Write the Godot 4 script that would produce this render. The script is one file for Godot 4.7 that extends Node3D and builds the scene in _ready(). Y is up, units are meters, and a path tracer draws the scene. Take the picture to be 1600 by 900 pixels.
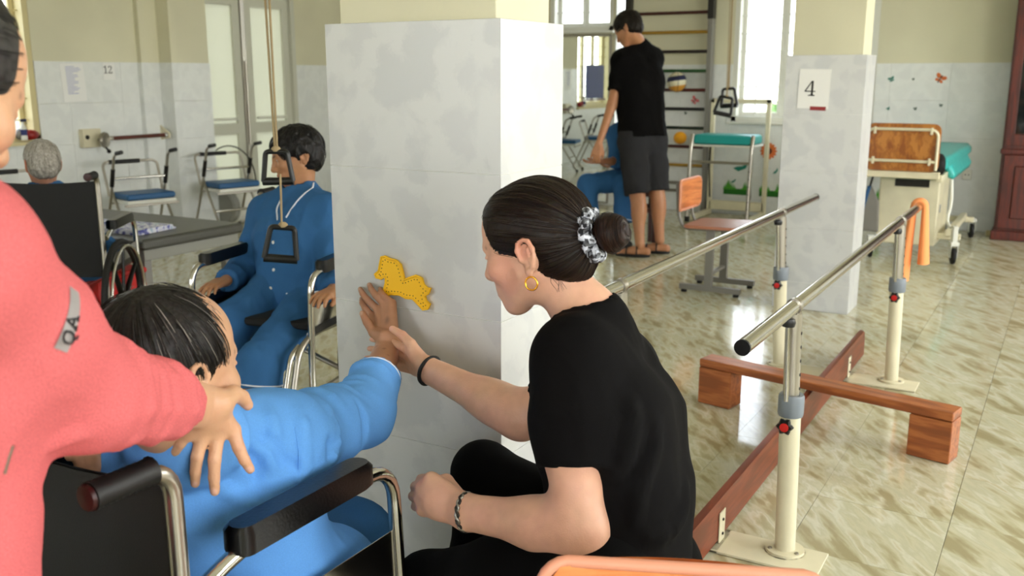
extends Node3D
# A rehabilitation room: columns, parallel bars, wheelchairs and the people in it. Units are metres, y is up.

const TILE_TOP := 1.47     # top of the tiled dado on walls and columns
const LEFT := -7.0
const BACK := -9.45
const RIGHT := 2.6
const FRONT := 3.0
const CEIL := 3.2

var M := {}
var names := {}
var rng := RandomNumberGenerator.new()

func _ready():
	rng.seed = 11
	var cam := Camera3D.new()
	cam.name = "camera"
	add_child(cam)
	cam.position = Vector3(0, 1.35, 0)
	cam.rotation = Vector3(-atan(330.0 / 1500.0), deg_to_rad(30.1), 0)
	cam.fov = rad_to_deg(2.0 * atan(450.0 / 1500.0))
	cam.near = 0.05
	var at := CameraAttributesPhysical.new()
	at.frustum_focal_length = 40.0
	at.exposure_aperture = 7.0
	at.frustum_focus_distance = 1.95
	cam.attributes = at
	cam.current = true
	var we := WorldEnvironment.new()
	we.name = "environment"
	var env := Environment.new()
	env.tonemap_mode = Environment.TONE_MAPPER_LINEAR
	env.tonemap_exposure = 1.0
	env.background_mode = Environment.BG_SKY
	env.sdfgi_enabled = true
	env.ssao_enabled = true
	env.ssil_enabled = true
	var sky := Sky.new()
	var sm := ProceduralSkyMaterial.new()
	sm.sky_top_color = Color(0.88, 0.93, 1.0)
	sm.sky_horizon_color = Color(1.0, 1.0, 0.98)
	sm.ground_horizon_color = Color(0.9, 0.9, 0.86)
	sm.ground_bottom_color = Color(0.6, 0.62, 0.55)
	sm.energy_multiplier = 9.0
	sky.sky_material = sm
	env.sky = sky
	we.environment = env
	add_child(we)
	# daylight through the window openings, each light the size of its opening
	window_light(Vector3(RIGHT - 0.02, 1.6, -6.9), Vector3(-1, -0.12, 0), Vector2(2.2, 1.8), 8.2)
	window_light(Vector3(RIGHT - 0.02, 1.6, -3.4), Vector3(-1, -0.12, 0), Vector2(2.6, 1.8), 8.2)
	window_light(Vector3(RIGHT - 0.02, 1.6, 0.6), Vector3(-1, -0.12, 0), Vector2(2.6, 1.8), 5.6)
	window_light(Vector3(0.6, 1.6, FRONT - 0.02), Vector3(0, -0.12, -1), Vector2(2.4, 1.8), 1.4)
	window_light(Vector3(-3.6, 1.6, FRONT - 0.02), Vector3(0, -0.12, -1), Vector2(2.4, 1.8), 1.4)
	materials()
	room()
	things()
	people()

func window_light(at: Vector3, towards: Vector3, size: Vector2, energy: float):
	var l := AreaLight3D.new()
	l.name = "window_daylight"
	l.area_size = size
	l.area_normalize_energy = true
	l.light_color = Color(1.0, 0.985, 0.95)
	l.light_energy = energy
	l.area_range = 16.0
	l.area_attenuation = 2.0
	l.shadow_enabled = true
	add_child(l, true)
	l.look_at_from_position(at, at + towards, Vector3.UP)

# ---------- naming
func numbered(called: String) -> String:
	if not names.has(called):
		names[called] = 0
		return called
	names[called] += 1
	return "%s_%03d" % [called, names[called]]

func thing(called: String, label: String, category: String, at := Vector3.ZERO, turn := 0.0, group := "") -> Node3D:
	var o := Node3D.new()
	o.name = numbered(called)
	add_child(o)
	o.position = at
	o.rotation.y = turn
	return tag(o, label, category, group)

func tag(o: Node3D, label: String, category: String, group := "") -> Node3D:
	o.set_meta("label", label)
	o.set_meta("category", category)
	if group:
		o.set_meta("group", group)
	return o

func dup(o: Node3D, at: Vector3, turn: float, label := "", group := "") -> Node3D:
	var r: Node3D = o.duplicate()
	var base := String(o.name)
	r.name = numbered(base)
	add_child(r)
	r.position = at
	r.rotation.y = turn
	if label:
		r.set_meta("label", label)
	if group:
		r.set_meta("group", group)
	return r

# ---------- materials
func mat(key: String, col: Color, rough := 0.6, metal := 0.0) -> StandardMaterial3D:
	var m := StandardMaterial3D.new()
	m.resource_name = key
	m.albedo_color = col
	m.roughness = rough
	m.metallic = metal
	M[key] = m
	return m

func noise_tex(freq: float, oct: int, cols: Array, offs: Array, size := 512, sd := 1, ty := FastNoiseLite.TYPE_SIMPLEX_SMOOTH, warp := 0.0, frac := FastNoiseLite.FRACTAL_FBM) -> NoiseTexture2D:
	var n := FastNoiseLite.new()
	n.seed = sd
	n.noise_type = ty
	n.frequency = freq
	n.fractal_type = frac
	n.fractal_octaves = oct
	if warp > 0.0:
		n.domain_warp_enabled = true
		n.domain_warp_amplitude = warp
		n.domain_warp_frequency = freq * 0.8
		n.domain_warp_fractal_octaves = 3
	var t := NoiseTexture2D.new()
	t.width = size
	t.height = size
	t.seamless = true
	t.noise = n
	if cols.size():
		var g := Gradient.new()
		g.offsets = PackedFloat32Array(offs)
		g.colors = PackedColorArray(cols)
		t.color_ramp = g
	return t

func tri(m: StandardMaterial3D, s: Vector3, world := false):
	m.uv1_triplanar = true
	m.uv1_world_triplanar = world
	m.uv1_scale = s

func grain(m: StandardMaterial3D, freq: float, lo: float, s: Vector3, sd := 3, oct := 4):
	# gentle variation of tone
	m.albedo_texture = noise_tex(freq, oct, [Color(lo, lo, lo), Color(1, 1, 1)], [0.2, 0.8], 256, sd)
	tri(m, s)

func bumpy(m: StandardMaterial3D, freq: float, cm: float, sd := 5, oct := 2):
	m.heightmap_enabled = true
	m.heightmap_scale = cm
	m.heightmap_texture = noise_tex(freq, oct, [], [], 256, sd)

func materials():
	var m := mat("chrome", Color(0.80, 0.79, 0.76), 0.16, 1.0)
	mat("dull_chrome", Color(0.72, 0.70, 0.66), 0.3, 1.0)
	mat("steel", Color(0.62, 0.60, 0.56), 0.35, 0.9)
	mat("grey_metal", Color(0.52, 0.51, 0.49), 0.45, 0.3)
	mat("dark_metal", Color(0.16, 0.15, 0.14), 0.4, 0.5)
	mat("black_plastic", Color(0.03, 0.03, 0.033), 0.38)
	mat("black_rubber", Color(0.035, 0.033, 0.033), 0.7)
	m = mat("black_grip", Color(0.03, 0.03, 0.03), 0.55)
	m = mat("black_pad", Color(0.016, 0.017, 0.025), 0.28)
	bumpy(m, 0.08, 0.02)
	tri(m, Vector3(6, 6, 6))
	m = mat("black_canvas", Color(0.022, 0.022, 0.024), 0.75)
	bumpy(m, 0.2, 0.03)
	tri(m, Vector3(8, 8, 8))
	m = mat("cream_paint", Color(0.89, 0.86, 0.74), 0.38)
	grain(m, 0.01, 0.93, Vector3(1, 1, 1))
	mat("white_paint", Color(0.87, 0.87, 0.83), 0.4)
	mat("door_metal", Color(0.80, 0.80, 0.74), 0.4)
	mat("frame_yellow", Color(0.82, 0.77, 0.58), 0.5)
	mat("red_paint", Color(0.55, 0.03, 0.02), 0.35)
	mat("dark_red", Color(0.20, 0.03, 0.03), 0.4)
	mat("red_plastic", Color(0.75, 0.06, 0.04), 0.4)
	mat("grey_plastic", Color(0.47, 0.50, 0.53), 0.45)
	mat("grey_vinyl", Color(0.30, 0.30, 0.28), 0.38)
	mat("grey_board", Color(0.55, 0.55, 0.52), 0.6)
	mat("teal_vinyl", Color(0.14, 0.62, 0.60), 0.32)
	m = mat("teal_sheet", Color(0.22, 0.68, 0.66), 0.35)
	bumpy(m, 0.02, 0.6)
	tri(m, Vector3(2, 2, 2))
	mat("blue_cushion", Color(0.10, 0.33, 0.52), 0.45)
	mat("blue_board", Color(0.06, 0.15, 0.42), 0.5)
	mat("paper", Color(0.93, 0.93, 0.92), 0.8)
	mat("ink", Color(0.06, 0.06, 0.08), 0.8)
	mat("blue_ink", Color(0.45, 0.48, 0.75), 0.8)
	mat("white", Color(0.9, 0.9, 0.9), 0.6)
	mat("gold", Color(0.95, 0.72, 0.25), 0.2, 1.0)
	mat("brass", Color(0.75, 0.55, 0.18), 0.25, 1.0)
	mat("rope", Color(0.66, 0.58, 0.44), 0.85)
	mat("wire", Color(0.25, 0.24, 0.22), 0.5, 0.5)
	m = mat("mirror", Color(0.88, 0.90, 0.88), 0.01, 1.0)
	m = mat("glass", Color(0.95, 0.98, 0.97, 0.08), 0.02)
	m.transparency = BaseMaterial3D.TRANSPARENCY_ALPHA
	mat("dark_glass", Color(0.10, 0.12, 0.12), 0.05)
	m = mat("frosted", Color(0.87, 0.87, 0.83), 0.35)
	m.backlight_enabled = true
	m.backlight = Color(0.72, 0.72, 0.67)
	m = mat("paint_upper", Color(0.875, 0.86, 0.75), 0.75)
	grain(m, 0.004, 0.95, Vector3(0.6, 0.6, 0.6), 9)
	m = mat("paint_ceiling", Color(0.86, 0.85, 0.80), 0.8)
	m = mat("tile_wall", Color(0.90, 0.91, 0.90), 0.3)
	m.albedo_texture = noise_tex(0.006, 4, [Color(0.97, 0.972, 0.975), Color(1, 1, 1), Color(0.98, 0.98, 0.98)], [0.25, 0.5, 0.75], 512, 21, FastNoiseLite.TYPE_SIMPLEX_SMOOTH, 40.0)
	tri(m, Vector3(1.1, 1.1, 1.1), true)
	m = mat("tile_column", Color(0.80, 0.805, 0.80), 0.28)
	m.albedo_texture = noise_tex(0.005, 5, [Color(0.955, 0.957, 0.965), Color(1, 1, 1), Color(1, 1, 1), Color(0.965, 0.967, 0.975)], [0.28, 0.40, 0.62, 0.74], 512, 27, FastNoiseLite.TYPE_SIMPLEX_SMOOTH, 60.0)
	tri(m, Vector3(1.3, 1.3, 1.3), true)
	mat("grout", Color(0.93, 0.93, 0.90), 0.8)
	mat("grout_floor", Color(0.80, 0.78, 0.70), 0.8)
	for i in 3:
		m = mat("floor_tile%d" % i, Color(0.97, 0.97, 0.95), 0.13)
		m.albedo_texture = noise_tex(0.008, 6, [Color(0.66, 0.62, 0.49), Color(0.74, 0.71, 0.59), Color(0.81, 0.79, 0.69), Color(0.77, 0.755, 0.655), Color(0.85, 0.84, 0.77), Color(0.79, 0.76, 0.65), Color(0.71, 0.68, 0.56)], [0.18, 0.3, 0.42, 0.52, 0.62, 0.72, 0.85], 512, 31 + i, FastNoiseLite.TYPE_SIMPLEX_SMOOTH, 30.0)
		m.roughness_texture = noise_tex(0.02, 2, [Color(0.6, 0.6, 0.6), Color(1.0, 1.0, 1.0)], [0.2, 0.8], 128, 40 + i)
	wood("rail_wood", Color(0.42, 0.17, 0.09), Color(0.50, 0.22, 0.12), 0.35, Vector3(6, 6, 0.7))
	wood("beam_wood", Color(0.60, 0.33, 0.17), Color(0.70, 0.42, 0.23), 0.4, Vector3(0.7, 6, 6))
	wood("cabinet_wood", Color(0.30, 0.09, 0.035), Color(0.40, 0.13, 0.05), 0.35, Vector3(6, 0.7, 6))
	wood("stool_wood", Color(0.17, 0.05, 0.035), Color(0.24, 0.08, 0.05), 0.4)
	wood("bar_wood", Color(0.30, 0.11, 0.05), Color(0.38, 0.15, 0.07), 0.4, Vector3(8, 8, 1))
	m = wood("chair_board", Color(0.86, 0.50, 0.27), Color(0.92, 0.60, 0.36), 0.4, Vector3(1, 9, 9))
	mat("chair_edge", Color(0.90, 0.62, 0.50), 0.45)
	mat("chair_seat", Color(0.72, 0.48, 0.38), 0.3)
	m = mat("ply", Color(1, 1, 1), 0.35)
	m.albedo_texture = noise_tex(0.008, 4, [Color(0.56, 0.32, 0.09), Color(0.70, 0.44, 0.15), Color(0.60, 0.36, 0.11), Color(0.74, 0.49, 0.20)], [0.3, 0.45, 0.55, 0.7], 512, 61, FastNoiseLite.TYPE_SIMPLEX_SMOOTH, 60.0)
	tri(m, Vector3(2.2, 1.0, 2.2))
	m = mat("floral", Color(1, 1, 1), 0.8)
	m.albedo_texture = noise_tex(0.03, 3, [Color(0.20, 0.22, 0.55), Color(0.55, 0.57, 0.78), Color(0.88, 0.88, 0.92), Color(0.90, 0.90, 0.92), Color(0.62, 0.74, 0.80)], [0.2, 0.32, 0.42, 0.68, 0.85], 256, 71, FastNoiseLite.TYPE_SIMPLEX_SMOOTH, 20.0)
	tri(m, Vector3(2.4, 2.4, 2.4))
	m = mat("orange_cloth", Color(0.95, 0.60, 0.36), 0.85)
	m = mat("yellow_foam", Color(0.98, 0.76, 0.04), 0.55)
	bumpy(m, 0.2, 0.02)
	tri(m, Vector3(6, 6, 6))
	mat("orange_ball", Color(0.95, 0.66, 0.10), 0.5)
	mat("ball_white", Color(0.85, 0.82, 0.70), 0.5)
	mat("ball_blue", Color(0.05, 0.08, 0.25), 0.5)
	mat("ball_yellow", Color(0.80, 0.56, 0.20), 0.5)
	# cloth and skin
	cloth("pink_cloth", Color(0.88, 0.45, 0.46), 0.84, Vector3(7, 7, 7))
	cloth("blue_cloth", Color(0.40, 0.635, 0.905), 0.95, Vector3(6, 6, 6))
	cloth("dark_blue_cloth", Color(0.22, 0.40, 0.59), 0.93, Vector3(6, 6, 6))
	cloth("black_cloth", Color(0.05, 0.047, 0.05), 0.9, Vector3(6, 6, 6))
	cloth("black_leggings", Color(0.03, 0.03, 0.032), 0.9, Vector3(6, 6, 6))
	cloth("grey_cloth", Color(0.20, 0.20, 0.21), 0.9, Vector3(6, 6, 6))
	mat("white_piping", Color(0.86, 0.88, 0.92), 0.8)
	mat("reflective_grey", Color(0.62, 0.60, 0.60), 0.4, 0.3)
	m = mat("skin", Color(1, 1, 1), 0.46)
	m.vertex_color_use_as_albedo = true
	m.subsurf_scatter_enabled = true
	m.subsurf_scatter_strength = 0.04
	bumpy(m, 0.12, 0.03, 8, 3)
	tri(m, Vector3(9, 9, 9))
	m = mat("hair", Color(1, 1, 1), 0.48)
	m.metallic_specular = 0.35
	m.vertex_color_use_as_albedo = true
	m = mat("print_cloth", Color(1, 1, 1), 0.8)
	m.albedo_texture = noise_tex(0.05, 2, [Color(0.03, 0.03, 0.06), Color(0.03, 0.03, 0.08), Color(0.88, 0.9, 0.95), Color(0.9, 0.92, 0.96)], [0.44, 0.48, 0.52, 0.9], 256, 77, FastNoiseLite.TYPE_CELLULAR)
	tri(m, Vector3(7, 7, 7))
	m = mat("leaf", Color(0.45, 0.58, 0.28), 0.6)
	m.backlight_enabled = true
	m.backlight = Color(0.2, 0.35, 0.08)
	mat("ground", Color(0.45, 0.44, 0.36), 0.9)
	mat("grass_green", Color(0.10, 0.42, 0.08), 0.7)
	mat("grass_light", Color(0.30, 0.62, 0.18), 0.7)
	mat("sticker_teal", Color(0.10, 0.50, 0.44), 0.6)
	mat("sticker_dark", Color(0.10, 0.25, 0.18), 0.6)
	mat("sticker_orange", Color(0.85, 0.45, 0.22), 0.6)
	mat("sticker_brown", Color(0.35, 0.16, 0.06), 0.6)
	mat("sticker_pink", Color(0.85, 0.40, 0.42), 0.6)

func wood(key: String, a: Color, b: Color, rough: float, s := Vector3(1, 8, 8)) -> StandardMaterial3D:
	var m := mat(key, Color(1, 1, 1), rough)
	m.albedo_texture = noise_tex(0.012, 4, [a.darkened(0.12), a, b, a], [0.2, 0.42, 0.6, 0.85], 256, key.length(), FastNoiseLite.TYPE_SIMPLEX_SMOOTH, 14.0)
	tri(m, s)
	return m

func cloth(key: String, col: Color, lo: float, s: Vector3) -> StandardMaterial3D:
	var m := mat(key, col, 0.9)
	m.metallic_specular = 0.22
	m.albedo_texture = noise_tex(0.22, 3, [Color(lo, lo, lo), Color(1, 1, 1)], [0.3, 0.7], 256, key.length())
	tri(m, s)
	m.heightmap_enabled = true
	m.heightmap_scale = 0.02
	m.heightmap_texture = noise_tex(0.3, 2, [], [], 256, 6)
	return m

# ---------- plain mesh building
class Geo:
	var v := PackedVector3Array()
	var n := PackedVector3Array()
	var c := PackedColorArray()
	var u := PackedVector2Array()
	var ix := PackedInt32Array()
	var colored := false
	var uved := false

	func vert(p: Vector3, nn: Vector3, col := Color.WHITE, uv := Vector2.ZERO) -> int:
		v.append(p)
		n.append(nn)
		c.append(col)
		u.append(uv)
		return v.size() - 1

	func face(a: int, b: int, d: int):
		# clockwise seen from the side the normals point to
		if (v[b] - v[a]).cross(v[d] - v[a]).dot(n[a] + n[b] + n[d]) > 0.0:
			ix.append_array(PackedInt32Array([a, d, b]))
		else:
			ix.append_array(PackedInt32Array([a, b, d]))

	func quad(a: int, b: int, d: int, e: int):
		face(a, b, d)
		face(a, d, e)

	func flat_quad(a: Vector3, b: Vector3, d: Vector3, e: Vector3):
		var nn := (b - a).cross(d - a).normalized()
		quad(vert(a, nn), vert(b, nn), vert(d, nn), vert(e, nn))

	func box(ctr: Vector3, size: Vector3, bas := Basis(), bev := 0.003) -> Geo:
		var h := size * 0.5
		bev = minf(bev, minf(h.x, minf(h.y, h.z)) * 0.9)
		var id := {}
		for sx in [-1, 1]:
			for sy in [-1, 1]:
				for sz in [-1, 1]:
					var s := Vector3(sx, sy, sz)
					for ax in 3:
						var p := s * h
						for k in 3:
							if k != ax:
								p[k] -= s[k] * bev
						var nn := Vector3.ZERO
						nn[ax] = s[ax]
						id[[sx, sy, sz, ax]] = vert(ctr + bas * p, (bas * nn).normalized())
		for ax in 3:
			var b := (ax + 1) % 3
			var d := (ax + 2) % 3
			for s in [-1, 1]:
				var q := []
				for t in [[-1, -1], [1, -1], [1, 1], [-1, 1]]:
					var k := [0, 0, 0]
					k[ax] = s
					k[b] = t[0]
					k[d] = t[1]
					q.append(id[[k[0], k[1], k[2], ax]])
				quad(q[0], q[1], q[2], q[3])
			if bev > 0.0:
				for s in [-1, 1]:
					for t in [-1, 1]:
						var k1 := [0, 0, 0]
						k1[b] = s
						k1[d] = t
						k1[ax] = -1
						var k2 := k1.duplicate()
						k2[ax] = 1
						quad(id[[k1[0], k1[1], k1[2], b]], id[[k2[0], k2[1], k2[2], b]], id[[k2[0], k2[1], k2[2], d]], id[[k1[0], k1[1], k1[2], d]])
		if bev > 0.0:
			for sx in [-1, 1]:
				for sy in [-1, 1]:
					for sz in [-1, 1]:
						face(id[[sx, sy, sz, 0]], id[[sx, sy, sz, 1]], id[[sx, sy, sz, 2]])
		return self

	# a swept tube; r is one radius or one per point; flat squashes the section along its second axis
	func tube(pts: Array, r, sides := 10, closed := false, flat := 1.0, up := Vector3.ZERO) -> Geo:
		var m := pts.size()
		var rings := []
		var side := Vector3.ZERO
		for i in m:
			var a: Vector3 = pts[(i - 1 + m) % m] if closed or i > 0 else pts[i]
			var b: Vector3 = pts[(i + 1) % m] if closed or i < m - 1 else pts[i]
			var t := (b - a).normalized()
			if i == 0:
				side = t.cross(up if up != Vector3.ZERO else (Vector3.UP if absf(t.y) < 0.9 else Vector3.RIGHT)).normalized()
			else:
				side = (side - t * side.dot(t)).normalized()
			var w := side.cross(t)
			var rr: float = r[i] if r is Array or r is PackedFloat32Array else r
			var ring := []
			for k in sides:
				var ang := TAU * k / sides
				var off := side * cos(ang) + w * sin(ang) * flat
				ring.append(vert(pts[i] + off * rr, (side * cos(ang) * flat + w * sin(ang)).normalized()))
			rings.append(ring)
			if not closed and (i == 0 or i == m - 1):
				var nn := -t if i == 0 else t
				var cap := vert(pts[i], nn)
				var first := -1
				var prev := -1
				for k in sides + 1:
					var ang := TAU * (k % sides) / sides
					var q := vert(pts[i] + (side * cos(ang) + w * sin(ang) * flat) * rr, nn)
					if k > 0:
						face(cap, prev, q)
					prev = q
		for i in (m if closed else m - 1):
			var p: Array = rings[i]
			var q: Array = rings[(i + 1) % m]
			for k in sides:
				quad(p[k], p[(k + 1) % sides], q[(k + 1) % sides], q[k])
		return self

	# profile of Vector2(radius, height), turned round the y axis of xf; sharp where neighbours differ by more than 40 degrees
	func lathe(prof: Array, sides := 20, xf := Transform3D()) -> Geo:
		var seg := []
		for i in prof.size() - 1:
			var d: Vector2 = prof[i + 1] - prof[i]
			seg.append(Vector2(d.y, -d.x).normalized())
		for i in prof.size() - 1:
			var na: Vector2 = seg[i]
			var nb: Vector2 = seg[i]
			if i > 0 and seg[i].dot(seg[i - 1]) > 0.75:
				na = (seg[i] + seg[i - 1]).normalized()
			if i < seg.size() - 1 and seg[i].dot(seg[i + 1]) > 0.75:
				nb = (seg[i] + seg[i + 1]).normalized()
			var pa := -1
			var pb := -1
			for k in sides + 1:
				var ang := TAU * (k % sides) / sides
				var e := Vector3(cos(ang), 0, sin(ang))
				var a := vert(xf * (e * prof[i].x + Vector3.UP * prof[i].y), (xf.basis * (e * na.x + Vector3.UP * na.y)).normalized())
				var b := vert(xf * (e * prof[i + 1].x + Vector3.UP * prof[i + 1].y), (xf.basis * (e * nb.x + Vector3.UP * nb.y)).normalized())
				if k > 0:
					quad(pa, a, b, pb)
				pa = a
				pb = b
		return self

	func ball(ctr: Vector3, r: Vector3, sides := 16, bas := Basis()) -> Geo:
		var prof := []
		var k := int(sides / 2)
		for i in k + 1:
			var a := -PI / 2 + PI * i / k
			prof.append(Vector2(cos(a), sin(a)))
		return lathe(prof, sides, Transform3D(bas * Basis.from_scale(r), ctr))

	# an outline in the xy plane of xf, thick along its z, with a chamfered front and back edge
	func slab(poly: PackedVector2Array, depth: float, xf := Transform3D(), bev := 0.0) -> Geo:
		var m := poly.size()
		if Geometry2D.is_polygon_clockwise(poly):
			poly = poly.duplicate()
			poly.reverse()
		var inner := PackedVector2Array()
		var out := PackedVector2Array()
		for i in m:
			var d1 := (poly[i] - poly[(i - 1 + m) % m]).normalized()
			var d2 := (poly[(i + 1) % m] - poly[i]).normalized()
			var o := (Vector2(d1.y, -d1.x) + Vector2(d2.y, -d2.x)).normalized()
			out.append(o)
			inner.append(poly[i] - o * bev)
		var tris := Geometry2D.triangulate_polygon(inner)
		for s in [-1.0, 1.0]:
			var base := v.size()
			for p in inner:
				vert(xf * Vector3(p.x, p.y, s * depth * 0.5), (xf.basis * Vector3(0, 0, s)).normalized())
			for t in range(0, tris.size(), 3):
				face(base + tris[t], base + tris[t + 1], base + tris[t + 2])
		var levels := [[inner, -0.5 * depth], [poly, -0.5 * depth + bev], [poly, 0.5 * depth - bev], [inner, 0.5 * depth]] if bev > 0.0 else [[poly, -0.5 * depth], [poly, 0.5 * depth]]
		for l in levels.size() - 1:
			for i in m:
				var j := (i + 1) % m
				var d := (poly[j] - poly[i]).normalized()
				var fl := Vector2(d.y, -d.x)
				var ni := out[i] if out[i].dot(fl) > 0.8 else fl
				var nj := out[j] if out[j].dot(fl) > 0.8 else fl
				var a: PackedVector2Array = levels[l][0]
				var b: PackedVector2Array = levels[l + 1][0]
				var n1 := (xf.basis * Vector3(ni.x, ni.y, 0)).normalized()
				var n2 := (xf.basis * Vector3(nj.x, nj.y, 0)).normalized()
				quad(vert(xf * Vector3(a[i].x, a[i].y, levels[l][1]), n1), vert(xf * Vector3(a[j].x, a[j].y, levels[l][1]), n2),
					vert(xf * Vector3(b[j].x, b[j].y, levels[l + 1][1]), n2), vert(xf * Vector3(b[i].x, b[i].y, levels[l + 1][1]), n1))
		return self

	func add(g: Geo, xf := Transform3D()) -> Geo:
		var base := v.size()
		for i in g.v.size():
			vert(xf * g.v[i], (xf.basis * g.n[i]).normalized(), g.c[i], g.u[i])
		for i in g.ix:
			ix.append(base + i)
		colored = colored or g.colored
		return self

	func mesh(m: Material = null) -> ArrayMesh:
		var arr := []
		arr.resize(Mesh.ARRAY_MAX)
		arr[Mesh.ARRAY_VERTEX] = v
		arr[Mesh.ARRAY_NORMAL] = n
		if colored:
			arr[Mesh.ARRAY_COLOR] = c
		if uved:
			arr[Mesh.ARRAY_TEX_UV] = u
		arr[Mesh.ARRAY_INDEX] = ix
		var am := ArrayMesh.new()
		am.add_surface_from_arrays(Mesh.PRIMITIVE_TRIANGLES, arr)
		if m:
			am.surface_set_material(0, m)
		return am

func put(called: String, g: Geo, material: String, parent: Node3D = null, at := Transform3D()) -> MeshInstance3D:
	return put_mesh(called, g.mesh(M[material]), parent, at)

func put_mesh(called: String, m: Mesh, parent: Node3D = null, at := Transform3D()) -> MeshInstance3D:
	var o := MeshInstance3D.new()
	o.mesh = m
	o.transform = at
	if parent:
		o.name = called
		parent.add_child(o, true)
	else:
		o.name = numbered(called)
		add_child(o)
	return o

func structure(o: Node3D) -> Node3D:
	o.set_meta("kind", "structure")
	return o

func words(text: String, size: float, material: String, parent: Node3D, at: Transform3D, font := "Droid Sans", called := "lettering", depth := 0.001) -> MeshInstance3D:
	var tm := TextMesh.new()
	var f := SystemFont.new()
	f.font_names = PackedStringArray([font])
	tm.font = f
	tm.text = text
	tm.font_size = 48
	tm.pixel_size = size / 48.0
	tm.depth = depth
	tm.material = M[material]
	return put_mesh(called, tm, parent, at)

# a polyline with rounded corners
func bend(pts: Array, r := 0.05, k := 5) -> Array:
	var o := [pts[0]]
	for i in range(1, pts.size() - 1):
		var p: Vector3 = pts[i]
		var a: Vector3 = pts[i - 1] - p
		var b: Vector3 = pts[i + 1] - p
		var q := minf(r, minf(a.length(), b.length()) * 0.48)
		var s := p + a.normalized() * q
		var e := p + b.normalized() * q
		for j in k + 1:
			var t := float(j) / k
			o.append(s.lerp(p, t).lerp(p.lerp(e, t), t))
	o.append(pts[-1])
	return o

func round_rect(w: float, h: float, r: float, k := 4) -> PackedVector2Array:
	var o := PackedVector2Array()
	for q in 4:
		var c := Vector2([1, -1, -1, 1][q] * (w / 2 - r), [1, 1, -1, -1][q] * (h / 2 - r))
		for j in k + 1:
			var a := PI / 2 * (q + float(j) / k)
			o.append(c + Vector2(cos(a), sin(a)) * r)
	return o

# a basis whose z looks along f and whose y is as near to u as can be
func frame(f: Vector3, u := Vector3.UP) -> Basis:
	f = f.normalized()
	var x := u.cross(f).normalized()
	return Basis(x, f.cross(x), f)

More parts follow.
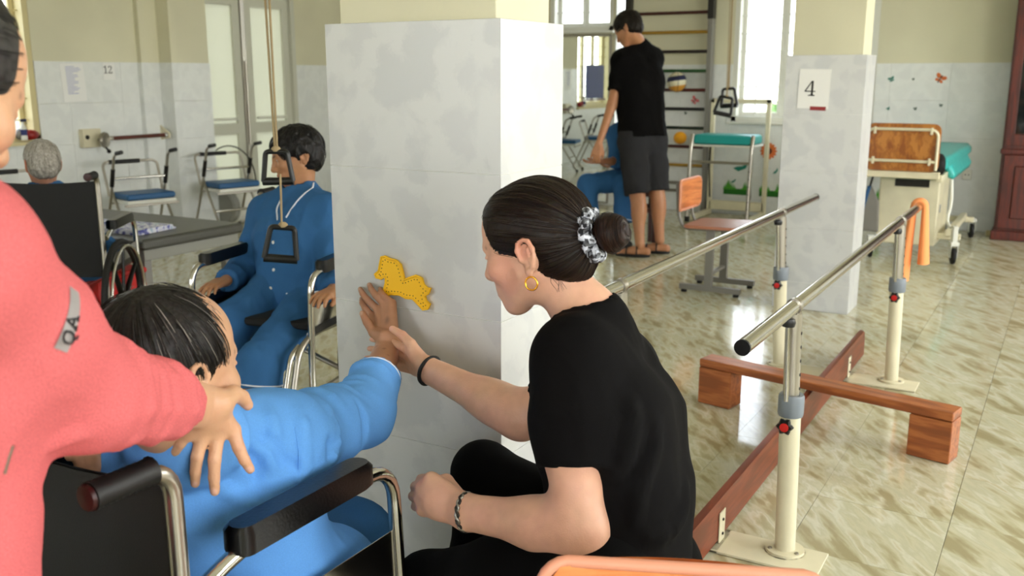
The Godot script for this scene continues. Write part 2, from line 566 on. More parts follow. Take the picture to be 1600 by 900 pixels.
# ---------- bodies: rounded cones and ellipsoids joined by a smooth minimum and meshed with surface nets
class Sdf:
	var P := []
	var colors := []          # [centre, radius, colour, strength]

	func cone(a: Vector3, b: Vector3, ra: float, rb: float, k := 0.012, op := 0) -> Sdf:
		P.append([0, a, b, ra, rb, k, op, Transform3D(), (a + b) * 0.5, a.distance_to(b) * 0.5 + maxf(ra, rb)])
		return self

	func chain(pts: Array, rs: Array, k := 0.012) -> Sdf:
		for i in pts.size() - 1:
			cone(pts[i], pts[i + 1], rs[i], rs[i + 1], k)
		return self

	func ell(c: Vector3, r: Vector3, bas := Basis(), k := 0.012, op := 0) -> Sdf:
		P.append([1, c, r, 0.0, 0.0, k, op, Transform3D(bas, c).affine_inverse(), c, maxf(r.x, maxf(r.y, r.z))])
		return self

	# keeps what lies behind the plane
	func cut(p: Vector3, nn: Vector3, k := 0.004) -> Sdf:
		P.append([2, p, nn.normalized(), 0.0, 0.0, k, 1, Transform3D(), p, 1e6])
		return self

	func one(q: Array, p: Vector3) -> float:
		match q[0]:
			0:
				var ba: Vector3 = q[2] - q[1]
				var t := clampf((p - q[1]).dot(ba) / maxf(ba.length_squared(), 1e-9), 0.0, 1.0)
				return (p - q[1] - ba * t).length() - lerpf(q[3], q[4], t)
			1:
				var w: Vector3 = q[7] * p
				var k0: float = (w / q[2]).length()
				var k1: float = (w / (q[2] * q[2])).length()
				return k0 * (k0 - 1.0) / maxf(k1, 1e-6)
		return (q[1] - p).dot(q[2])

	func at(p: Vector3, cand := P) -> float:
		var d := 1.0
		for q in cand:
			var x := one(q, p)
			var k: float = q[5]
			if q[6] == 0:
				var e := maxf(k - absf(d - x), 0.0)
				d = minf(d, x) - e * e / (4.0 * k)
			else:
				var e := maxf(k - absf(d + x), 0.0)
				d = maxf(d, -x) + e * e / (4.0 * k)
		return d

	func grad(p: Vector3, e := 0.002) -> Vector3:
		var d := at(p)
		return Vector3(at(p + Vector3(e, 0, 0)) - d, at(p + Vector3(0, e, 0)) - d, at(p + Vector3(0, 0, e)) - d).normalized()

	func mesh(h: float, g: Geo, tint: Callable, push = null) -> Geo:
		var lo := Vector3(1e9, 1e9, 1e9)
		var hi := -lo
		for q in P:
			if q[6] == 0:
				if q[0] == 0:
					lo = lo.min(q[1] - Vector3.ONE * q[3]).min(q[2] - Vector3.ONE * q[4])
					hi = hi.max(q[1] + Vector3.ONE * q[3]).max(q[2] + Vector3.ONE * q[4])
				else:
					lo = lo.min(q[8] - Vector3.ONE * q[9])
					hi = hi.max(q[8] + Vector3.ONE * q[9])
		lo -= Vector3.ONE * h * 3.3
		hi += Vector3.ONE * h * 3.0
		var B := 8
		var bn := Vector3i(((hi - lo) / (h * B)).ceil())
		var nx := bn.x * B + 1
		var ny := bn.y * B + 1
		var nz := bn.z * B + 1
		var D := PackedFloat32Array()
		D.resize(nx * ny * nz)
		D.fill(1.0)
		var off := PackedVector3Array()
		var offi := PackedInt32Array()
		for k in B + 1:
			for j in B + 1:
				for i in B + 1:
					off.append(Vector3(i, j, k) * h)
					offi.append(i + nx * (j + ny * k))
		var cnt := off.size()
		var buf := PackedFloat32Array()
		buf.resize(cnt)
		var active := []
		var rb := h * B * 0.8660254
		for bz in bn.z:
			for by in bn.y:
				for bx in bn.x:
					var o := lo + Vector3(bx, by, bz) * (h * B)
					var c := o + Vector3.ONE * (h * B * 0.5)
					var cand := []
					var solid := false
					for q in P:
						if q[0] == 2 or c.distance_to(q[8]) - q[9] < rb + q[5]:
							if q[0] != 0 or one(q, c) < rb * 1.05 + q[5]:
								cand.append(q)
								solid = solid or q[6] == 0
					if not solid or absf(at(c, cand)) > rb * 1.3 + 0.006:
						continue
					buf.fill(1.0)
					for q in cand:
						var k: float = q[5]
						var k4 := 0.25 / k
						var op: int = q[6]
						if q[0] == 0:
							var a: Vector3 = q[1] - o
							var ba: Vector3 = q[2] - q[1]
							var inv := 1.0 / maxf(ba.length_squared(), 1e-9)
							var ra: float = q[3]
							var dr: float = q[4] - q[3]
							for s in cnt:
								var pa := off[s] - a
								var t := clampf(pa.dot(ba) * inv, 0.0, 1.0)
								var x := (pa - ba * t).length() - ra - dr * t
								var d := buf[s]
								if op == 0:
									var e := k - absf(d - x)
									buf[s] = minf(d, x) if e <= 0.0 else minf(d, x) - e * e * k4
								else:
									var e := k - absf(d + x)
									buf[s] = maxf(d, -x) if e <= 0.0 else maxf(d, -x) + e * e * k4
						elif q[0] == 1:
							var inv: Transform3D = q[7]
							var r1: Vector3 = Vector3.ONE / q[2]
							var r2: Vector3 = r1 * r1
							for s in cnt:
								var w := inv * (o + off[s])
								var k0 := (w * r1).length()
								var x := k0 * (k0 - 1.0) / maxf((w * r2).length(), 1e-6)
								var d := buf[s]
								if op == 0:
									var e := k - absf(d - x)
									buf[s] = minf(d, x) if e <= 0.0 else minf(d, x) - e * e * k4
								else:
									var e := k - absf(d + x)
									buf[s] = maxf(d, -x) if e <= 0.0 else maxf(d, -x) + e * e * k4
						else:
							var pn: Vector3 = q[2]
							var w0: float = (o - q[1]).dot(pn)
							for s in cnt:
								buf[s] = maxf(buf[s], off[s].dot(pn) + w0)
					var base := bx * B + nx * (by * B + ny * bz * B)
					for s in cnt:
						D[base + offi[s]] = buf[s]
					active.append(Vector3i(bx * B, by * B, bz * B))
		var cell := PackedInt32Array()
		cell.resize(D.size())
		cell.fill(-1)
		var sy := nx
		var sz := nx * ny
		var corner := PackedInt32Array([0, 1, sy, sy + 1, sz, sz + 1, sz + sy, sz + sy + 1])
		var ea := PackedInt32Array([0, 2, 4, 6, 0, 1, 4, 5, 0, 1, 2, 3])
		var eb := PackedInt32Array([1, 3, 5, 7, 2, 3, 6, 7, 4, 5, 6, 7])
		var cp := PackedVector3Array()
		for q in 8:
			cp.append(Vector3(q & 1, (q >> 1) & 1, q >> 2))
		var first := g.v.size()
		var where := []
		var lim := h * 2.6
		var vv := PackedVector3Array()
		for b in active:
			for k in B:
				for j in B:
					for i in B:
						var id: int = b.x + i + nx * (b.y + j + ny * (b.z + k))
						if absf(D[id]) > lim:
							continue
						var mask := 0
						for q in 8:
							if D[id + corner[q]] < 0.0:
								mask |= 1 << q
						if mask == 0 or mask == 255:
							continue
						var sum := Vector3.ZERO
						var m := 0
						for e in 12:
							var qa := ea[e]
							var qb := eb[e]
							if ((mask >> qa) & 1) != ((mask >> qb) & 1):
								var da := D[id + corner[qa]]
								var db := D[id + corner[qb]]
								sum += cp[qa].lerp(cp[qb], da / (da - db))
								m += 1
						cell[id] = vv.size()
						vv.append(lo + (Vector3(b.x + i, b.y + j, b.z + k) + sum / m) * h)
						where.append(id)
		var ids := PackedInt32Array()
		for id in where:
			var dd := D[id] < 0.0
			for ax in 3:
				var st: int = [1, sy, sz][ax]
				if (D[id + st] < 0.0) == dd:
					continue
				var s1: int = [sy, sz, 1][ax]
				var s2: int = [sz, 1, sy][ax]
				var p0 := cell[id]
				var p1 := cell[id - s1]
				var p2 := cell[id - s1 - s2]
				var p3 := cell[id - s2]
				if p1 < 0 or p2 < 0 or p3 < 0:
					continue
				if dd:
					ids.append_array(PackedInt32Array([p0, p2, p1, p0, p3, p2]))
				else:
					ids.append_array(PackedInt32Array([p0, p1, p2, p0, p2, p3]))
		var nn := normals(vv, ids)
		if push != null:
			for i in vv.size():
				vv[i] += nn[i] * push.call(vv[i], nn[i])
			nn = normals(vv, ids)
		g.colored = true
		for i in vv.size():
			g.vert(vv[i], nn[i], tint.call(vv[i], nn[i]))
		for i in ids:
			g.ix.append(first + i)
		return g

	static func normals(vv: PackedVector3Array, ids: PackedInt32Array) -> PackedVector3Array:
		var nn := PackedVector3Array()
		nn.resize(vv.size())
		for t in range(0, ids.size(), 3):
			var a := ids[t]
			var b := ids[t + 1]
			var c := ids[t + 2]
			var f := (vv[c] - vv[a]).cross(vv[b] - vv[a])   # front faces run clockwise
			nn[a] += f
			nn[b] += f
			nn[c] += f
		for i in nn.size():
			nn[i] = nn[i].normalized()
		return nn

# ---------- the room
# A wall in the plane through o, running along u (unit) for len and up for h, thick away from nn; holes are [u0, v0, u1, v1].
func wall(called: String, o: Vector3, u: Vector3, nn: Vector3, length: float, h: float, thick: float, holes: Array, material: String) -> MeshInstance3D:
	var us := [0.0, length]
	var vs := [0.0, h]
	for q in holes:
		us.append(q[0])
		us.append(q[2])
		vs.append(q[1])
		vs.append(q[3])
	us.sort()
	vs.sort()
	var g := Geo.new()
	var bas := Basis(u, Vector3.UP, u.cross(Vector3.UP))
	for i in us.size() - 1:
		if us[i + 1] - us[i] < 0.001:
			continue
		for j in vs.size() - 1:
			if vs[j + 1] - vs[j] < 0.001:
				continue
			var c := Vector2((us[i] + us[i + 1]) / 2, (vs[j] + vs[j + 1]) / 2)
			var open := false
			for q in holes:
				open = open or (c.x > q[0] and c.x < q[2] and c.y > q[1] and c.y < q[3])
			if not open:
				g.box(o + u * c.x + Vector3.UP * c.y - nn * thick * 0.5, Vector3(us[i + 1] - us[i], vs[j + 1] - vs[j], thick), bas, 0.0)
	var w := put(called, g, material)
	structure(w)
	return w

func minus(r: Array, q: Array) -> Array:
	if q[0] >= r[2] or q[2] <= r[0] or q[1] >= r[3] or q[3] <= r[1]:
		return [r]
	var o := []
	if q[0] > r[0]:
		o.append([r[0], r[1], q[0], r[3]])
	if q[2] < r[2]:
		o.append([q[2], r[1], r[2], r[3]])
	var a := maxf(r[0], q[0])
	var b := minf(r[2], q[2])
	if q[1] > r[1]:
		o.append([a, r[1], b, q[1]])
	if q[3] < r[3]:
		o.append([a, q[3], b, r[3]])
	return o

# Glazed tiles on a wall, each a plate of its own, proud of the wall by t
func tiles(parent: Node3D, o: Vector3, u: Vector3, nn: Vector3, length: float, h: float, w: float, th: float, holes: Array, material: String, t := 0.012):
	var bas := Basis(u, Vector3.UP, u.cross(Vector3.UP))
	var j := 0
	var v1 := h
	while v1 > 0.02:
		var v0 := maxf(0.0, v1 - th)
		var x := 0.0
		while x < length - 0.005:
			var parts := [[x, v0, minf(x + w, length), v1]]
			for q in holes:
				var left := []
				for r in parts:
					left.append_array(minus(r, q))
				parts = left
			for r in parts:
				if r[2] - r[0] < 0.02 or r[3] - r[1] < 0.02:
					continue
				var g := Geo.new()
				g.box(Vector3.ZERO, Vector3(r[2] - r[0] - 0.001, r[3] - r[1] - 0.001, t), Basis(), 0.0008)
				var tone := Transform3D(bas, o + u * ((r[0] + r[2]) / 2) + Vector3.UP * ((r[1] + r[3]) / 2) + nn * (t / 2 + 0.0003 * sin(x * 37.0 + v0 * 91.0)))
				put("tile", g, material, parent, tone)
			x += w
		v1 = v0
		j += 1

func room():
	# floor of marbled tiles, 40 cm square
	var fl := Geo.new()
	fl.box(Vector3((LEFT + RIGHT) / 2, -0.06, (BACK + FRONT) / 2), Vector3(RIGHT - LEFT + 0.4, 0.1, FRONT - BACK + 0.4), Basis(), 0.0)
	var floor_o := put("floor", fl, "grout_floor")
	structure(floor_o)
	var kinds := []
	for i in 9:
		var g := Geo.new()
		g.box(Vector3.ZERO, Vector3(0.3991, 0.012, 0.3991), Basis(), 0.0012)
		g.uved = true
		# the veins run aslant: the texture is stretched along one diagonal
		var turn := -0.96 + 0.05 * (i % 3)
		for q in g.v.size():
			var p := Vector2(g.v[q].x, g.v[q].z).rotated(turn)
			g.u[q] = Vector2(p.x * 0.45 + 0.37 * i, p.y * 2.0 + 0.61 * i)
		kinds.append(g.mesh(M["floor_tile%d" % (i % 3)]))
	var spots := []
	var nx := int((RIGHT - LEFT) / 0.4) + 1
	var nz := int((FRONT - BACK) / 0.4) + 1
	for i in nx:
		for j in nz:
			var p := Vector3(RIGHT - 0.205 - 0.4 * i, -0.007, BACK + 0.19 + 0.4 * j)
			if p.x < LEFT - 0.2 or p.z > FRONT + 0.2:
				continue
			var f := Vector2(p.x, p.z).rotated(deg_to_rad(-30.1))
			var seen := f.y < -1.0 and absf(f.x) < -f.y * 0.6 + 0.4
			spots.append([p, p.length() if seen else 1000.0 + p.length(), i * 7 + j * 5 + (i * j) % 4])
	spots.sort_custom(func(a, b): return a[1] < b[1])
	var rest := Geo.new()
	rest.uved = true
	for s in spots.size():
		var p: Vector3 = spots[s][0]
		if s < 300:
			put_mesh("tile", kinds[spots[s][2] % 9], floor_o, Transform3D(Basis(), p))
		else:
			rest.add(Geo.new().box(p, Vector3(0.3991, 0.012, 0.3991), Basis(), 0.0))
	for q in rest.v.size():
		var p := Vector2(rest.v[q].x, rest.v[q].z).rotated(-0.96)
		rest.u[q] = Vector2(p.x * 0.8, p.y * 2.6)
	put("tiles", rest, "floor_tile0", floor_o).set_meta("kind", "stuff")

	var ce := Geo.new()
	ce.box(Vector3((LEFT + RIGHT) / 2, CEIL + 0.1, (BACK + FRONT) / 2), Vector3(RIGHT - LEFT + 0.6, 0.2, FRONT - BACK + 0.6), Basis(), 0.0)
	structure(put("ceiling", ce, "paint_ceiling"))

	# left wall: u runs towards -z from z = FRONT
	var L := FRONT - BACK
	var lh := [[FRONT + 3.45, 0.86, FRONT + 4.72, 2.5], [FRONT + 6.31, 0.0, FRONT + 7.63, 2.6]]
	var wl := wall("wall_left", Vector3(LEFT, 0, FRONT), Vector3(0, 0, -1), Vector3(1, 0, 0), L, CEIL, 0.22, lh, "paint_upper")
	tiles(wl, Vector3(LEFT, 0, FRONT), Vector3(0, 0, -1), Vector3(1, 0, 0), L, TILE_TOP, 0.5, 0.327, lh, "tile_wall")
	# back wall: u runs towards +x from x = LEFT
	var bh := [[2.0, 1.82, 2.74, 2.6], [2.76, 0.45, 2.95, 2.6], [-2.97 - LEFT, 0.92, -1.63 - LEFT, 2.6]]
	var wb := wall("wall_back", Vector3(LEFT, 0, BACK), Vector3(1, 0, 0), Vector3(0, 0, 1), RIGHT - LEFT, CEIL, 0.22, bh, "paint_upper")
	tiles(wb, Vector3(LEFT, 0, BACK), Vector3(1, 0, 0), Vector3(0, 0, 1), RIGHT - LEFT, TILE_TOP, 0.5, 0.327, bh, "tile_wall")
	# right wall and the wall behind the photographer, with the windows that light the room
	var rh := [[FRONT - 1.9, 0.7, FRONT + 0.7, 2.5], [FRONT + 2.1, 0.7, FRONT + 4.7, 2.5], [FRONT + 5.8, 0.7, FRONT + 8.0, 2.5]]
	structure(wall("wall_right", Vector3(RIGHT, 0, FRONT), Vector3(0, 0, -1), Vector3(-1, 0, 0), L, CEIL, 0.22, rh, "paint_upper"))
	var fh := [[-4.8 - LEFT, 0.7, -2.4 - LEFT, 2.5], [-0.6 - LEFT, 0.7, 1.8 - LEFT, 2.5]]
	structure(wall("wall_front", Vector3(LEFT, 0, FRONT), Vector3(1, 0, 0), Vector3(0, 0, -1), RIGHT - LEFT, CEIL, 0.22, fh, "paint_upper"))

	# pillar against the left wall, and the shallow step beside it
	for q in [["trim_1", -5.98, 0.20, 0.42], ["trim_2", -5.79, 0.05, 0.2]]:
		var z: float = q[1] - (0.11 if q[3] > 0.3 else 0.0)
		var g := Geo.new()
		g.box(Vector3(LEFT + q[2] / 2, CEIL / 2, z), Vector3(q[2], CEIL, q[3]), Basis(), 0.004)
		var pil := put(q[0], g, "paint_upper")
		structure(pil)
		tiles(pil, Vector3(LEFT + q[2], 0, z + q[3] / 2), Vector3(0, 0, -1), Vector3(1, 0, 0), q[3], TILE_TOP, 0.5, 0.327, [], "tile_wall")
		tiles(pil, Vector3(LEFT + 0.013, 0, z + q[3] / 2), Vector3(1, 0, 0), Vector3(0, 0, 1), q[2], TILE_TOP, 0.5, 0.327, [], "tile_wall")

	column("column", "white tiled square column with a yellow foam horse stuck on it", Vector3(-1.298, 0, -1.925), 0.476, 0.29)
	column("column", "white tiled column bearing the printed number 4", Vector3(-1.25, 0, -5.80), 0.44, 0.28)

	# windows
	window("window_1", Vector3(LEFT, 0.86, -3.45 + 0.0), Vector3(0, 0, -1), Vector3(1, 0, 0), 1.27, 1.64, 3, "frame_yellow")
	window("window_2", Vector3(LEFT + 2.0, 1.82, BACK), Vector3(1, 0, 0), Vector3(0, 0, 1), 0.74, 0.78, 2, "white_paint")
	window("window_3", Vector3(LEFT + 2.76, 0.45, BACK), Vector3(1, 0, 0), Vector3(0, 0, 1), 0.19, 2.15, 0, "white_paint")
	window("window_4", Vector3(-2.97, 0.92, BACK), Vector3(1, 0, 0), Vector3(0, 0, 1), 1.34, 1.68, 3, "white_paint")
	for i in 3:
		window("window_%d" % (5 + i), Vector3(RIGHT, 0.7, [1.9 + 0.0, -2.1, -5.8][i]), Vector3(0, 0, -1), Vector3(-1, 0, 0), [2.6, 2.6, 2.2][i], 1.8, 3, "white_paint")
	for i in 2:
		window("window_%d" % (8 + i), Vector3([-4.8, -0.6][i], 0.7, FRONT), Vector3(1, 0, 0), Vector3(0, 0, -1), 2.4, 1.8, 3, "white_paint")
	entrance()

	# outdoors beyond the windows
	var gr := Geo.new()
	gr.box(Vector3(-3, -0.35, -3), Vector3(80, 0.1, 80), Basis(), 0.0)
	structure(put("ground", gr, "ground"))
	for q in [[Vector3(-9.6, 0, -27.0), 1.2, "round green bush seen pale through the back window beside the hospital column"], [Vector3(-15.5, 0, -27.0), 1.9, "green bush outdoors beyond the window over the wall mirror"], [Vector3(-4.5, 0, -17.5), 0.5, "low green bush just outside the barred back window"]]:
		bush(q[0], q[1], q[2])

func column(called: String, label: String, at: Vector3, w: float, d: float):
	var t := thing(called, label, "column", at)
	var g := Geo.new()
	g.box(Vector3(0, CEIL / 2, 0), Vector3(w - 0.05, CEIL, d - 0.05), Basis(), 0.004)
	put("shaft", g, "paint_upper", t)
	g = Geo.new()
	# mortar behind the tiles, a rough bead on top of them
	g.box(Vector3(0, TILE_TOP / 2 - 0.004, 0), Vector3(w - 0.0036, TILE_TOP - 0.006, d - 0.0036), Basis(), 0.003)
	put("grout", g, "grout", t)
	for q in [[Vector3(-w / 2, 0, d / 2 - 0.012), Vector3(1, 0, 0), Vector3(0, 0, 1), w], [Vector3(w / 2 - 0.012, 0, d / 2), Vector3(0, 0, -1), Vector3(1, 0, 0), d],
			[Vector3(w / 2, 0, -d / 2 + 0.012), Vector3(-1, 0, 0), Vector3(0, 0, -1), w], [Vector3(-w / 2 + 0.012, 0, -d / 2), Vector3(0, 0, 1), Vector3(-1, 0, 0), d]]:
		tiles(t, q[0], q[1], q[2], q[3], TILE_TOP, 0.6, 0.327, [], "tile_column")
	return t

func window(called: String, o: Vector3, u: Vector3, nn: Vector3, w: float, h: float, leaves: int, material: String):
	var t := Node3D.new()
	t.name = called
	add_child(t)
	structure(t)
	var bas := Basis(u, Vector3.UP, nn)
	t.transform = Transform3D(bas if bas.determinant() > 0 else Basis(-u, Vector3.UP, nn), o + u * w / 2)
	var g := Geo.new()
	var fw := 0.05 if leaves > 0 else 0.012
	for s in [-1, 1]:
		g.box(Vector3(s * (w / 2 - fw / 2), h / 2, -0.1), Vector3(fw, h, 0.2))
		g.box(Vector3(0, h / 2 + s * (h / 2 - 0.025), -0.1), Vector3(w, 0.05, 0.2))
	put("frame", g, material, t)
	g = Geo.new()
	g.box(Vector3(0, -0.012, 0.02), Vector3(w + 0.04, 0.024, 0.08))
	put("sill", g, material, t)
	if leaves == 0:
		g = Geo.new()
		g.box(Vector3(0, h / 2, -0.12), Vector3(w - 0.02, h - 0.02, 0.004), Basis(), 0.0)
		put("pane", g, "glass", t)
		return
	var lw := (w - 0.1) / leaves
	for i in leaves:
		var x := -w / 2 + 0.05 + lw * (i + 0.5)
		g = Geo.new()
		for s in [-1, 1]:
			g.box(Vector3(x + s * (lw / 2 - 0.02), h / 2, -0.12), Vector3(0.04, h - 0.1, 0.035))
			g.box(Vector3(x, h / 2 + s * (h / 2 - 0.07), -0.12), Vector3(lw - 0.08, 0.04, 0.035))
		var leaf := put("sash", g, material, t)
		g = Geo.new()
		g.box(Vector3(x, h / 2, -0.12), Vector3(lw - 0.07, h - 0.17, 0.004), Basis(), 0.0)
		put("pane", g, "glass", leaf)
	# burglar bars across the opening
	var n := int(h / 0.16)
	for i in range(1, n):
		g = Geo.new()
		var y := h * i / n
		g.tube([Vector3(-w / 2 + 0.04, y, -0.06), Vector3(w / 2 - 0.04, y, -0.06)], 0.006, 6)
		put("grille_bar", g, material, t)
	var m := maxi(1, int(w / 0.4))
	for i in range(1, m + 1):
		g = Geo.new()
		var x := -w / 2 + w * (i - 0.5) / m
		g.tube([Vector3(x, 0.04, -0.052), Vector3(x, h - 0.04, -0.052)], 0.008, 6)
		put("grille_bar", g, material, t)

func entrance():
	var t := Node3D.new()
	t.name = "door_1"
	add_child(t)
	structure(t)
	t.transform = Transform3D(Basis(Vector3(0, 0, -1), Vector3.UP, Vector3(1, 0, 0)), Vector3(LEFT, 0, -6.31))
	# local x runs along the wall away from the camera, local z into the room
	var w := 1.32
	var g := Geo.new()
	for x in [0.02, w - 0.02]:
		g.box(Vector3(x, 1.3, -0.05), Vector3(0.05, 2.6, 0.14))
	g.box(Vector3(w / 2, 2.575, -0.05), Vector3(w, 0.05, 0.14))
	g.box(Vector3(w / 2, 2.14, -0.05), Vector3(w, 0.06, 0.12))
	put("frame", g, "door_metal", t)
	for q in [[0.05, 0.60], [0.66, 1.27]]:
		var c: float = (q[0] + q[1]) / 2
		var lw: float = q[1] - q[0]
		g = Geo.new()
		for s in [-1, 1]:
			g.box(Vector3(c + s * (lw / 2 - 0.045), 1.06, -0.04), Vector3(0.09, 2.08, 0.05))
		for y in [0.1, 0.86, 2.06]:
			g.box(Vector3(c, y, -0.04), Vector3(lw - 0.16, 0.16 if y < 0.5 else 0.1, 0.048))
		var leaf := put("leaf", g, "door_metal", t)
		for y in [[0.18, 0.81], [0.91, 2.01]]:
			g = Geo.new()
			g.box(Vector3(c, (y[0] + y[1]) / 2, -0.045), Vector3(lw - 0.17, y[1] - y[0], 0.012), Basis(), 0.0)
			put("pane", g, "frosted", leaf)
		g = Geo.new()
		g.tube([Vector3(q[0] + 0.1, 0.955, 0.0), Vector3(q[1] - 0.1, 0.955, 0.0)], 0.012, 8)
		put("push_bar", g, "white_paint", leaf)
	g = Geo.new()
	g.box(Vector3(0.63, 1.06, -0.03), Vector3(0.05, 2.08, 0.06))
	g.tube([Vector3(0.63, 0.7, 0.012), Vector3(0.63, 1.5, 0.012)], 0.008, 8)
	put("closing_bar", g, "dull_chrome", t)
	g = Geo.new()
	g.box(Vector3(w / 2, 2.36, -0.05), Vector3(w - 0.1, 0.38, 0.012), Basis(), 0.0)
	put("pane", g, "frosted", t)

func bush(at: Vector3, r: float, label: String):
	var t := thing("bush", label, "bush", at)
	var g := Geo.new()
	g.tube([Vector3(0, -0.3, 0), Vector3(0, r, 0)], [0.09, 0.03], 7)
	put("trunk", g, "bar_wood", t)
	g = Geo.new()
	var rn := RandomNumberGenerator.new()
	rn.seed = int(r * 100)
	for i in 1500:
		var d := Vector3(rn.randf_range(-1, 1), rn.randf_range(-1, 1), rn.randf_range(-1, 1))
		d = d.normalized() * pow(rn.randf(), 0.4)
		var p := Vector3(0, r, 0) + d * Vector3(r * 0.8, r, r * 0.8)
		var b := Basis.from_euler(Vector3(rn.randf() * TAU, rn.randf() * TAU, rn.randf() * TAU)).scaled(Vector3.ONE * rn.randf_range(0.06, 0.13) * r)
		g.flat_quad(p + b.x * 0.5, p + b.z, p - b.x * 0.5, p - b.z)
	var m := put("leaves", g, "leaf", t)
	m.set_meta("kind", "stuff")

# ---------- the things in the room
func things():
	parallel_bars()
	balance_beam()
	wheelchairs()
	walkers()
	var t := table()
	pulleys()
	wall_wheel()
	school_chairs()
	bed()
	wall_bars()
	teal_bench()
	cabinet()
	stickers()
	notices()
	small_things()

func parallel_bars():
	var t := thing("parallel_bars", "chrome parallel walking bars on cream posts with a red-brown centre board", "parallel bars", Vector3.ZERO)
	var xs := [-1.105, -0.598]
	for s in 2:
		var x: float = xs[s]
		var xt: float = [-1.135, -0.615][s]
		var g := Geo.new()
		g.tube([Vector3(xt, 0.735, -2.13), Vector3(xt, 0.735, -5.12)], 0.019, 16)
		var rail := put("handrail", g, "chrome", t)
		for z in [-2.13, -5.12]:
			g = Geo.new()
			g.tube([Vector3(xt, 0.735, z + 0.004), Vector3(xt, 0.735, z - 0.004)], 0.0196, 16)
			put("end_cap", g, "black_plastic", rail)
		for z in [-2.61, -4.45]:
			g = Geo.new()
			g.lathe([Vector2(0, 0.016), Vector2(0.055, 0.016), Vector2(0.055, 0.008), Vector2(0.06, 0.008)], 20, Transform3D(Basis(), Vector3(x, 0, z)))
			g.tube([Vector3(x, 0.008, z), Vector3(x + (xt - x) * 0.55, 0.42, z)], 0.029, 18)
			var post := put("post", g, "cream_paint", t)
			for k in 3:
				g = Geo.new()
				var a := k * TAU / 3 + 0.5
				g.lathe([Vector2(0, 0.022), Vector2(0.006, 0.02), Vector2(0.007, 0.014)], 6, Transform3D(Basis(), Vector3(x + cos(a) * 0.044, 0, z + sin(a) * 0.044)))
				put("bolt", g, "steel", post)
			var b0 := Vector3(x + (xt - x) * 0.52, 0.41, z)
			var b1 := Vector3(xt, 0.715, z)
			var dir := (b1 - b0).normalized()
			g = Geo.new()
			g.tube([b0, b1], 0.0225, 14)
			var tele := put("telescopic_tube", g, "dull_chrome", t)
			g = Geo.new()
			for k in 5:
				g.tube([b0.lerp(b1, 0.3 + 0.13 * k) + Vector3(0.020, 0, 0), b0.lerp(b1, 0.3 + 0.13 * k) + Vector3(0.0232, 0, 0)], 0.005, 8)
			put("height_holes", g, "black_rubber", tele).set_meta("kind", "stuff")
			g = Geo.new()
			g.lathe([Vector2(0.0226, 0.0), Vector2(0.034, 0.0), Vector2(0.036, 0.006), Vector2(0.036, 0.055), Vector2(0.033, 0.062), Vector2(0.0226, 0.062)], 18, Transform3D(Basis(), b0 + dir * 0.01))
			var col := put("collar", g, "grey_plastic", t)
			g = Geo.new()
			g.tube([b0 + Vector3(0, 0.0, 0.03), b0 + Vector3(0, 0.0, 0.052)], 0.007, 8)
			var knob_at := b0 + Vector3(0, -0.006, 0.058)
			var star := PackedVector2Array()
			for k in 24:
				var a := k * TAU / 24
				star.append(Vector2(cos(a), sin(a)) * (0.021 + 0.0035 * cos(a * 6)))
			g.slab(star, 0.016, Transform3D(Basis(), knob_at), 0.004)
			put("knob", g, "black_plastic", col)
			g = Geo.new()
			g.lathe([Vector2(0.0125, 0), Vector2(0.012, 0.003), Vector2(0, 0.004)], 14, Transform3D(Basis(Vector3.RIGHT, PI / 2), knob_at + Vector3(0, 0, 0.008)))
			put("knob_cap", g, "red_plastic", col)
			# clamp under the rail
			g = Geo.new()
			g.tube([Vector3(xt, 0.735, z + 0.012), Vector3(xt, 0.735, z - 0.012)], 0.0225, 16)
			g.box(Vector3(xt, 0.707, z), Vector3(0.03, 0.03, 0.03))
			put("clamp", g, "dull_chrome", t)
			g = Geo.new()
			g.lathe([Vector2(0, -0.012), Vector2(0.017, -0.012), Vector2(0.02, 0), Vector2(0.017, 0.01), Vector2(0, 0.012)], 14, Transform3D(Basis(), Vector3(xt - 0.008, 0.693, z + 0.022)))
			put("thumb_nut", g, "black_plastic", t)
			g = Geo.new()
			g.tube([Vector3(xt - 0.008, 0.69, z + 0.03), b0 + Vector3(-0.006, 0.06, 0.034)], 0.007, 8)
			put("locking_rod", g, "chrome", t)
			g = Geo.new()
			var far := 0.115 if s == 1 else -0.06
			var inner := -0.815 if s == 1 else -0.765
			var outer := x + far
			g.box(Vector3((inner + outer) / 2, 0.004, z + 0.03), Vector3(absf(outer - inner), 0.008, 0.15), Basis(), 0.002)
			put("base_plate", g, "cream_paint", t)
			g = Geo.new()
			var bx := -0.778 if s == 1 else -0.808
			g.box(Vector3(bx, 0.052, z + 0.03), Vector3(0.004, 0.1, 0.05), Basis(), 0.001)
			var br := put("bracket", g, "cream_paint", t)
			for k in 2:
				g = Geo.new()
				g.ball(Vector3(bx + (0.004 if s == 1 else -0.004), 0.03 + 0.045 * k, z + 0.03), Vector3(0.003, 0.005, 0.005), 8)
				put("screw", g, "dark_metal", br)
	var o := PackedVector2Array([Vector2(-2.22, 0.012), Vector2(-4.80, 0.012), Vector2(-4.80, 0.10), Vector2(-4.785, 0.135), Vector2(-4.75, 0.15), Vector2(-2.28, 0.15), Vector2(-2.235, 0.135), Vector2(-2.22, 0.1)])
	var g := Geo.new()
	g.slab(o, 0.024, Transform3D(Basis(Vector3(0, 0, 1), Vector3(0, 1, 0), Vector3(-1, 0, 0)), Vector3(-0.793, 0, 0)), 0.006)
	put("centre_board", g, "rail_wood", t)

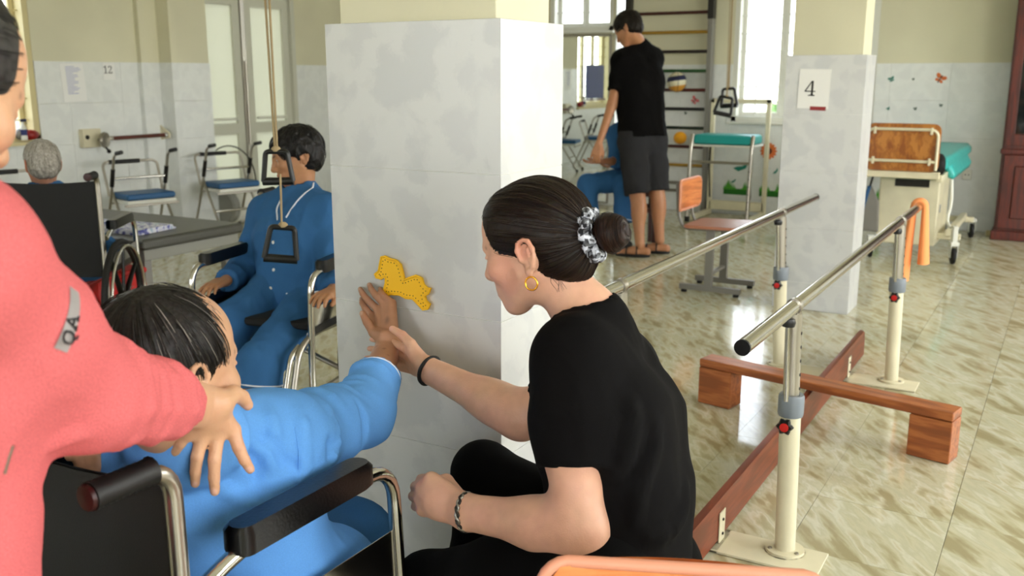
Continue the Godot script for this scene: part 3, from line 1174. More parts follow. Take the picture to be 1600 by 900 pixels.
func balance_beam():
	var a := Vector3(-1.245, 0, -3.80)
	var b := Vector3(-0.262, 0, -3.60)
	var d := (b - a).normalized()
	var t := thing("balance_beam", "brown wooden balance beam on two end blocks lying across the bars' centre board", "balance beam", (a + b) / 2, -atan2(d.z, d.x))
	var l := a.distance_to(b) + 0.02
	var g := Geo.new()
	g.box(Vector3(0, 0.176, 0), Vector3(l, 0.034, 0.10), Basis(), 0.005)
	put("beam", g, "beam_wood", t)
	for s in [-1, 1]:
		g = Geo.new()
		g.box(Vector3(s * (l / 2 - 0.075), 0.079, 0), Vector3(0.15, 0.158, 0.10), Basis(), 0.004)
		put("block", g, "beam_wood", t)

# ---- wheelchairs face their own +z; the person's left is +x
func wheelchair(label: String, at: Vector3, turn: float, red: bool, back_h: float, arm_h: float, arm_x := 0.247) -> Node3D:
	var t := thing("wheelchair", label, "wheelchair", at, turn)
	var fm := "red_paint" if red else "dull_chrome"
	var w := 0.235
	for s in [-1.0, 1.0]:
		var x: float = s * w
		var g := Geo.new()
		g.tube(bend([Vector3(x, 0.12, -0.22), Vector3(x, back_h, -0.225), Vector3(x, back_h + 0.005, -0.34)], 0.045, 6), 0.0125, 12)
		put("back_tube", g, "dull_chrome", t)
		g = Geo.new()
		var gp := []
		var gr := []
		for k in 20:
			gp.append(Vector3(x, back_h + 0.005, -0.256 - k * 0.0048))
			gr.append(0.0185 if k % 2 == 0 else 0.0172)
		gr[0] = 0.02
		gr[19] = 0.0195
		g.tube(gp, gr, 14)
		var grip := put("hand_grip", g, "black_grip", t)
		g = Geo.new()
		g.lathe([Vector2(0.0175, 0), Vector2(0.016, 0.005), Vector2(0, 0.006)], 14, Transform3D(Basis(Vector3.RIGHT, -PI / 2), Vector3(x, back_h + 0.005, -0.348)))
		put("grip_end", g, "dark_red", grip)
		# armrest: pad, hoop and side panel
		var ax: float = s * arm_x
		g = Geo.new()
		g.tube(bend([Vector3(ax, arm_h - 0.05, -0.21), Vector3(ax, arm_h - 0.016, -0.12), Vector3(ax, arm_h - 0.016, 0.245), Vector3(ax, 0.30, 0.265), Vector3(ax, 0.12, 0.262)], 0.07, 6), 0.0125, 12)
		put("arm_tube", g, "chrome", t)
		g = Geo.new()
		g.slab(round_rect(0.31, 0.056, 0.027), 0.046, Transform3D(Basis(Vector3(0, 0, 1), Vector3(1, 0, 0), Vector3(0, 1, 0)), Vector3(ax, arm_h, 0.02)), 0.008)
		put("arm_pad", g, "black_pad", t)
		g = Geo.new()
		g.box(Vector3(ax, (arm_h - 0.14 + 0.44) / 2, 0.05), Vector3(0.003, arm_h - 0.58, 0.40), Basis(), 0.001)
		put("side_panel", g, "chrome" if not red else "grey_metal", t)
		g = Geo.new()
		g.box(Vector3(ax, 0.445, 0.05), Vector3(0.012, 0.03, 0.42), Basis(), 0.003)
		put("panel_rail", g, "black_plastic", t)
		# side frame
		g = Geo.new()
		g.tube([Vector3(x, 0.43, -0.22), Vector3(x, 0.43, 0.25)], 0.0125, 10)
		g.tube([Vector3(x, 0.2, -0.22), Vector3(x, 0.2, 0.25)], 0.011, 10)
		g.tube(bend([Vector3(x, 0.43, 0.22), Vector3(x, 0.40, 0.33), Vector3(x, 0.14, 0.43)], 0.06, 5), 0.0115, 10)
		put("side_frame", g, fm, t)
		g = Geo.new()
		g.tube([Vector3(x, 0.2, -0.05), Vector3(-x, 0.42, 0.0)], 0.011, 10)
		put("cross_brace", g, fm, t)
		# driving wheel
		var hub := Vector3(s * (w + 0.055), 0.30, -0.17)
		var tyre := []
		for k in 36:
			var a := TAU * k / 36
			tyre.append(hub + Vector3(0, cos(a), sin(a)) * 0.285)
		g = Geo.new()
		g.tube(tyre, 0.0145, 10, true)
		var wheel := put("rear_wheel", g, "black_rubber", t)
		var rim := []
		for k in 36:
			var a := TAU * k / 36
			rim.append(hub + Vector3(s * 0.028, cos(a) * 0.265, sin(a) * 0.265))
		g = Geo.new()
		g.tube(rim, 0.0075, 8, true)
		put("push_rim", g, "chrome", wheel)
		g = Geo.new()
		var inner := []
		for k in 36:
			var a := TAU * k / 36
			inner.append(hub + Vector3(0, cos(a), sin(a)) * 0.265)
		g.tube(inner, 0.011, 8, true)
		for k in 8:
			var a := TAU * (k + 0.3) / 8
			g.tube([hub + Vector3(0, cos(a), sin(a)) * 0.03, hub + Vector3(0, cos(a), sin(a)) * 0.262], [0.016, 0.011], 8, false, 0.55)
		put("spokes", g, "black_plastic", wheel)
		g = Geo.new()
		g.lathe([Vector2(0, -0.03), Vector2(0.03, -0.028), Vector2(0.036, 0), Vector2(0.03, 0.028), Vector2(0, 0.03)], 14, Transform3D(Basis(Vector3(0, 0, 1), PI / 2), hub))
		g.tube([hub, hub - Vector3(s * 0.06, 0, 0)], 0.012, 8)
		put("hub", g, "dark_metal", wheel)
		# caster
		var cc := Vector3(x, 0.085, 0.28)
		g = Geo.new()
		g.lathe([Vector2(0, -0.014), Vector2(0.07, -0.014), Vector2(0.084, -0.01), Vector2(0.086, 0), Vector2(0.084, 0.01), Vector2(0.07, 0.014), Vector2(0, 0.014)], 20, Transform3D(Basis(Vector3(0, 0, 1), PI / 2), cc))
		var cw := put("caster_wheel", g, "black_rubber", t)
		g = Geo.new()
		for q in [-1, 1]:
			g.box(cc + Vector3(q * 0.022, 0.045, 0.0), Vector3(0.006, 0.12, 0.03))
		g.box(cc + Vector3(0, 0.105, 0), Vector3(0.05, 0.02, 0.04))
		put("fork", g, "dull_chrome", cw)
		# footrest
		g = Geo.new()
		g.tube(bend([Vector3(x * 0.92, 0.40, 0.30), Vector3(x * 0.92, 0.38, 0.36), Vector3(x * 0.92, 0.1, 0.47)], 0.04, 4), 0.0105, 8)
		put("footrest_tube", g, "chrome", t)
		g = Geo.new()
		g.box(Vector3(x * 0.55, 0.10, 0.50), Vector3(0.17, 0.012, 0.15), Basis(Vector3.RIGHT, 0.15), 0.004)
		put("foot_plate", g, "black_plastic", t)
	# canvas back, slack between its tubes, and seat
	var g := Geo.new()
	var nu := 12
	var nv := 8
	for side: float in [-1.0, 1.0]:
		var ids := []
		for j in nv + 1:
			for i in nu + 1:
				var u := 2.0 * i / nu - 1.0
				var y := lerpf(0.43, back_h - 0.024 - 0.010 * (1.0 - u * u), float(j) / nv)
				var z := -0.225 - 0.016 * (1.0 - u * u) - 0.004 * sin(y * 40.0) * (1.0 - u * u) + side * 0.004
				ids.append(g.vert(Vector3(u * (w - 0.008), y, z), Vector3(u * -0.12, 0, side).normalized()))
		for j in nv:
			for i in nu:
				var a: int = j * (nu + 1) + i
				g.quad(ids[a], ids[a + 1], ids[a + nu + 2], ids[a + nu + 1])
	put("backrest", g, "black_canvas", t)
	g = Geo.new()
	g.box(Vector3(0, 0.455, 0.01), Vector3(2 * w - 0.01, 0.03, 0.44), Basis(), 0.01)
	put("seat", g, "black_canvas", t)
	return t

func wheelchairs():
	var c := wheelchair("wheelchair nearest the column, seen from behind, with black canvas back and ribbed push handle", Vector3(-1.212, 0, -1.02), PI, false, 0.852, 0.70, 0.234)
	c = wheelchair("wheelchair with mirror-like side panel carrying the man behind the hanging black handles", Vector3(-2.62, 0, -2.74), 0.24, false, 0.87, 0.67)
	var g := Geo.new()
	c = wheelchair("red framed wheelchair with black back and black spoked wheel beside the grey table", Vector3(-4.20, 0, -2.92), PI + 0.62, true, 0.905, 0.66)

func walkers():
	var proto: Node3D
	var spots := [[Vector3(-6.5, 0, -5.2), 1.31, "folding walker with blue seat under the red-brown wall bar"], [Vector3(-6.5, 0, -6.14), 1.31, "folding walker with blue seat standing before the glass door"],
		[Vector3(-6.5, 0, -4.15), 1.4, "walker frame below the barred window with the blue board"]]
	for s in spots:
		if proto:
			dup(proto, s[0], s[1], s[2], "folding walkers with blue seats along the wall")
			continue
		proto = thing("seat_walker", s[2], "walker", s[0], s[1], "folding walkers with blue seats along the wall")
		var t := proto
		for q in [-1, 1]:
			var x: float = q * 0.22
			var g := Geo.new()
			g.tube(bend([Vector3(x, 0.012, -0.22), Vector3(x, 0.44, -0.02), Vector3(x, 0.75, 0.09), Vector3(x, 0.775, 0.2)], 0.04, 4), 0.011, 10)
			var up := put("upright", g, "dull_chrome", t)
			g = Geo.new()
			g.tube([Vector3(x, 0.768, 0.14), Vector3(x, 0.782, 0.235)], 0.0165, 10)
			put("hand_grip", g, "black_grip", up)
			g = Geo.new()
			g.tube([Vector3(x, 0.5, 0.002), Vector3(x, 0.64, 0.051)], 0.017, 10)
			put("height_sleeve", g, "dark_metal", up)
			g = Geo.new()
			g.tube([Vector3(x * 0.94, 0.47, -0.04), Vector3(x * 0.94, 0.012, 0.26)], 0.011, 10)
			put("leg", g, "dull_chrome", t)
			for z in [-0.225, 0.262]:
				g = Geo.new()
				g.tube([Vector3(x * (0.94 if z > 0 else 1.0), 0.0, z), Vector3(x * (0.94 if z > 0 else 1.0), 0.03, z * 0.96)], 0.016, 8)
				put("rubber_foot", g, "black_rubber", t)
		var g := Geo.new()
		g.tube([Vector3(-0.22, 0.56, 0.025), Vector3(0.22, 0.56, 0.025)], 0.011, 8)
		put("crossbar", g, "chrome", t)
		g = Geo.new()
		g.tube([Vector3(-0.2, 0.2, 0.14), Vector3(0.2, 0.2, 0.14)], 0.01, 8)
		put("crossbar", g, "chrome", t)
		g = Geo.new()
		g.tube(bend([Vector3(-0.225, 0.42, -0.05), Vector3(-0.225, 0.68, -0.14), Vector3(0.225, 0.68, -0.14), Vector3(0.225, 0.42, -0.05)], 0.05, 5), 0.011, 10)
		put("back_hoop", g, "dull_chrome", t)
		g = Geo.new()
		g.tube([Vector3(-0.17, 0.68, -0.14), Vector3(0.08, 0.68, -0.14)], 0.018, 10)
		put("back_pad", g, "black_grip", t)
		g = Geo.new()
		g.box(Vector3(0, 0.385, 0.08), Vector3(0.40, 0.03, 0.30), Basis(), 0.006)
		put("seat_board", g, "white_paint", t)
		g = Geo.new()
		g.box(Vector3(0, 0.425, 0.08), Vector3(0.40, 0.05, 0.30), Basis(), 0.014)
		put("seat", g, "blue_cushion", t)
		g = Geo.new()
		g.box(Vector3(0, 0.362, -0.07), Vector3(0.44, 0.02, 0.02))
		g.box(Vector3(0, 0.362, 0.22), Vector3(0.44, 0.02, 0.02))
		put("seat_rail", g, "steel", t).set_meta("kind", "stuff")

func table() -> Node3D:
	var t := thing("treatment_table", "low grey vinyl treatment table with a floral cloth lying on it", "table", Vector3(-5.05, 0, -3.72))
	var g := Geo.new()
	g.box(Vector3(0, 0.475, 0), Vector3(1.70, 0.06, 0.74), Basis(), 0.02)
	put("padded_top", g, "grey_vinyl", t)
	g = Geo.new()
	g.box(Vector3(0, 0.415, 0), Vector3(1.64, 0.06, 0.68), Basis(), 0.004)
	put("under_frame", g, "grey_board", t)
	for sx in [-1, 1]:
		for sz in [-1, 1]:
			g = Geo.new()
			g.box(Vector3(sx * 0.76, 0.2, sz * 0.29), Vector3(0.05, 0.38, 0.05), Basis(), 0.004)
			var leg := put("leg", g, "grey_metal", t)
			g = Geo.new()
			g.tube([Vector3(sx * 0.76, 0.0, sz * 0.29), Vector3(sx * 0.76, 0.02, sz * 0.29)], 0.03, 10)
			put("rubber_foot", g, "black_rubber", leg)
	# folded cloth, its edge a little wavy
	g = Geo.new()
	var f := thing("folded_cloth", "white and blue floral cloth folded flat on the grey table", "cloth", Vector3(-4.66, 0.507, -3.55), 0.12)
	for l in 3:
		var o := PackedVector2Array()
		for p in round_rect(0.62 - 0.012 * l, 0.30 - 0.015 * l, 0.02, 3):
			o.append(p + Vector2(sin(p.y * 30 + l), cos(p.x * 22 + l * 2)) * 0.005)
		g = Geo.new()
		g.slab(o, 0.008, Transform3D(Basis(Vector3(1, 0, 0), Vector3(0, 0, -1), Vector3(0, 1, 0)), Vector3(0.004 * l, 0.0045 + 0.0085 * l, 0)), 0.002)
		put("fold", g, "floral", f)
	return t

func pulley_handle(called: String, label: String, at: Vector3, turn: float, tilt: float, size: float, top: float, spread: float, grp: String):
	var t := thing(called, label, "exercise handle", at, turn, grp)
	var b := Basis(Vector3(0, 0, 1), tilt)
	# a trapezoid: narrow strap bar on top, thick hand bar below
	var pts := bend([Vector3(-0.5, -0.5, 0), Vector3(-0.36, 0.5, 0), Vector3(0.36, 0.5, 0), Vector3(0.5, -0.5, 0)], 0.12, 4)
	var tp := []
	for p in pts:
		tp.append(b * (p * size))
	var g := Geo.new()
	g.tube(tp, 0.088 * size, 10, false, 1.5, b.z)
	put("frame", g, "black_plastic", t)
	g = Geo.new()
	g.tube([b * (Vector3(-0.52, -0.5, 0) * size), b * (Vector3(0.52, -0.5, 0) * size)], 0.135 * size, 12)
	put("hand_bar", g, "black_plastic", t)
	g = Geo.new()
	g.tube([b * (Vector3(-0.12, 0.5, 0) * size) , b * (Vector3(-0.02, 0.62, 0.05) * size), b * (Vector3(0.1, 0.5, 0) * size)], 0.007, 8)
	g.ball(b * (Vector3(0, 0.56, 0) * size), Vector3(0.018, 0.014, 0.016), 10)
	put("knot", g, "rope", t)
	g = Geo.new()
	var n0: Vector3 = b * (Vector3(0, 0.58, 0) * size)
	g.tube([n0 + Vector3(-0.004, 0, 0), Vector3(n0.x - spread, top - at.y, 0)], 0.0042, 6)
	if spread > 0.0:
		g.tube([n0 + Vector3(0.004, 0, 0), Vector3(n0.x + spread * 0.3, top - at.y, 0.02)], 0.0042, 6)
	put("rope", g, "rope", t)
	return t

func pulleys():
	pulley_handle("pulley_handle", "upper black pulley handle hanging on ropes before the seated man's face", Vector3(-2.431, 1.040, -2.536), 0.52, 0.02, 0.105, CEIL, 0.03, "rope pulley handles by the near column")
	pulley_handle("pulley_handle", "lower black pulley handle hanging before the seated man's chest", Vector3(-2.374, 0.778, -2.478), 0.75, -0.12, 0.112, 1.02, 0.0, "rope pulley handles by the near column")
	pulley_handle("pulley_handle", "tilted black pulley handle hanging over the teal bench by the window", Vector3(-2.710, 1.101, -8.426), 0.3, -0.2, 0.15, CEIL, 0.02, "rope pulley handles over the teal bench")
	pulley_handle("pulley_handle", "black pulley handle hanging just behind the tilted one over the teal bench", Vector3(-2.715, 1.171, -8.559), -0.1, 0.08, 0.15, CEIL, 0.01, "rope pulley handles over the teal bench")

func wall_wheel():
	var t := thing("wall_exerciser", "wall-mounted wrist exerciser with round dial and red-brown roller bar", "exerciser", Vector3(LEFT + 0.012, 0.86, -5.13))
	var g := Geo.new()
	g.box(Vector3(0.03, 0, 0), Vector3(0.06, 0.15, 0.17), Basis(), 0.005)
	var pl := put("mount", g, "cream_paint", t)
	g = Geo.new()
	g.lathe([Vector2(0, 0), Vector2(0.018, 0), Vector2(0.018, 0.006), Vector2(0, 0.006)], 12, Transform3D(Basis(Vector3(0, 0, 1), -PI / 2), Vector3(0.06, 0.01, 0.05)))
	put("hole_cover", g, "black_plastic", pl)
	g = Geo.new()
	g.lathe([Vector2(0, -0.012), Vector2(0.06, -0.012), Vector2(0.066, 0), Vector2(0.06, 0.014), Vector2(0.052, 0.01), Vector2(0, 0.01)], 22, Transform3D(Basis(Vector3(0, 0, 1), -PI / 2).rotated(Vector3.UP, 0.4), Vector3(0.13, -0.015, -0.06)))
	g.tube([Vector3(0.05, -0.015, -0.06), Vector3(0.13, -0.015, -0.06)], 0.014, 10)
	put("dial", g, "steel", t)
	g = Geo.new()
	g.tube([Vector3(0.13, -0.07, -0.06), Vector3(0.16, -0.095, -0.06)], 0.008, 8)
	g.ball(Vector3(0.17, -0.105, -0.06), Vector3(0.018, 0.018, 0.018), 12)
	put("knob", g, "black_plastic", t)
	g = Geo.new()
	g.tube([Vector3(0.13, -0.005, -0.12), Vector3(0.13, -0.005, -0.66)], 0.0165, 14)
	put("roller", g, "bar_wood", t)
	g = Geo.new()
	for z in [-0.1, -0.66]:
		g.tube([Vector3(0.13, -0.005, z), Vector3(0.13, -0.005, z - 0.03)], 0.02, 14)
	put("ferrule", g, "chrome", t)
	g = Geo.new()
	g.slab(PackedVector2Array([Vector2(0, -0.06), Vector2(0, 0.09), Vector2(0.03, 0.09), Vector2(0.16, 0.01), Vector2(0.16, -0.03)]), 0.012, Transform3D(Basis(), Vector3(0, 0, -0.70)), 0.002)
	g.box(Vector3(0.005, 0.015, -0.68), Vector3(0.01, 0.16, 0.06))
	put("bracket", g, "cream_paint", t)

func make_school_chair(label: String, at: Vector3, turn: float, sc := 1.0) -> Node3D:
	var t := thing("school_chair", label, "chair", at, turn)
	for s in [-1, 1]:
		var x: float = s * 0.15
		var g := Geo.new()
		g.box(Vector3(x, 0.035, 0), Vector3(0.028, 0.035, 0.40), Basis(), 0.003)
		var skid := put("skid", g, "grey_metal", t)
		for z in [-0.17, 0.17]:
			g = Geo.new()
			g.lathe([Vector2(0, 0), Vector2(0.018, 0), Vector2(0.02, 0.012), Vector2(0.012, 0.018), Vector2(0, 0.018)], 12, Transform3D(Basis(), Vector3(x, 0, z)))
			put("foot", g, "black_rubber", skid)
		g = Geo.new()
		g.box(Vector3(x, 0.235, -0.01), Vector3(0.03, 0.37, 0.05), Basis(), 0.003)
		put("leg", g, "grey_metal", t)
		g = Geo.new()
		g.tube(bend([Vector3(x * 0.8, 0.415, 0.17), Vector3(x * 0.8, 0.405, -0.20), Vector3(x * 0.8, 0.48, -0.235), Vector3(x * 0.8, 0.69, -0.25)], 0.07, 6), 0.011, 10)
		put("back_tube", g, "grey_metal", t)
	var g := Geo.new()
	g.box(Vector3(0, 0.13, -0.01), Vector3(0.28, 0.02, 0.03), Basis(), 0.003)
	put("crossbar", g, "grey_metal", t)
	g = Geo.new()
	g.slab(round_rect(0.40, 0.37, 0.05), 0.018, Transform3D(Basis(Vector3(1, 0, 0), Vector3(0, 0, -1), Vector3(0, 1, 0)).rotated(Vector3.RIGHT, -0.02), Vector3(0, 0.43, 0)), 0.004)
	put("seat", g, "chair_seat", t)
	# curved board: strips along the width
	for layer in 2:
		g = Geo.new()
		var rr := round_rect(0.38, 0.19, 0.035, 5)
		var depth := 0.017
		var cz := func(x: float) -> float: return 0.9 * x * x
		if layer == 0:
			for sd: float in [-1.0, 1.0]:
				var inner := Geo.new()
				inner.slab(round_rect(0.376, 0.186, 0.034, 5), 0.001, Transform3D(), 0.0)
				for i in 12:
					pass
				var nxs := 16
				var ids := []
				for j in 2:
					for i in nxs + 1:
						var x := -0.188 + 0.376 * i / nxs
						var e := maxf(0.0, absf(x) - (0.188 - 0.034))
						var hh := 0.093 - (0.034 - sqrt(maxf(0.0, 0.034 * 0.034 - e * e)))
						ids.append(g.vert(Vector3(x, 0.615 + (hh if j else -hh), -0.236 + cz.call(x) + sd * 0.0088), Vector3(-1.8 * x, 0, 1).normalized() * sd))
				for i in nxs:
					g.quad(ids[i], ids[i + 1], ids[nxs + 2 + i], ids[nxs + 1 + i])
			put("back_board", g, "chair_board", t)
		else:
			var ring := []
			for p in rr:
				ring.append(Vector3(p.x, 0.615 + p.y, -0.236 + cz.call(p.x)))
			g.tube(ring, 0.0088, 8, true)
			put("edge_band", g, "chair_edge", t)
	return t

func school_chairs():
	var c := make_school_chair("orange-backed school chair on grey skids beyond the parallel bars", Vector3(-1.90, 0, -5.93), PI / 2)
	var d := dup(c, Vector3(-0.305, 0, -0.93), 0.40, "near school chair of which only the pink-edged orange backrest top shows")

func bed():
	var t := thing("hospital_bed", "cream hospital bed with wooden headboard and teal mattress in the corner", "bed", Vector3(-1.06, 0, -7.42))
	var g := Geo.new()
	g.slab(round_rect(0.50, 0.34, 0.05), 0.018, Transform3D(Basis(), Vector3(0, 0.855, 0)), 0.004)
	var hb := put("headboard", g, "ply", t)
	g = Geo.new()
	g.tube(bend([Vector3(-0.245, 0.52, 0.028), Vector3(-0.245, 0.985, 0.028), Vector3(0.235, 0.985, 0.028), Vector3(0.235, 0.70, 0.028)], 0.06, 6), 0.011, 10)
	g.tube([Vector3(-0.245, 0.76, 0.028), Vector3(0.235, 0.76, 0.028)], 0.011, 10)
	put("headboard_tube", g, "cream_paint", hb)
	g = Geo.new()
	for x in [-0.19, 0.19]:
		for y in [0.76, 0.975]:
			g.box(Vector3(x, y, 0.03), Vector3(0.016, 0.05, 0.03), Basis(), 0.002)
	put("clips", g, "cream_paint", hb).set_meta("kind", "stuff")
	g = Geo.new()
	g.box(Vector3(0, 0.66, -0.03), Vector3(0.52, 0.05, 0.05), Basis(), 0.004)
	for s in [-1, 1]:
		g.box(Vector3(s * 0.26, 0.64, -0.95), Vector3(0.04, 0.05, 1.86), Basis(), 0.004)
	g.box(Vector3(0, 0.64, -1.88), Vector3(0.52, 0.05, 0.04), Basis(), 0.004)
	put("bed_frame", g, "cream_paint", t)
	g = Geo.new()
	g.box(Vector3(0.03, 0.735, -0.97), Vector3(0.54, 0.11, 1.80), Basis(), 0.035)
	put("mattress", g, "teal_sheet", t)
	g = Geo.new()
	g.box(Vector3(0.28, 0.68, -0.95), Vector3(0.07, 0.16, 1.2), Basis(Vector3(0, 0, 1), 0.5), 0.03)
	put("draped_sheet", g, "teal_sheet", t)
	g = Geo.new()
	g.ball(Vector3(0.245, 0.73, -0.1), Vector3(0.045, 0.085, 0.06), 14)
	put("black_strap", g, "black_canvas", t)
	# box below, with a dark slot
	g = Geo.new()
	g.box(Vector3(0.03, 0.36, -0.62), Vector3(0.42, 0.5, 0.66), Basis(), 0.008)
	var bx := put("base_cabinet", g, "cream_paint", t)
	g = Geo.new()
	g.box(Vector3(0.05, 0.575, -0.287), Vector3(0.24, 0.055, 0.012), Basis(), 0.002)
	put("slot", g, "dark_metal", bx)
	g = Geo.new()
	g.box(Vector3(0.242, 0.38, -0.42), Vector3(0.006, 0.06, 0.035), Basis(), 0.002)
	put("label_plate", g, "grey_plastic", bx)
	g = Geo.new()
	g.box(Vector3(0.1, 0.17, -0.45), Vector3(0.6, 0.045, 0.06), Basis(), 0.006)
	g.box(Vector3(0.1, 0.17, -1.5), Vector3(0.6, 0.045, 0.06), Basis(), 0.006)
	g.box(Vector3(0.32, 0.2, -0.95), Vector3(0.05, 0.05, 1.1), Basis(), 0.006)
	put("undercarriage", g, "cream_paint", t)
	g = Geo.new()
	g.tube(bend([Vector3(0.30, 0.62, -0.45), Vector3(0.32, 0.42, -0.42), Vector3(0.30, 0.30, -0.38), Vector3(0.34, 0.26, -0.28)], 0.08, 6), 0.011, 10)
	g.box(Vector3(0.375, 0.22, -0.25), Vector3(0.035, 0.12, 0.07), Basis(Vector3.UP, 0.3), 0.006)
	put("crank_arm", g, "white_paint", t)
	for q in [[0.38, -0.22], [-0.2, -0.22], [0.38, -1.6], [-0.2, -1.6]]:
		var cc := Vector3(q[0], 0.062, q[1])
		g = Geo.new()
		g.lathe([Vector2(0, -0.013), Vector2(0.045, -0.013), Vector2(0.06, -0.01), Vector2(0.062, 0), Vector2(0.06, 0.01), Vector2(0.045, 0.013), Vector2(0, 0.013)], 18, Transform3D(Basis(Vector3(0, 0, 1), PI / 2).rotated(Vector3.UP, 0.35), cc))
		var wh := put("caster_wheel", g, "black_rubber", t)
		g = Geo.new()
		for s in [-1, 1]:
			g.box(cc + Vector3(s * 0.022, 0.035, -0.01), Vector3(0.005, 0.1, 0.05), Basis(Vector3.UP, 0.35), 0.002)
		g.box(cc + Vector3(0, 0.09, -0.01), Vector3(0.06, 0.03, 0.06), Basis(Vector3.UP, 0.35), 0.004)
		put("fork", g, "white_paint", wh)
	# bag hanging on the far side of the headboard end
	var bag := thing("hanging_bag", "flat blue and grey bag hanging from the bed's left end", "bag", Vector3(-1.29, 0.22, -7.50))
	g = Geo.new()
	g.slab(PackedVector2Array([Vector2(-0.06, 0.0), Vector2(0.10, 0.0), Vector2(0.09, 0.22), Vector2(0.03, 0.34), Vector2(0.0, 0.33)]), 0.03, Transform3D(Basis(), Vector3(0, 0, 0)), 0.01)
	put("pouch", g, "grey_metal", bag)
	g = Geo.new()
	g.slab(PackedVector2Array([Vector2(-0.075, -0.01), Vector2(-0.04, -0.01), Vector2(0.03, 0.335), Vector2(0.0, 0.34)]), 0.036, Transform3D(), 0.008)
	put("side_stripe", g, "blue_cushion", bag)
	g = Geo.new()
	g.tube(bend([Vector3(0.015, 0.33, 0), Vector3(0.03, 0.4, 0), Vector3(0.045, 0.47, 0)], 0.03), 0.008, 8)
	put("strap", g, "black_canvas", bag)
	var cl := Geo.new()
	cl.slab(PackedVector2Array([Vector2(-0.03, 0), Vector2(0.04, 0), Vector2(0.03, 0.1), Vector2(-0.01, 0.2), Vector2(-0.03, 0.15)]), 0.02, Transform3D(), 0.006)
	tag(put("pale_cloth", cl, "frame_yellow", null, Transform3D(Basis(), Vector3(-1.33, 0.0, -7.36))), "pale yellow cloth drooping beside the numbered column's foot near the bed", "cloth")

func wall_bars():
	var t := thing("wall_bars", "tall wall bars with rungs of several colours behind the standing man", "wall bars", Vector3(-3.61, 0, BACK + 0.09))
	for s in [-1, 1]:
		var g := Geo.new()
		g.box(Vector3(s * 0.435, 1.3, 0), Vector3(0.05, 2.6, 0.09), Basis(), 0.004)
		put("upright", g, "grey_metal", t)
		g = Geo.new()
		g.box(Vector3(s * 0.435, 2.25, 0.01), Vector3(0.06, 0.7, 0.09), Basis(), 0.004)
		put("upper_sleeve", g, "dark_metal", t)
	var cols := [Color(0.42, 0.40, 0.36), Color(0.42, 0.40, 0.36), Color(0.62, 0.48, 0.14), Color(0.26, 0.03, 0.03), Color(0.04, 0.13, 0.09), Color(0.06, 0.06, 0.08), Color(0.30, 0.06, 0.04), Color(0.10, 0.30, 0.12), Color(0.10, 0.04, 0.04), Color(0.62, 0.47, 0.13), Color(0.24, 0.05, 0.03), Color(0.05, 0.06, 0.12), Color(0.25, 0.05, 0.04)]
	for i in cols.size():
		mat("rung%d" % i, cols[i], 0.4)
		var y := 0.215 + 0.078 * i if i < 2 else 0.475 + 0.1865 * (i - 2)
		var g := Geo.new()
		g.tube([Vector3(-0.42, y, 0.02), Vector3(0.42, y, 0.02)], 0.0165, 10)
		put("rung", g, "rung%d" % i, t)
	var b := thing("volleyball", "white, blue and yellow volleyball wedged behind the wall bars", "ball", Vector3(-3.475, 1.30, BACK + 0.19))
	var r := 0.098
	for q in [[-PI / 2, -0.42, "ball_yellow"], [-0.42, 0.08, "ball_white"], [0.08, 0.6, "ball_blue"], [0.6, PI / 2, "ball_white"]]:
		var prof := []
		for k in 9:
			var a := lerpf(q[0], q[1], k / 8.0)
			prof.append(Vector2(cos(a) * r, sin(a) * r))
		var g := Geo.new()
		g.lathe(prof, 22, Transform3D(Basis(Vector3(0, 0, 1), 0.15), Vector3.ZERO))
		put("panel", g, q[2], b)
	var g := Geo.new()
	for k in 3:
		var ring := []
		for j in 24:
			var a := TAU * j / 24
			ring.append(Basis(Vector3.UP, k * PI / 3) * Vector3(cos(a) * r * 1.003, sin(a) * r * 1.003, 0))
		g.tube(ring, 0.0025, 5, true)
	put("seam", g, "ball_blue", b)
	g = Geo.new()
	g.ball(Vector3.ZERO, Vector3(0.066, 0.063, 0.066), 20)
	var ob := thing("orange_ball", "small orange ball resting behind the lower wall bars", "ball", Vector3(-3.43, 0.75, BACK + 0.16))
	put("skin", g, "orange_ball", ob)
	g = Geo.new()
	g.lathe([Vector2(0, 0), Vector2(0.006, 0), Vector2(0.005, 0.003), Vector2(0, 0.003)], 8, Transform3D(Basis(Vector3.RIGHT, PI / 2), Vector3(0.0, 0, 0.065)))
	put("valve", g, "ball_yellow", ob)

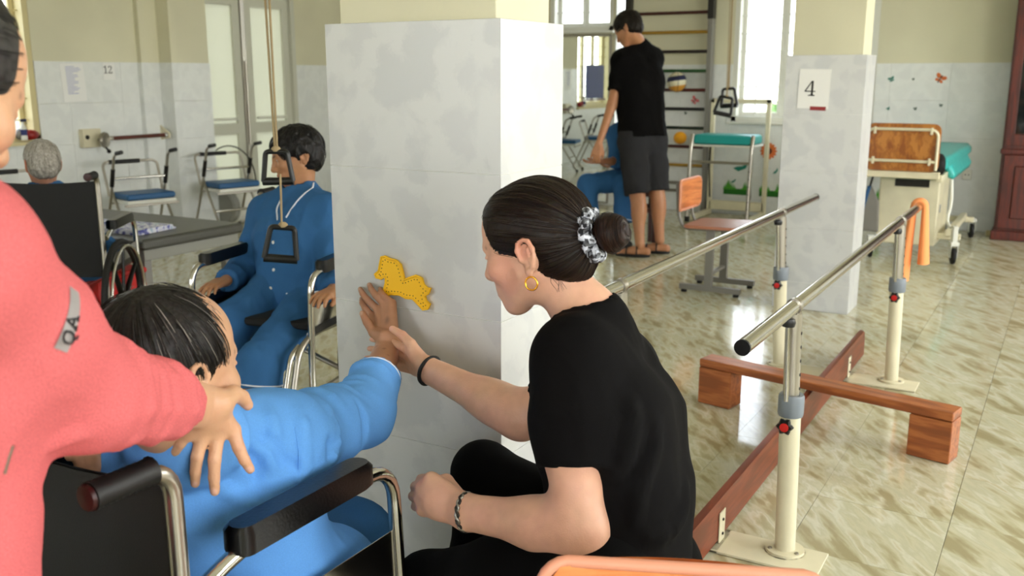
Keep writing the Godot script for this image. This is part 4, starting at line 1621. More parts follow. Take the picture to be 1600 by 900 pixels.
func teal_bench():
	var t := thing("exercise_bench", "teal padded exercise seat on chrome legs in a cream frame under the window", "bench", Vector3(-2.83, 0, BACK + 0.3))
	var g := Geo.new()
	for s in [-1, 1]:
		g.box(Vector3(s * 0.275, 0.57, -0.16), Vector3(0.04, 1.14, 0.045), Basis(), 0.004)
		g.box(Vector3(s * 0.275, 0.03, 0.07), Vector3(0.045, 0.05, 0.5), Basis(), 0.004)
	g.box(Vector3(0, 1.12, -0.16), Vector3(0.59, 0.04, 0.045), Basis(), 0.004)
	g.box(Vector3(0, 0.10, -0.16), Vector3(0.55, 0.09, 0.045), Basis(), 0.004)
	put("rear_frame", g, "cream_paint", t)
	g = Geo.new()
	g.box(Vector3(0, 0.775, 0.2), Vector3(0.56, 0.09, 0.36), Basis(), 0.02)
	put("seat_pad", g, "teal_vinyl", t)
	g = Geo.new()
	g.box(Vector3(0, 0.72, 0.2), Vector3(0.58, 0.02, 0.38), Basis(), 0.004)
	put("seat_board", g, "white_paint", t)
	for s in [-1, 1]:
		g = Geo.new()
		g.tube(bend([Vector3(s * 0.29, 0.82, 0.36), Vector3(s * 0.29, 0.7, 0.4), Vector3(s * 0.29, 0.02, 0.44)], 0.08), 0.018, 10)
		var lg := put("leg", g, "dull_chrome", t)
		g = Geo.new()
		g.tube([Vector3(s * 0.29, 0.0, 0.44), Vector3(s * 0.29, 0.05, 0.438)], 0.024, 10)
		put("rubber_foot", g, "black_rubber", lg)
		g = Geo.new()
		for k in 6:
			g.tube([Vector3(s * 0.29, 0.15 + 0.07 * k, 0.45), Vector3(s * 0.29, 0.15 + 0.07 * k, 0.452 + 0.0)], 0.006, 6)
		put("adjusting_holes", g, "dark_metal", lg).set_meta("kind", "stuff")
		g = Geo.new()
		g.tube(bend([Vector3(s * 0.2, 0.7, 0.1), Vector3(s * 0.205, 0.5, 0.1), Vector3(s * 0.2, 0.2, 0.06)], 0.05), 0.009, 8)
		put("strap", g, "black_canvas", t)
	g = Geo.new()
	g.tube([Vector3(-0.29, 0.57, 0.41), Vector3(0.29, 0.57, 0.41)], 0.012, 8)
	put("crossbar", g, "dull_chrome", t)
	g = Geo.new()
	g.box(Vector3(0, 0.803, 0.28), Vector3(0.10, 0.006, 0.05), Basis(), 0.002)
	put("buckle", g, "grey_metal", t)

func cabinet():
	var t := thing("cabinet", "tall red-brown wooden cabinet with glazed upper doors in the far corner", "cabinet", Vector3(0.12, 0, BACK + 0.23))
	var g := Geo.new()
	g.box(Vector3(0, 1.16, 0), Vector3(1.26, 2.24, 0.40), Basis(), 0.006)
	g.box(Vector3(0, 0.04, 0.005), Vector3(1.30, 0.08, 0.43), Basis(), 0.008)
	g.box(Vector3(0, 2.3, 0.005), Vector3(1.32, 0.08, 0.44), Basis(), 0.01)
	g.box(Vector3(0, 0.745, 0.01), Vector3(1.28, 0.04, 0.41), Basis(), 0.006)
	put("carcass", g, "cabinet_wood", t)
	for s in 2:
		var x: float = [-0.31, 0.31][s]
		g = Geo.new()
		for q in [-1, 1]:
			g.box(Vector3(x + q * 0.27, 1.52, 0.215), Vector3(0.07, 1.46, 0.03), Basis(), 0.005)
		g.box(Vector3(x, 2.2, 0.215), Vector3(0.5, 0.1, 0.03), Basis(), 0.005)
		g.box(Vector3(x, 0.84, 0.215), Vector3(0.5, 0.1, 0.03), Basis(), 0.005)
		var d := put("upper_door", g, "cabinet_wood", t)
		g = Geo.new()
		g.box(Vector3(x, 1.52, 0.212), Vector3(0.5, 1.3, 0.006), Basis(), 0.0)
		put("pane", g, "mirror" if false else "dark_glass", d)
		g = Geo.new()
		g.box(Vector3(x, 0.41, 0.215), Vector3(0.6, 0.62, 0.03), Basis(), 0.008)
		var ld := put("lower_door", g, "cabinet_wood", t)
		g = Geo.new()
		g.box(Vector3(x, 0.41, 0.235), Vector3(0.42, 0.44, 0.02), Basis(), 0.01)
		put("raised_panel", g, "cabinet_wood", ld)
		for y in [0.45, 1.2]:
			g = Geo.new()
			g.ball(Vector3(x * 0.18, y, 0.245), Vector3(0.012, 0.012, 0.016), 10)
			put("knob", g, "brass", ld if y < 1 else d)

func flat_sign(called: String, label: String, category: String, poly: PackedVector2Array, material: String, at: Vector3, spin := 0.0, grp := "") -> MeshInstance3D:
	var g := Geo.new()
	g.slab(poly, 0.002, Transform3D(), 0.0)
	var o := put(called, g, material, null, Transform3D(Basis(Vector3(0, 0, 1), spin), at))
	tag(o, label, category, grp)
	return o

func butterfly(label: String, at: Vector3, size: float, spin: float, material: String, body: String):
	var t := thing("butterfly_sticker", label, "sticker", at, 0, "butterfly stickers on the tiled wall")
	t.rotation.z = spin
	for s in [-1, 1]:
		for q in [[0.55, 0.42, 0.5, 0.6], [0.4, -0.35, 0.36, -0.4]]:
			var o := PackedVector2Array()
			for k in 14:
				var a := TAU * k / 14
				o.append((Vector2(s * q[0], q[1]) + Vector2(cos(a) * q[2], sin(a) * q[2] * 0.72).rotated(s * q[3])) * size * 0.5)
			var g := Geo.new()
			g.slab(o, 0.0016, Transform3D(), 0.0)
			put("wing", g, material, t)
	var g := Geo.new()
	g.tube([Vector3(0, -0.4, 0) * size, Vector3(0, 0.35, 0) * size], [0.05 * size, 0.06 * size], 8)
	put("body", g, body, t)

func stickers():
	var z := BACK + 0.0135
	butterfly("large orange-brown butterfly sticker, uppermost on the wall above the bed", Vector3(-1.084, 1.333, -9.435), 0.095, -0.5, "sticker_orange", "sticker_brown")
	butterfly("teal butterfly sticker on the wall to the right of the numbered column", Vector3(-1.491, 1.327, -9.435), 0.055, 0.4, "sticker_teal", "sticker_dark")
	butterfly("pink butterfly sticker on the tiles behind the wall bars", Vector3(-3.347, 1.117, -9.435), 0.085, -0.7, "sticker_pink", "sticker_brown")
	butterfly("dark green butterfly sticker halfway between the teal and the orange ones", Vector3(-1.306, 1.328, -9.435), 0.024, 0.2, "sticker_dark", "sticker_dark")
	var i := 0
	for p in [Vector3(-1.497, 1.065, -9.435), Vector3(-1.268, 1.068, -9.435), Vector3(-1.058, 1.100, -9.435), Vector3(-3.437, 0.989, -9.435)]:
		butterfly(["faint small green butterfly sticker just over the headboard's left corner", "dark green butterfly sticker above the middle of the headboard", "dark green butterfly sticker below the large orange butterfly", "tiny dark butterfly sticker between the wall bars below the pink one"][i], p, 0.032, 0.5 - 0.3 * i, "sticker_teal" if i == 0 else "sticker_dark", "sticker_dark")
		i += 1
	# flower and grass pictures under the window
	var f := thing("flower_sticker", "tall orange sunflower sticker beside the teal bench", "sticker", Vector3(-2.570, 0.641, -9.435))
	for k in 14:
		var a := TAU * k / 14
		var o := PackedVector2Array()
		for j in 8:
			var b := TAU * j / 8
			o.append(Vector2(0.052 + cos(b) * 0.032, sin(b) * 0.016).rotated(a))
		var g := Geo.new()
		g.slab(o, 0.0016, Transform3D(Basis(), Vector3(0, 0, 0.0004 * (k % 3))), 0.0)
		put("petal", g, "sticker_orange", f)
	var g := Geo.new()
	g.lathe([Vector2(0, 0), Vector2(0.034, 0), Vector2(0.032, 0.003), Vector2(0, 0.004)], 18, Transform3D(Basis(Vector3.RIGHT, PI / 2), Vector3.ZERO))
	put("flower_head", g, "sticker_brown", f)
	g = Geo.new()
	g.box(Vector3(-0.012, -0.17, 0), Vector3(0.008, 0.28, 0.0016), Basis(Vector3(0, 0, 1), -0.06), 0.0)
	put("stem", g, "sticker_brown", f)
	i = 0
	for q in [[-2.87, 0.27], [-2.53, 0.22], [-1.60, 0.24]]:
		var t := thing("grass_sticker", ["grass tuft sticker under the teal bench's left half", "grass tuft sticker below the orange sunflower", "grass tuft sticker seen between the numbered column and the bed"][i], "sticker", Vector3(q[0], 0.195, z), 0, "grass stickers along the wall")
		var w: float = q[1]
		g = Geo.new()
		g.box(Vector3(0, 0.03, 0), Vector3(w, 0.06, 0.0016), Basis(), 0.0)
		put("band", g, "grass_green", t)
		g = Geo.new()
		for k in 26:
			var x := -w / 2 + w * (k + 0.5) / 26
			var hh := 0.10 + 0.05 * sin(k * 12.9)
			g.slab(PackedVector2Array([Vector2(x - 0.009, 0.05), Vector2(x + 0.009, 0.05), Vector2(x + 0.012 * sin(k * 7.1), hh)]), 0.0016, Transform3D(Basis(), Vector3(0, 0, 0.0006 * (k % 2))), 0.0)
		put("blades", g, "grass_light", t).set_meta("kind", "stuff")
		i += 1
	i = 0
	for q in [[1157, 262, 0.075], [1148, 290, 0.03], [1213, 268, 0.035]]:
		var o := PackedVector2Array([Vector2(-1, -0.1), Vector2(-0.3, -0.5), Vector2(0.7, -0.1), Vector2(1, 0.6), Vector2(0.2, 0.2), Vector2(-0.4, 0.15)])
		var s: float = q[2]
		for k in o.size():
			o[k] *= s
		flat_sign("leaf_sticker", ["teal bird-shaped leaf sticker behind the bench's crossbar", "small teal leaf sticker above the grass tuft", "small teal leaf sticker beside the sunflower stem"][i], "sticker", o, "sticker_teal", [Vector3(-2.841, 0.467, -9.435), Vector3(-2.906, 0.330, -9.435), Vector3(-2.490, 0.446, -9.435)][i], 0.3 * i)
		i += 1

func notices():
	# on the left wall: a list and the number 12; on the far column the number 4
	var b := Basis(Vector3(0, 0, -1), Vector3.UP, Vector3(1, 0, 0))
	var g := Geo.new()
	g.box(Vector3.ZERO, Vector3(0.21, 0.30, 0.0015), Basis(), 0.0)
	var p := put("notice", g, "paper", null, Transform3D(b.rotated(Vector3(1, 0, 0), 0.04), Vector3(LEFT + 0.014, 1.305, -5.045)))
	tag(p, "white typed list taped to the tiles left of the number 12", "notice")
	g = Geo.new()
	for k in 17:
		var w := 0.05 + 0.06 * absf(sin(k * 2.3)) + (0.03 if k < 4 else 0.0)
		g.box(Vector3(-0.06 + w / 2, 0.125 - 0.0132 * k, 0.001), Vector3(w, 0.0035, 0.0008), Basis(), 0.0)
	put("text_lines", g, "blue_ink", p).set_meta("kind", "stuff")
	g = Geo.new()
	g.box(Vector3.ZERO, Vector3(0.115, 0.14, 0.0015), Basis(), 0.0)
	p = put("number_sign", g, "paper", null, Transform3D(b, Vector3(LEFT + 0.014, 1.395, -5.385)))
	tag(p, "paper sign with the number 12 on the tiled wall", "sign")
	words("12", 0.085, "ink", p, Transform3D(Basis(), Vector3(-0.01, 0.012, 0.0012)), "Droid Serif")
	g = Geo.new()
	g.box(Vector3.ZERO, Vector3(0.175, 0.22, 0.0015), Basis(), 0.0)
	p = put("number_sign", g, "paper", null, Transform3D(Basis(Vector3(0, 0, 1), -0.02), Vector3(-1.303, 1.283, -5.656)))
	tag(p, "paper sign with the number 4 on the far column", "sign")
	words("4", 0.115, "ink", p, Transform3D(Basis(), Vector3(-0.022, 0.0, 0.0012)), "Droid Serif")
	g = Geo.new()
	g.box(Vector3(0.03, -0.108, 0.0016), Vector3(0.088, 0.022, 0.0012), Basis(), 0.0)
	put("red_label", g, "red_paint", p)

func small_things():
	# foam horse on the near column
	var zc := -1.78
	var o := PackedVector2Array([Vector2(-0.0858, 0.0807), Vector2(-0.0744, 0.0833), Vector2(-0.0633, 0.0783), Vector2(-0.0447, 0.0770), Vector2(-0.0321, 0.0675), Vector2(-0.0270, 0.0513), Vector2(-0.0221, 0.0319), Vector2(-0.0090, 0.0379), Vector2(0.0131, 0.0463), Vector2(0.0275, 0.0417), Vector2(0.0325, 0.0271), Vector2(0.0414, 0.0205), Vector2(0.0521, 0.0202), Vector2(0.0464, 0.0075), Vector2(0.0355, 0.0002), Vector2(0.0388, -0.0116), Vector2(0.0495, -0.0179), Vector2(0.0438, -0.0293), Vector2(0.0311, -0.0324), Vector2(0.0168, -0.0203), Vector2(0.0025, -0.0097), Vector2(-0.0178, -0.0105), Vector2(-0.0343, -0.0047), Vector2(-0.0586, -0.0059), Vector2(-0.0778, -0.0128), Vector2(-0.0810, 0.0024), Vector2(-0.0747, 0.0202), Vector2(-0.0761, 0.0340), Vector2(-0.0877, 0.0281), Vector2(-0.1029, 0.0296), Vector2(-0.1064, 0.0370), Vector2(-0.0947, 0.0460), Vector2(-0.0902, 0.0634)])
	var g := Geo.new()
	g.slab(o, 0.012, Transform3D(), 0.003)
	var h := thing("foam_horse", "yellow foam rocking horse shape stuck on the near column", "toy", Vector3(-1.295, 0.855, zc + 0.0065))
	put("horse_shape", g, "yellow_foam", h)
	var rim := []
	for p in o:
		rim.append(Vector3(p.x, p.y, 0.005))
	g = Geo.new()
	g.tube(rim, 0.0028, 6, true)
	put("raised_rim", g, "yellow_foam", h)
	g = Geo.new()
	var inner := Geometry2D.offset_polygon(o, -0.0075)
	for poly in inner:
		var acc := 0.0
		for k in poly.size():
			var a: Vector2 = poly[k]
			var b: Vector2 = poly[(k + 1) % poly.size()]
			var l := a.distance_to(b)
			while acc < l:
				var c := a.lerp(b, acc / l)
				g.lathe([Vector2(0, 0.0004), Vector2(0.0014, 0.0002), Vector2(0.0014, -0.002)], 6, Transform3D(Basis(Vector3.RIGHT, PI / 2), Vector3(c.x, c.y, 0.0062)))
				acc += 0.009
			acc -= l
	put("lacing_holes", g, "black_rubber", h).set_meta("kind", "stuff")
	g = Geo.new()
	for q in [Vector2(-0.0615, 0.0395), Vector2(-0.053, 0.0215)]:
		g.box(Vector3(q.x, q.y, -0.001), Vector3(0.008, 0.008, 0.01), Basis(Vector3(0, 0, 1), 0.6), 0.002)
	put("dark_tab", g, "black_rubber", h)
	# mirror on the back wall, reaching to the floor
	var t := thing("wall_mirror", "large framed wall mirror behind the seated patient reflecting walkers", "mirror", Vector3(-4.85, 0.03, BACK + 0.014))
	g = Geo.new()
	g.box(Vector3(0, 0.87, 0.008), Vector3(1.12, 1.72, 0.006), Basis(), 0.0)
	put("glass", g, "mirror", t)
	g = Geo.new()
	for s in [-1, 1]:
		g.box(Vector3(s * 0.57, 0.87, 0.012), Vector3(0.02, 1.76, 0.024), Basis(), 0.002)
		g.box(Vector3(0, 0.87 + s * 0.875, 0.012), Vector3(1.16, 0.014, 0.024), Basis(), 0.002)
	put("frame", g, "steel", t)
	t = thing("floor_post", "slim cream post on a round base in front of the mirror", "post", Vector3(-4.17, 0, -8.0))
	g = Geo.new()
	g.lathe([Vector2(0, 0), Vector2(0.12, 0), Vector2(0.12, 0.012), Vector2(0.03, 0.02), Vector2(0.022, 0.03), Vector2(0.022, 0.78), Vector2(0, 0.78)], 16)
	put("pole", g, "cream_paint", t)
	g = Geo.new()
	g.lathe([Vector2(0, 0.76), Vector2(0.026, 0.76), Vector2(0.026, 0.80), Vector2(0, 0.81)], 14)
	put("cap", g, "grey_plastic", t)
	g = Geo.new()
	g.box(Vector3(0, 0.27, 0), Vector3(0.66, 0.54, 0.025), Basis(), 0.004)
	t = thing("blue_board", "dark blue board standing on the window sill", "board", Vector3(LEFT + 0.035, 1.0, -4.1), PI / 2)
	put("panel", g, "blue_board", t)
	g = Geo.new()
	g.box(Vector3(0, -0.02, 0.01), Vector3(0.66, 0.03, 0.08), Basis(), 0.004)
	put("ledge", g, "bar_wood", t)
	# on the sill of the left window
	t = thing("spray_bottle", "clear spray bottle with blue label on the left window sill", "bottle", Vector3(-6.940, 0.983, -4.542) * Vector3(1, 0, 1) + Vector3(0, 0.878, 0))
	t.scale = Vector3.ONE * 0.72
	g = Geo.new()
	g.lathe([Vector2(0, 0), Vector2(0.032, 0), Vector2(0.034, 0.02), Vector2(0.032, 0.13), Vector2(0.014, 0.17), Vector2(0.014, 0.19), Vector2(0, 0.19)], 14)
	put("bottle_body", g, "white_paint", t)
	g = Geo.new()
	g.lathe([Vector2(0.0345, 0.05), Vector2(0.0345, 0.11)], 14)
	put("label_band", g, "blue_board", t)
	g = Geo.new()
	g.box(Vector3(0.0, 0.205, -0.01), Vector3(0.02, 0.03, 0.07), Basis(), 0.006)
	g.tube([Vector3(0, 0.2, -0.03), Vector3(0, 0.165, -0.045)], 0.005, 6)
	put("trigger", g, "ball_blue", t)
	g = Geo.new()
	g.ball(Vector3(0, 0.04, 0), Vector3(0.045, 0.04, 0.075), 12)
	g.ball(Vector3(0.0, 0.055, 0.05), Vector3(0.04, 0.035, 0.05), 12)
	t = thing("red_bundle", "crumpled red and grey bundle on the left window sill", "bundle", Vector3(LEFT + 0.02, 0.872, -4.62))
	put("cloth", g, "red_paint", t)
	g = Geo.new()
	g.ball(Vector3(0.01, 0.05, 0.09), Vector3(0.035, 0.045, 0.04), 12)
	put("grey_cloth", g, "grey_metal", t)
	# beside the door
	t = thing("white_drum", "white drum with a grey end lying under the walker by the door", "drum", Vector3(-6.74, 0.17, -6.52))
	g = Geo.new()
	g.lathe([Vector2(0, -0.15), Vector2(0.155, -0.15), Vector2(0.165, -0.13), Vector2(0.165, 0.13), Vector2(0.155, 0.15), Vector2(0, 0.15)], 22, Transform3D(Basis(Vector3.RIGHT, PI / 2), Vector3.ZERO))
	put("barrel", g, "white_paint", t)
	g = Geo.new()
	g.lathe([Vector2(0, 0.15), Vector2(0.15, 0.15), Vector2(0.15, 0.21), Vector2(0.135, 0.225), Vector2(0, 0.225)], 22, Transform3D(Basis(Vector3.RIGHT, PI / 2), Vector3.ZERO))
	put("grey_end", g, "grey_board", t)
	var ring := []
	for k in 40:
		var a := TAU * k / 40
		ring.append(Vector3(0.03 * sin(a), 0.36 + 0.355 * sin(a), 0.34 * cos(a)))
	g = Geo.new()
	g.tube(ring, 0.0065, 6, true)
	tag(put("hoop", g, "wire", null, Transform3D(Basis(Vector3(0, 0, 1), 0.1), Vector3(-6.86, 0, -6.55))), "thin dark hoop leaning against the glass door", "hoop")
	t = thing("red_stool", "small red plastic stool between the wheelchair wheel and the grey table", "stool", Vector3(-4.247, 0.000, -3.140))
	g = Geo.new()
	g.box(Vector3(0, 0.37, 0), Vector3(0.3, 0.03, 0.3), Basis(), 0.01)
	put("seat", g, "red_plastic", t)
	for sx in [-1, 1]:
		for sz in [-1, 1]:
			g = Geo.new()
			g.tube([Vector3(sx * 0.12, 0.36, sz * 0.12), Vector3(sx * 0.145, 0.0, sz * 0.145)], 0.02, 8)
			put("leg", g, "red_plastic", t)
	for s in 4:
		g = Geo.new()
		g.box(Basis(Vector3.UP, s * PI / 2) * Vector3(0, 0.3, 0.135), Vector3(0.27, 0.12, 0.012), Basis(Vector3.UP, s * PI / 2), 0.004)
		put("apron", g, "red_plastic", t)
	# orange cloth over the far end of the right bar
	t = thing("orange_cloth", "orange cloth draped over the far end of the right handrail", "cloth", Vector3(-0.615, 0.735, -5.02))
	g = Geo.new()
	var prof := []
	for k in 13:
		var a := PI * k / 12.0
		prof.append(Vector3(cos(a) * 0.026, sin(a) * 0.026, 0))
	prof.push_front(Vector3(0.04, -0.28, 0))
	prof.append(Vector3(-0.034, -0.12, 0.0))
	prof.append(Vector3(-0.05, -0.37, 0.01))
	var sm := []
	for k in prof.size() - 1:
		for j in 4:
			sm.append(prof[k].lerp(prof[k + 1], j / 4.0))
	sm.append(prof[-1])
	var wide := []
	for k in sm.size():
		wide.append(0.03 + 0.09 * absf(sm[k].y) if sm[k].y < 0.0 else 0.03)
	g.tube(sm, wide, 16, false, 0.5, Vector3(1, 0, 0))
	put("hanging_cloth", g, "orange_cloth", t)
	g = Geo.new()
	g.box(Vector3(0, 0.02, 0), Vector3(0.12, 0.04, 0.05), Basis(), 0.004)
	tag(put("door_wedge", g, "frame_yellow", null, Transform3D(Basis(), Vector3(-0.518, 0.000, -9.251))), "small pale wooden block on the floor at the cabinet's foot", "block")
	g = Geo.new()
	g.box(Vector3(0, 0, 0.006), Vector3(0.075, 0.09, 0.012), Basis(), 0.004)
	t = thing("wall_socket", "small white wall socket between bed and cabinet", "socket", Vector3(-0.789, 0.500, -9.430))
	put("plate", g, "white_paint", t)
	g = Geo.new()
	for x in [-0.014, 0.014]:
		g.tube([Vector3(x, 0, 0.0115), Vector3(x, 0, 0.0125)], 0.006, 8)
	put("socket_hole", g, "black_plastic", t)

# ---------- people
var last_top: Sdf

# the points, laid on the surface of f
func laid(f: Sdf, pts: Array, lift := 0.001) -> Array:
	var o := []
	for p in pts:
		for j in 4:
			p -= f.grad(p) * (f.at(p) - lift)
		o.append(p)
	return o

const UPV := Vector3.UP

func put_at(called: String, g: Geo, material: String, t: Node3D) -> MeshInstance3D:
	return put(called, g, material, t, Transform3D(Basis(), -t.position))

func skin_tint(base: Color, feats: Array, sd := 1) -> Callable:
	var nz := FastNoiseLite.new()
	nz.seed = sd
	nz.frequency = 30.0
	nz.fractal_octaves = 3
	return func(p: Vector3, nn: Vector3) -> Color:
		var v := 1.0 + 0.10 * nz.get_noise_3dv(p)
		var c := Color(base.r * v, base.g * v * (1.0 + 0.05 * nz.get_noise_3dv(p * 0.4)), base.b * v)
		for q in feats:
			var d: float = p.distance_to(q[0])
			if d < q[1]:
				var w: float = q[3] * smoothstep(1.0, 0.55, d / q[1])
				c = c.lerp(q[2], w)
		return c

func plain_tint(c: Color) -> Callable:
	return func(_p: Vector3, _n: Vector3) -> Color: return c

func hair_tint(a: Color, b: Color, flow: Callable, sd := 3, freq := 160.0) -> Callable:
	# streaks that run with the flow
	var nz := FastNoiseLite.new()
	nz.seed = sd
	nz.frequency = 1.0
	nz.fractal_octaves = 2
	return func(p: Vector3, nn: Vector3) -> Color:
		var d: Vector3 = flow.call(p)
		var q := p - d * p.dot(d) * 0.93
		return a.lerp(b, clampf(0.5 + 0.9 * nz.get_noise_3dv(q * freq), 0.0, 1.0))

func wrinkle(amp: float, freq: Vector3, sd := 4) -> Callable:
	var nz := FastNoiseLite.new()
	nz.seed = sd
	nz.frequency = 1.0
	nz.fractal_octaves = 2
	nz.fractal_type = FastNoiseLite.FRACTAL_RIDGED
	return func(p: Vector3, _n: Vector3) -> float: return amp * nz.get_noise_3dv(p * freq)

# head: local x to the person's left, y up, z to the face; skull about 0.225 high when s is 1
func head(f: Sdf, B: Basis, C: Vector3, s: float, feats: Array, dark := Color(0.02, 0.012, 0.01), lips := Color(0.40, 0.13, 0.10)):
	var K := func(a: Vector3, b: Vector3, ra: float, rb: float, k: float, op := 0): f.cone(C + B * (a * s), C + B * (b * s), ra * s, rb * s, k * s, op)
	var E := func(c: Vector3, r: Vector3, k: float, op := 0): f.ell(C + B * (c * s), r * s, B, k * s, op)
	E.call(Vector3(0, 0.030, -0.015), Vector3(0.074, 0.086, 0.094), 0.02)
	E.call(Vector3(0, 0.045, 0.028), Vector3(0.062, 0.060, 0.060), 0.03)
	E.call(Vector3(0, -0.025, 0.032), Vector3(0.056, 0.070, 0.058), 0.03)
	for x in [-1.0, 1.0]:
		K.call(Vector3(x * 0.050, -0.040, 0.0), Vector3(x * 0.018, -0.090, 0.060), 0.020, 0.016, 0.03)
		E.call(Vector3(x * 0.037, -0.022, 0.058), Vector3(0.025, 0.022, 0.026), 0.02)
		K.call(Vector3(x * 0.036, 0.022, 0.074), Vector3(x * 0.010, 0.019, 0.084), 0.010, 0.010, 0.014)
	E.call(Vector3(0, -0.092, 0.068), Vector3(0.022, 0.018, 0.018), 0.02)
	E.call(Vector3(0, -0.058, 0.074), Vector3(0.030, 0.024, 0.020), 0.02)
	for x in [-1.0, 1.0]:
		E.call(Vector3(x * 0.031, 0.004, 0.094), Vector3(0.017, 0.011, 0.015), 0.012, 1)
		E.call(Vector3(x * 0.031, 0.003, 0.073), Vector3(0.0125, 0.0125, 0.0125), 0.003)
		K.call(Vector3(x * 0.044, 0.006, 0.080), Vector3(x * 0.020, 0.009, 0.086), 0.0028, 0.0028, 0.004)
		feats.append([C + B * (Vector3(x * 0.031, 0.002, 0.087) * s), 0.011 * s, Color(0.6, 0.55, 0.5), 0.8])
		feats.append([C + B * (Vector3(x * 0.031, 0.002, 0.088) * s), 0.0062 * s, dark, 1.0])
		for k in 5:
			feats.append([C + B * (Vector3(x * (0.015 + 0.008 * k), 0.024 + 0.003 * sin(k * 0.8), 0.092 - 0.0022 * k * k * 0.7) * s), 0.0075 * s, dark, 0.75])
	K.call(Vector3(0, 0.016, 0.087), Vector3(0, -0.026, 0.107), 0.0085, 0.0105, 0.012)
	E.call(Vector3(0, -0.030, 0.104), Vector3(0.0115, 0.011, 0.0125), 0.008)
	for x in [-1.0, 1.0]:
		E.call(Vector3(x * 0.0115, -0.034, 0.096), Vector3(0.0075, 0.008, 0.010), 0.005)
	# lips
	K.call(Vector3(-0.020, -0.060, 0.084), Vector3(0, -0.057, 0.094), 0.0045, 0.006, 0.006)
	K.call(Vector3(0.020, -0.060, 0.084), Vector3(0, -0.057, 0.094), 0.0045, 0.006, 0.006)
	K.call(Vector3(-0.016, -0.067, 0.085), Vector3(0.016, -0.067, 0.085), 0.0065, 0.0065, 0.006)
	K.call(Vector3(-0.021, -0.0625, 0.090), Vector3(0.021, -0.0625, 0.090), 0.0012, 0.0012, 0.004, 1)
	for x in [-0.016, -0.008, 0.0, 0.008, 0.016]:
		feats.append([C + B * (Vector3(x, -0.063, 0.094 - absf(x) * 0.35) * s), 0.012 * s, lips, 0.6])
	# ears
	for x in [-1.0, 1.0]:
		var P := func(z: float, y: float, o := 0.0) -> Vector3: return Vector3(x * (0.0755 + o + 0.30 * maxf(0.0, -z - 0.004)), y * 0.98 - 0.008, z * 1.0 - 0.016)
		E.call(P.call(-0.009, 0.0, -0.007), Vector3(0.0115, 0.027, 0.017), 0.006)
		E.call(P.call(-0.008, -0.001, 0.0075), Vector3(0.0065, 0.014, 0.009), 0.003, 1)
		var hx := [[0.006, -0.004], [0.009, 0.014], [0.003, 0.027], [-0.010, 0.032], [-0.021, 0.027], [-0.027, 0.012], [-0.025, -0.004], [-0.018, -0.018], [-0.008, -0.026]]
		for i in hx.size() - 1:
			K.call(P.call(hx[i][0], hx[i][1], 0.003), P.call(hx[i + 1][0], hx[i + 1][1], 0.003), 0.0042, 0.0042, 0.003)
		E.call(P.call(-0.004, -0.027, 0.002), Vector3(0.005, 0.010, 0.008), 0.005)
		K.call(P.call(-0.016, 0.014, 0.004), P.call(-0.016, -0.010, 0.004), 0.004, 0.004, 0.004)
		E.call(P.call(0.006, -0.004, 0.002), Vector3(0.004, 0.006, 0.004), 0.003)

func neck(f: Sdf, B: Basis, C: Vector3, nk: Vector3, s: float, r := 0.052):
	f.cone(C + B * (Vector3(0, -0.045, -0.018) * s), nk, r * s, (r + 0.006) * s, 0.025)

# hand from explicit joints; bulge lifts the finger's middle joints
func hand(f: Sdf, wr: Vector3, kn: Array, tips: Array, bulge: Vector3, thumb: Array, s := 1.0):
	var mid: Vector3 = (kn[1] + kn[2]) * 0.5
	for i in 4:
		var k: Vector3 = kn[i]
		f.cone(wr + (k - mid) * 0.42, k, 0.0155 * s, 0.0112 * s, 0.014)
	for i in 4:
		var q: float = [0.97, 1.0, 0.96, 0.84][i] * s
		var a: Vector3 = kn[i]
		var e: Vector3 = tips[i]
		var b := a.lerp(e, 0.44) + bulge
		var c := a.lerp(e, 0.75) + bulge * 0.8
		f.cone(a, b, 0.0105 * q, 0.0092 * q, 0.005)
		f.cone(b, c, 0.0093 * q, 0.0082 * q, 0.002)
		f.cone(c, e, 0.0083 * q, 0.0070 * q, 0.002)
	f.cone(thumb[0], thumb[1], 0.0165 * s, 0.0128 * s, 0.016)
	f.cone(thumb[1], thumb[2], 0.0125 * s, 0.0108 * s, 0.004)
	f.cone(thumb[2], thumb[3], 0.0108 * s, 0.0082 * s, 0.002)

func nails(feats: Array, kn: Array, tips: Array, thumb: Array, out: Vector3, c: Color, s := 1.0):
	for i in 4:
		feats.append([tips[i] - (tips[i] - kn[i]).normalized() * 0.001 + out * 0.007 * s, 0.0075 * s, c, 0.8])
	feats.append([thumb[3] + out * 0.007 * s, 0.008 * s, c, 0.8])

func forearm(f: Sdf, el: Vector3, wr: Vector3, across: Vector3, s := 1.0, r0 := 0.041, r1 := 0.0205):
	var d := (wr - el).normalized()
	across = (across - d * across.dot(d)).normalized()
	for q in [-1.0, 1.0]:
		f.cone(el + across * 0.004 * q, wr + across * 0.011 * q * s, r0 * s, r1 * s, 0.02)
	f.ell(el.lerp(wr, 0.22), Vector3(0.044, 0.085, 0.044) * s, frame(across, d), 0.03)

